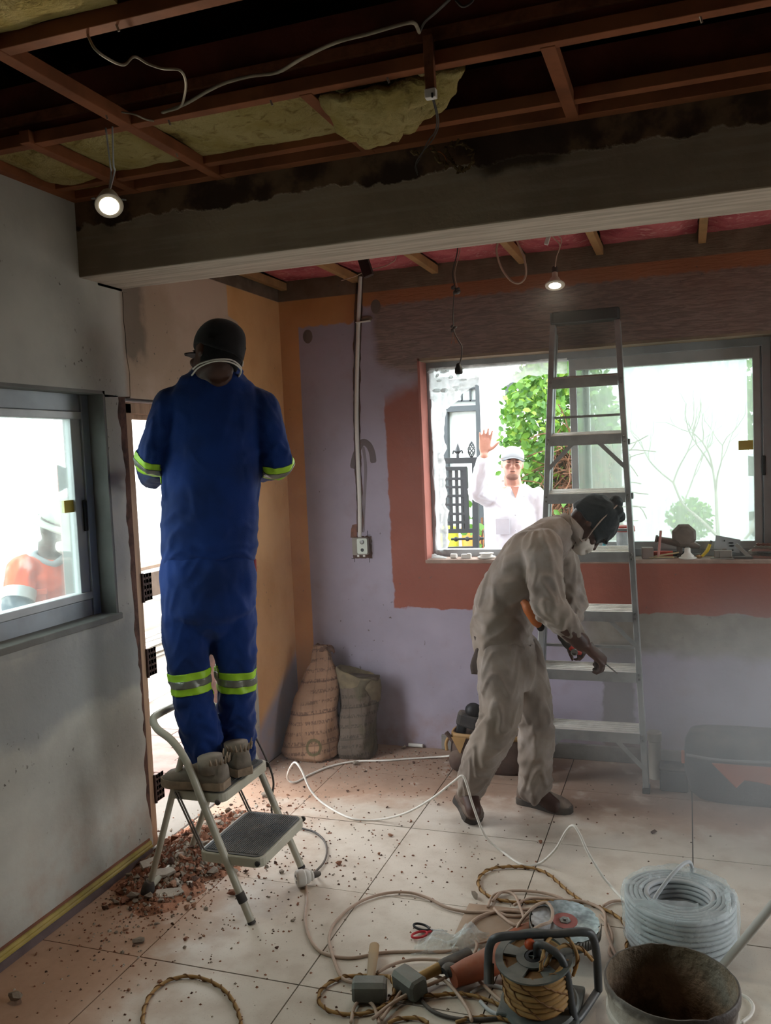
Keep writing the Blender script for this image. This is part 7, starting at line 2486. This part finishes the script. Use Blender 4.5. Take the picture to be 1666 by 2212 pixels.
# tube stand, crank and knob
st_ = MB()
st_.tube(spline([(-0.58,2.398,0.12), (-0.587,2.428,0.165), (-0.584,2.442,0.21), (-0.559,2.435,0.245), (-0.487,2.468,0.245), (-0.4,2.499,0.245), (-0.318,2.53,0.245), (-0.294,2.548,0.225), (-0.284,2.55,0.17), (-0.284,2.572,0.09), (-0.287,2.605,0.025)], 6), .0125, 12)
st_.build('stand_tube', m_rtube, t)
MB().tube([(-0.587,2.437,0.16), (-0.582,2.406,0.115)], [.0155, .0155], 12).build('grip', m_rub, t)
MB().tube(spline([(-0.448,2.472,0.19), (-0.445,2.453,0.225), (-0.434,2.45,0.235), (-0.406,2.443,0.23), (-0.375,2.441,0.21), (-0.359,2.443,0.165), (-0.354,2.459,0.1), (-0.347,2.459,0.045), (-0.339,2.461,0.012), (-0.322,2.502,0.012), (-0.288,2.613,0.02)], 6), .0115, 12).build('front_tube', m_rtube, t)
MB().ell(V((-0.467,2.46,0.225)), (.0165, .0165, .0165)).tube([(-0.467,2.46,0.225), (-0.47,2.481,0.2)], .006, 8).build('crank_knob', M('orange_knob', 'c0552f', .45), t)
rope('loose_cord', [(-0.416,2.425,0.12), (-0.428,2.416,0.17), (-0.423,2.419,0.215), (-0.415,2.476,0.235), (-0.388,2.508,0.24), (-0.356,2.501,0.23), (-0.337,2.492,0.205), (-0.336,2.505,0.16), (-0.349,2.505,0.12)], None, parent=t)
rope('loose_cord', [(-0.43,2.434,0.14), (-0.415,2.432,0.19), (-0.395,2.459,0.215), (-0.363,2.488,0.22), (-0.322,2.513,0.2), (-0.294,2.532,0.16)], None, parent=t)
MB().box(rc + V((0, .02, .011)), (.24, .20, .02)).build('base_plate', m_reel, t, smooth=None, bevel=.006)

# ---- large disc cutter
gd = V((-.411, 2.80, .118))
t = thing('disc_cutter', 'orange bodied disc cutter with a big shiny steel disc, behind the reel', 'power tool', (-.55, 2.72, 0))
Rd = frame((.06, -.10, 1))
m_orange = M('orange_tool_housing', '94492a', .55, var=.3, dust=.35, vs=10)
g = G('brushed_disc_steel')
n_ = g.noise(1.0, 4, g.scale(g.obj(), 60, 60, 60))
m_disc = g.done(g.bsdf(g.mix(g.st(n_, .3, .7), 'b8bcbe', '8d9194'), .22, .95, Anisotropic=.7))
dk = MB()
n = 96
rings = []
for r_, z_ in ((.020, 0), (.112, 0), (.112, .0035), (.020, .0035)):
    rings.append([gd + Rd @ V((math.cos(2 * math.pi * i / n) * (r_ - (.006 if r_ > .1 and i % 8 == 0 else 0)), math.sin(2 * math.pi * i / n) * (r_ - (.006 if r_ > .1 and i % 8 == 0 else 0)), z_)) for i in range(n)])
dk.loft(rings, cap=False, closed=True)
dk.build('disc', m_disc, t, smooth=30)
MB().lathe([(.020, .0036), (.041, .0036), (.041, .0042), (.020, .0042)], 30, gd, Rd).build('disc_label', M('faded_red_label', 'a4615c', .6, var=.3), t)
MB().lathe([(.001, .014), (.008, .014), (.009, .008), (.019, .007), (.020, .001), (.001, .0)], 6, gd, Rd).build('flange_nut', m_steel, t, smooth=None)
# guard half under the disc
gu = MB()
aa = [math.radians(150 + 220 * i / 40) for i in range(41)]
for k in range(40):
    a, b = aa[k], aa[k + 1]
    P_ = lambda r_, an, z_: gd + Rd @ V((math.cos(an) * r_, math.sin(an) * r_, z_))
    gu.geo([P_(.117, a, .004), P_(.117, b, .004), P_(.117, b, -.03), P_(.117, a, -.03), P_(.03, a, -.032), P_(.03, b, -.032)], [(0, 1, 2, 3), (3, 2, 5, 4)])
gu.build('guard', M('dark_guard_steel', '40423f', .5, .5, var=.3, dust=.3), t, smooth=True, solid=.003)
b0 = gd + V((0, 0, -.045))
MB().tube(spline([b0 + V((.03, .02, -.005)), b0, V((-0.509,2.792,0.07)), V((-0.569,2.728,0.06)), V((-0.619,2.624,0.055)), V((-0.676,2.565,0.05)), V((-0.724,2.518,0.045))], 6), [.034, .043, .036, .040, .044, .038, .032], 18).build('housing', m_orange, t)
MB().tube(spline([V((-0.7,2.538,0.05)), V((-0.74,2.539,0.055)), V((-0.752,2.528,0.05))], 4), [.018, .022, .018], 12).build('rear_grip', m_rub, t)
MB().cyl(gd + V((0, 0, -.10)), gd + V((0, 0, .006)), .018, 14).build('spindle', m_steel, t)
MB().ell(gd + V((.0, 0, -.09)), (.04, .05, .027)).build('gear_head', M('grey_gear_head', '5a5c5a', .5, .4, var=.3, dust=.3), t)
sf = MB().tube([V((-0.338,2.708,0.05)), V((-0.346,2.646,0.045))], [.016, .022], 12)
cardb = MB().grid(lambda u, v: V((-.80 + .36 * u, 2.76 + .28 * v + .02 * u, .0025 + .003 * noise.noise((u * 3, v * 3, 2)))), 8, 6)
tag(cardb.build('cardboard_sheet', M('brown_cardboard', 'a08670', .9, var=.2, dust=.4), smooth=True, solid=.003), 'dusty sheet of brown cardboard under the cord tangle', 'cardboard')

# ---- club hammers
m_hhead = M('grey_hammer_head', '6d716c', .6, .35, var=.35, vs=18, bump=.3, bs=60, dust=.25)
m_hwood = M('worn_hammer_wood', 'a58a66', .7, var=.3, vs=9, dust=.3)


def hammer(label, c, hd, up, L, hw, m_handle, m_end, name='club_hammer'):
    """square head along hd, handle along up"""
    t = thing(name, label, 'hammer', c)
    c, hd = V(c), V(hd).normalized()
    up = V(up)
    up = (up - hd * up.dot(hd)).normalized()
    z = hd.cross(up).normalized()
    R = Matrix((up, z, hd)).transposed()
    h = MB()
    rr = []
    for t_, k in ((-.5, .82), (-.42, 1.0), (.42, 1.0), (.5, .82)):
        rr.append([c + R @ V((x * hw * k, y * hw * k, t_ * L)) for x, y in ((1, .62), (.62, 1), (-.62, 1), (-1, .62), (-1, -.62), (-.62, -1), (.62, -1), (1, -.62))])
    h.loft(rr)
    h.build('head', m_hhead, t, smooth=25)
    return t, c, up, z, R


a, b = V((-1.012,2.393,0.034)), V((-0.912,2.42,0.034))
t, c, up, z, R = hammer('club hammer with pale handle, head toward the viewer, at the left of the tool pile', (a + b) / 2, b - a, (-.1, 1, -.05), .105, .033, None, None)
e = V((-1.032,2.644,0.03))
MB().tube([c, c + (e - c) * .35, c + (e - c) * .8, e], [(.016, .012), (.014, .011), (.017, .013), (.017, .013)], 12).build('handle', m_hwood, t)
a, b = V((-0.895,2.495,0.036)), V((-0.818,2.443,0.036))
t, c, up, z, R = hammer('club hammer with tan wood and dark grip, beside the orange disc cutter', (a + b) / 2 + V((.005, 0, 0)), b - a, (1, .6, .1), .105, .034, None, None)
e1, e2 = V((-0.779,2.554,0.045)), V((-0.694,2.639,0.055))
MB().tube([c, c.lerp(e1, .5), e1, e1.lerp(e2, .3)], [(.013, .016), (.013, .017), (.015, .019), (.016, .02)], 12).build('handle', M('varnished_hammer_wood', 'b08a4e', .5, var=.25, dust=.2), t)
MB().tube([e1, e1.lerp(e2, .1), e1.lerp(e2, .95), e2], [.019, .022, .023, .017], 12).build('grip', m_rub, t)

# ---- scissors
t = thing('scissors', 'small scissors with one red and one black handle on the tiles', 'scissors', (-0.886,2.829,0))
pv_ = V((-0.881,2.821,0.006))
tip = V((-0.804,2.832,0.006))
for k, (mt, ctr, mp) in enumerate(((m_black, (-0.923,2.831,0.008), 'black_handle'), (M('red_scissor_handle', 'b42a34', .4), (-0.915,2.782,0.008), 'red_handle'))):
    ctr = V(ctr)
    d = (pv_ - ctr).normalized()
    s_ = d.cross(V((0, 0, 1)))
    ring = [ctr + d * math.cos(a_) * .030 + s_ * math.sin(a_) * (.016 if k == 0 else .017) + V((0, 0, .001)) for a_ in [2 * math.pi * i / 24 for i in range(24)]]
    MB().tube(ring, .0042, 8, closed=True).tube([ctr + d * .029, pv_], [.0045, .004], 8).build(mp, mt, t)
    off = s_ * (.004 if k else -.004)
    MB().prism([(0, -.004), (.055, -.001), (.055, .001), (0, .004)], 0, .0015, Matrix.Translation(pv_ + V((0, 0, .001 + .0016 * k))) @ Matrix((tip - pv_ + off, V((0, 0, 1)).cross(tip - pv_ + off), V((0, 0, 1)))).transposed().normalized().to_4x4()).build('blade', m_steel, t, smooth=None)
MB().cyl(pv_, pv_ + V((0, 0, .006)), .004, 10).build('pivot', m_steel, t)
# ---- crumpled clear bag
bg_ = MB()
bc = V((-0.792,2.768,-0))


def bagf(u, v):
    x, y = (u - .5) * .24, (v - .5) * .12
    e = min(1, 5 * min(u, 1 - u)) * min(1, 5 * min(v, 1 - v))
    n = noise.noise((u * 5, v * 5, 1)) + .7 * noise.noise((u * 11, v * 11, 4))
    hump = .05 * math.exp(-((u - .72) / .16) ** 2) + .03 * math.exp(-((u - .25) / .2) ** 2)
    return bc + V((x + .01 * noise.noise((v * 6, u * 2, 2)), y + .35 * x + .01 * noise.noise((u * 6, v * 2, 7)), .003 + e * max(0, hump + .022 * n)))


bg_.grid(bagf, 30, 18)
tag(bg_.build('clear_bag', mat_sheet('clear_plastic_bag', 'eef0f0', .30, .1), smooth=True), 'crumpled clear plastic bag between scissors and disc cutter', 'plastic bag')
a, b, c = V((-0.807,2.452,0.002)), V((-0.816,2.514,0.002)), V((-0.668,2.573,0.006))
tag(MB().geo([a, b, c, V((-0.747,2.485,0.002))], [(0, 1, 2, 3)]).build('paper_scrap', M('white_paper', 'cfc9c0', .8, var=.1), smooth=None, solid=.0012), 'triangular white paper scrap beside the second club hammer', 'paper')

# ---- grimy bucket
bk = V((-.062, 2.165, 0))
t = thing('bucket', 'grimy white bucket caked with brown muck inside, at the right front', 'bucket', bk)
g = G('grimy_bucket_plastic')
P_, x, y, z = g.pos()
n1, n2 = g.noise(7, 6), g.noise(28, 5)
col = g.mix(g.st(n1, .42, .6), 'b3aca2', '8d8478')
col = g.mix(g.mul(g.st(g.add(z, g.mul(n2, .06)), .355, .385), .9), col, '4a4038')
col = g.mix(g.mul(g.st(g.noise(3.3, 5), .52, .62), g.st(x, -.1, .03)), col, '3d2f27')
col = g.mix(g.mul(g.st(n2, .62, .7), .7), col, '55493f')
m_bucket = g.done(g.bsdf(col, .6, 0, g.bump(n2, .5, .01)))
g = G('muck_caked_inside')
P_, x, y, z = g.pos()
n1, n2 = g.noise(9, 6), g.noise(26, 6)
col = g.mix(g.st(n1, .40, .62), '8f7660', '54402f')
col = g.mix(g.mul(g.st(g.add(z, g.mul(n1, .14)), .36, .40), .8), col, '7a6a55')
col = g.mix(g.mul(g.st(x, -.02, .09), g.mul(g.st(z, .2, .32), g.st(n1, .35, .6))), col, '8b8478')
m_muck = g.done(g.bsdf(col, .8, 0, g.bump(n2, .9, .02)))
R0, R1, Hb = .135, .160, .362
out = MB()
nn = 56
jr = jag(17, .004, 6)
rim = lambda i, r_, z_: bk + V((math.cos(2 * math.pi * i / nn) * r_, math.sin(2 * math.pi * i / nn) * r_, z_))
prof_o = [(R0 - .004, 0), (R0, .006), (.143, .12), (.150, .24), (.152, .265), (.158, .27), (.158, .285), (.153, .29), (.157, .335), (.162, .34), (.162, Hb - .004), (.159, Hb)]
out.loft([[rim(i, r_, z_ + (jr(i * .35) if z_ > Hb - .01 else 0)) for i in range(nn)] for r_, z_ in prof_o + [(.1555, Hb)]], cap=False)
out.build('shell', m_bucket, t, smooth=40)
inn = MB()
prof_i = [(.1556, Hb - .0005), (.153, .30), (.147, .2), (.141, .09), (.12, .07), (.06, .075), (.002, .085)]
inn.loft([[rim(i, r_ - .004 * (noise.noise((math.cos(i * .112) * 3, math.sin(i * .112) * 3, z_ * 20)) + .4 if z_ < Hb - .01 else 0), z_ + (jr(i * .35) if z_ > Hb - .01 else 0)) for i in range(nn)] for r_, z_ in prof_i], cap=False)
inn.build('muck_lining', m_muck, t, smooth=True)
tw_ = MB().tube([bk + V((.035, .02, .07)), bk + V((.03, .05, .15)), bk + V((.028, .075, .20))], [.035, .03, .012], 10)
tw_.build('mud_lump', M('drying_mud', '5b4a38', .9, var=.35, bump=.6), t)
lb_ = MB()
aa = [math.radians(205 + 28 * i / 12) for i in range(13)]
vs = [bk + V((math.cos(a_) * (r_ + .0012), math.sin(a_) * (r_ + .0012), z_)) for z_, r_ in ((.02, .137), (.20, .148)) for a_ in aa]
lb_.geo(vs, [(i, i + 1, i + 14, i + 13) for i in range(12)])
lb_.build('blue_label', M('blue_bucket_label', '3f5476', .6, var=.3, vs=30), t, smooth=True, solid=.0006)

# ---- pale broom handle
a, b = V((0.063,2.814,0.015)), V((0.293,2.72,0.417))
o = MB().tube([a, b], .0135, 14).build('broom_pole', M('pale_pole_paint', 'b9b7b2', .6, var=.1, dust=.2))
tag(o, 'pale round pole slanting up behind the bucket at the right edge', 'pole')

# ---- broken brick, plaster flakes and dust
def lump(seed, n=9, flat=1.0):
    r = random.Random(seed)
    bm = bmesh.new()
    for _ in range(n):
        p = V((r.gauss(0, 1), r.gauss(0, 1), r.gauss(0, 1))).normalized() * r.uniform(.75, 1.1)
        bm.verts.new((p.x * .5, p.y * .42, (p.z * .36 + .30) * flat))
    bmesh.ops.convex_hull(bm, input=bm.verts)
    for v in [v for v in bm.verts if not v.link_faces]:
        bm.verts.remove(v)
    lo = min(v.co.z for v in bm.verts)
    for v in bm.verts:
        v.co.z -= lo
    bmesh.ops.recalc_face_normals(bm, faces=bm.faces)
    return bm


m_brick = M('broken_red_brick', '8d5a44', .95, var=.4, vs=40, bump=.5, dust=.4, dcol='b08a72')
m_brick2 = M('pale_brick_chip', 'a87a60', .95, var=.35, vs=40, bump=.5, dust=.4, dcol='bfa088')
m_mortar = M('grey_mortar_chip', '8f8274', .95, var=.35, vs=40, bump=.5, dust=.3)
m_flake = M('white_plaster_flake', 'b3a89a', .9, var=.2, vs=30, bump=.3, dust=.2)
m_dkchip = M('dark_brown_chip', '5d4438', .95, var=.4, vs=40, bump=.4)
CM = [m_brick, m_brick2, m_brick, m_mortar, m_flake, m_dkchip]
CK = ['reddish brown broken brick piece', 'pale orange brick piece', 'reddish brown broken brick piece', 'grey mortar crumb', 'white plaster flake', 'dark brown rubble chip']
protos = []
for k in range(18):
    bm = lump(100 + k, 9 + k % 4, .5 if k % 6 == 4 else 1.0)
    me = bpy.data.meshes.new('rubble_piece')
    bm.to_mesh(me)
    bm.free()
    me.materials.append(CM[k % 6])
    protos.append(me)


def heap_h(x, y):
    """height of the rubble heap by the door jamb"""
    return max(0, .075 * math.exp(-(((x + 2.04) / .16) ** 2 + ((y - 3.14) / .34) ** 2)) - .008 + .012 * noise.noise((x * 9, y * 9, 1)))


hm = MB().grid(lambda u, v: (-2.228 + .50 * u, 2.62 + 1.05 * v, heap_h(-2.228 + .50 * u, 2.62 + 1.05 * v) - .0025 if True else 0), 26, 40)
tag(hm.build('brick_dust', M('red_brick_dust', 'a5745a', 1.0, var=.35, vs=18, bump=.8, bs=90), floor, smooth=True), kind='stuff')
r = random.Random(42)


def spot(r):
    q = r.random()
    if q < .52:
        return r.gauss(-2.02, .13), r.gauss(3.10, .28)
    if q < .72:
        return -2.19 + abs(r.gauss(0, .62)), r.gauss(3.1, .50)
    if q < .86:
        return r.uniform(-2.2, -1.1), 4.6 - abs(r.gauss(0, .28))
    return -2.19 + r.expovariate(1.1), r.uniform(2.0, 4.4)


def ok(x, y):
    if x < -2.205 and not (3.22 < y < 3.98 and x > -2.53):
        return False
    if x > .9 or y > 4.62 or y < 1.9:
        return False
    if (x + 2.04) ** 2 + (y - 2.79) ** 2 < .002:
        return False
    if -.35 < x and y < 3.2:
        return False
    return True


count = {}
k = 0
while k < 285:
    x, y = spot(r)
    if not ok(x, y):
        continue
    near = math.exp(-(((x + 2.03) / .30) ** 2 + ((y - 3.1) / .5) ** 2))
    s_ = r.uniform(.013, .024) + near * r.uniform(.006, .05)
    if r.random() < .04:
        s_ += .015
    i = r.randrange(18)
    if near < .3 and i % 6 == 1 and r.random() < .5:
        i = (i + 4) % 18
    o = bpy.data.objects.new('broken_piece', protos[i])
    C.objects.link(o)
    o.location = (x, y, heap_h(x, y) - .002 if near > .05 else -.0005)
    o.rotation_euler = (r.uniform(-.3, .3) * near, r.uniform(-.3, .3) * near, r.uniform(0, 6.28))
    o.scale = (s_, s_ * r.uniform(.7, 1.1), s_ * r.uniform(.6, 1.0))
    c_ = CK[i % 6]
    zone = 'in the heap beside the door frame' if near > .25 else ('in the dust along the back wall' if y > 4.05 else 'scattered on the tiles away from the heap')
    tag(o, '%s %s' % (c_, zone), 'rubble', '%s %s' % (c_ + 's', zone), 'thing')
    k += 1
# singled-out lumps
for p_, s_, m_, lb_ in (((-1.273,3.519,0), .034, m_brick2, 'lone tan brick lump on the tiles below the white cable low point'), ((-1.392,3.212,0), .042, m_brick, 'brown brick lump on the tiles to the right of the plug adapter'),
                        ((-0.79,3.089,0), .052, m_mortar, 'grey brown stone lump at the left of the cord tangle'), ((-2.052,2.098,0), .075, m_mortar, 'large dusty stone lump near the lower left corner of the floor'),
                        ((-1.708,2.881,0), .050, m_brick, 'reddish brick shard touching the front stool leg'), ((-1.872,2.492,0), .058, m_mortar, 'flat tan stone chip near the yellow skirting'),
                        ((-2.148,2.776,0), .060, m_brick, 'reddish brick lump between the skirting and the stool foot'), ((-2.093,2.717,0), .050, m_brick, 'second reddish brick lump next to the stool foot, nearer the viewer'),
                        ((-2.018,3.792,-0), .070, m_mortar, 'pale mortar lump on the tiles right of the stool legs'), ((-2.128,3.576,0), .060, m_mortar, 'pale mortar lump seen between the stool legs'),
                        ((-1.742,4.315,0), .055, m_mortar, 'tan mortar lump in the red dust near the dark sack'), ((-1.563,4.611,0), .050, m_mortar, 'grey mortar lump beside the conduit offcut')):
    bm = lump(sum(map(ord, lb_)) % 97 + 3, 13)
    me = bpy.data.meshes.new('rubble_lump')
    bm.to_mesh(me)
    bm.free()
    me.materials.append(m_)
    o = bpy.data.objects.new('rubble_lump', me)
    C.objects.link(o)
    o.location = V(p_) - V((0, 0, .001))
    o.scale = (s_, s_ * .8, s_ * .7)
    o.rotation_euler.z = r.uniform(0, 6)
    tag(o, lb_, 'rubble', kind='thing')
for p_, sx, sy, a_, lb_ in (((-2.027,2.889,0.055), .10, .045, .6, 'white plaster slab tilted in the heap inside the stool legs'), ((-2.137,2.953,0.05), .08, .05, 1.1, 'small white plaster slab in the heap against the stool rear leg'), ((-1.948,2.806,0.02), .12, .05, .5, 'long white plaster chunk in front of the stool floor bar')):
    o = MB().prism([(-.5 * sx, -.4 * sy), (.1 * sx, -.5 * sy), (.5 * sx, -.1 * sy), (.35 * sx, .45 * sy), (-.4 * sx, .5 * sy)], 0, .016, Matrix.Translation(V(p_) - V((0, 0, .018))) @ Matrix.Rotation(a_, 4, 'Z') @ Matrix.Rotation(.25, 4, 'X')).build('plaster_slab', m_flake, smooth=None, bevel=.002)
    tag(o, lb_, 'rubble', kind='thing')
# crumbs too small to count
crumbs = {}
for mi, mt in enumerate((m_brick, m_flake, m_dkchip, m_mortar)):
    mb = MB()
    n = 0
    while n < (1900, 420, 620, 800)[mi]:
        x, y = spot(r)
        if mi == 2 and r.random() < .35:
            x, y = r.uniform(-2.2, .2), r.uniform(1.9, 4.4)
        if not ok(x, y):
            continue
        s_ = r.uniform(.0022, .0062) * (1 + 1.6 * min(1, heap_h(x, y) / .02) * (mi != 2))
        z = heap_h(x, y)
        R_ = Matrix.Rotation(r.uniform(0, 6.28), 3, 'Z')
        vs = [V((r.uniform(.4, .6) * c1, r.uniform(.3, .5) * c2, 0)) for c1, c2 in ((1, 1), (-1, 1), (-1, -1), (1, -1))] + [V((r.uniform(-.2, .2), r.uniform(-.2, .2), .55)), V((r.uniform(-.3, .3), r.uniform(-.1, .1), .5))]
        mb.geo([V((x, y, z - .0005)) + R_ @ v * s_ * 1.6 for v in vs], [(0, 1, 4), (1, 2, 5, 4), (2, 3, 5), (3, 0, 4, 5)])
        n += 1
    crumbs[mi] = mb.build('rubble_crumbs', mt, floor, smooth=None)
    crumbs[mi]['kind'] = 'stuff'

# ---- haze of building dust drifting in from the right
g = G('dust_haze')
P_, x, y, z = g.pos()
d = g.node('ShaderNodeVectorMath', {0: g.node('ShaderNodeVectorMath', {0: g.node('ShaderNodeVectorMath', {0: P_, 1: (.50, 3.75, .42)}, operation='SUBTRACT').outputs[0], 1: (1 / 1.2, 1 / .78, 1 / .85)}, operation='MULTIPLY').outputs[0]}, operation='LENGTH').outputs['Value']
dens = g.mul(g.st(d, 1.0, .15), g.add(.45, g.mul(g.noise(2.4, 3, P_), 1.1)))
vol = g.node('ShaderNodeVolumePrincipled', {'Color': (.86, .91, .95, 1), 'Density': g.mul(dens, .85), 'Anisotropy': .2}).outputs[0]
g.t.links.new(vol, g.out.inputs[1])
o = MB().ell((.50, 3.75, .47), (1.22, .80, .86), None, 20, 12).build('dust_haze', g.m, smooth=True)
tag(o, 'pale grey dust haze drifting low before the dark bag at right', 'dust', kind='stuff')

# ---- thin suspended dust through the far half of the room
g = G('thin_suspended_dust')
vol = g.node('ShaderNodeVolumePrincipled', {'Color': (.90, .92, .93, 1), 'Density': .022, 'Anisotropy': .35}).outputs[0]
g.t.links.new(vol, g.out.inputs[1])
o = MB().bb((XL + .05, 3.30, .02), (XR - .1, YB - .03, 2.40)).build('suspended_dust', g.m, smooth=None)
tag(o, 'thin veil of suspended dust hanging between the beam and the back wall', 'dust', kind='stuff')
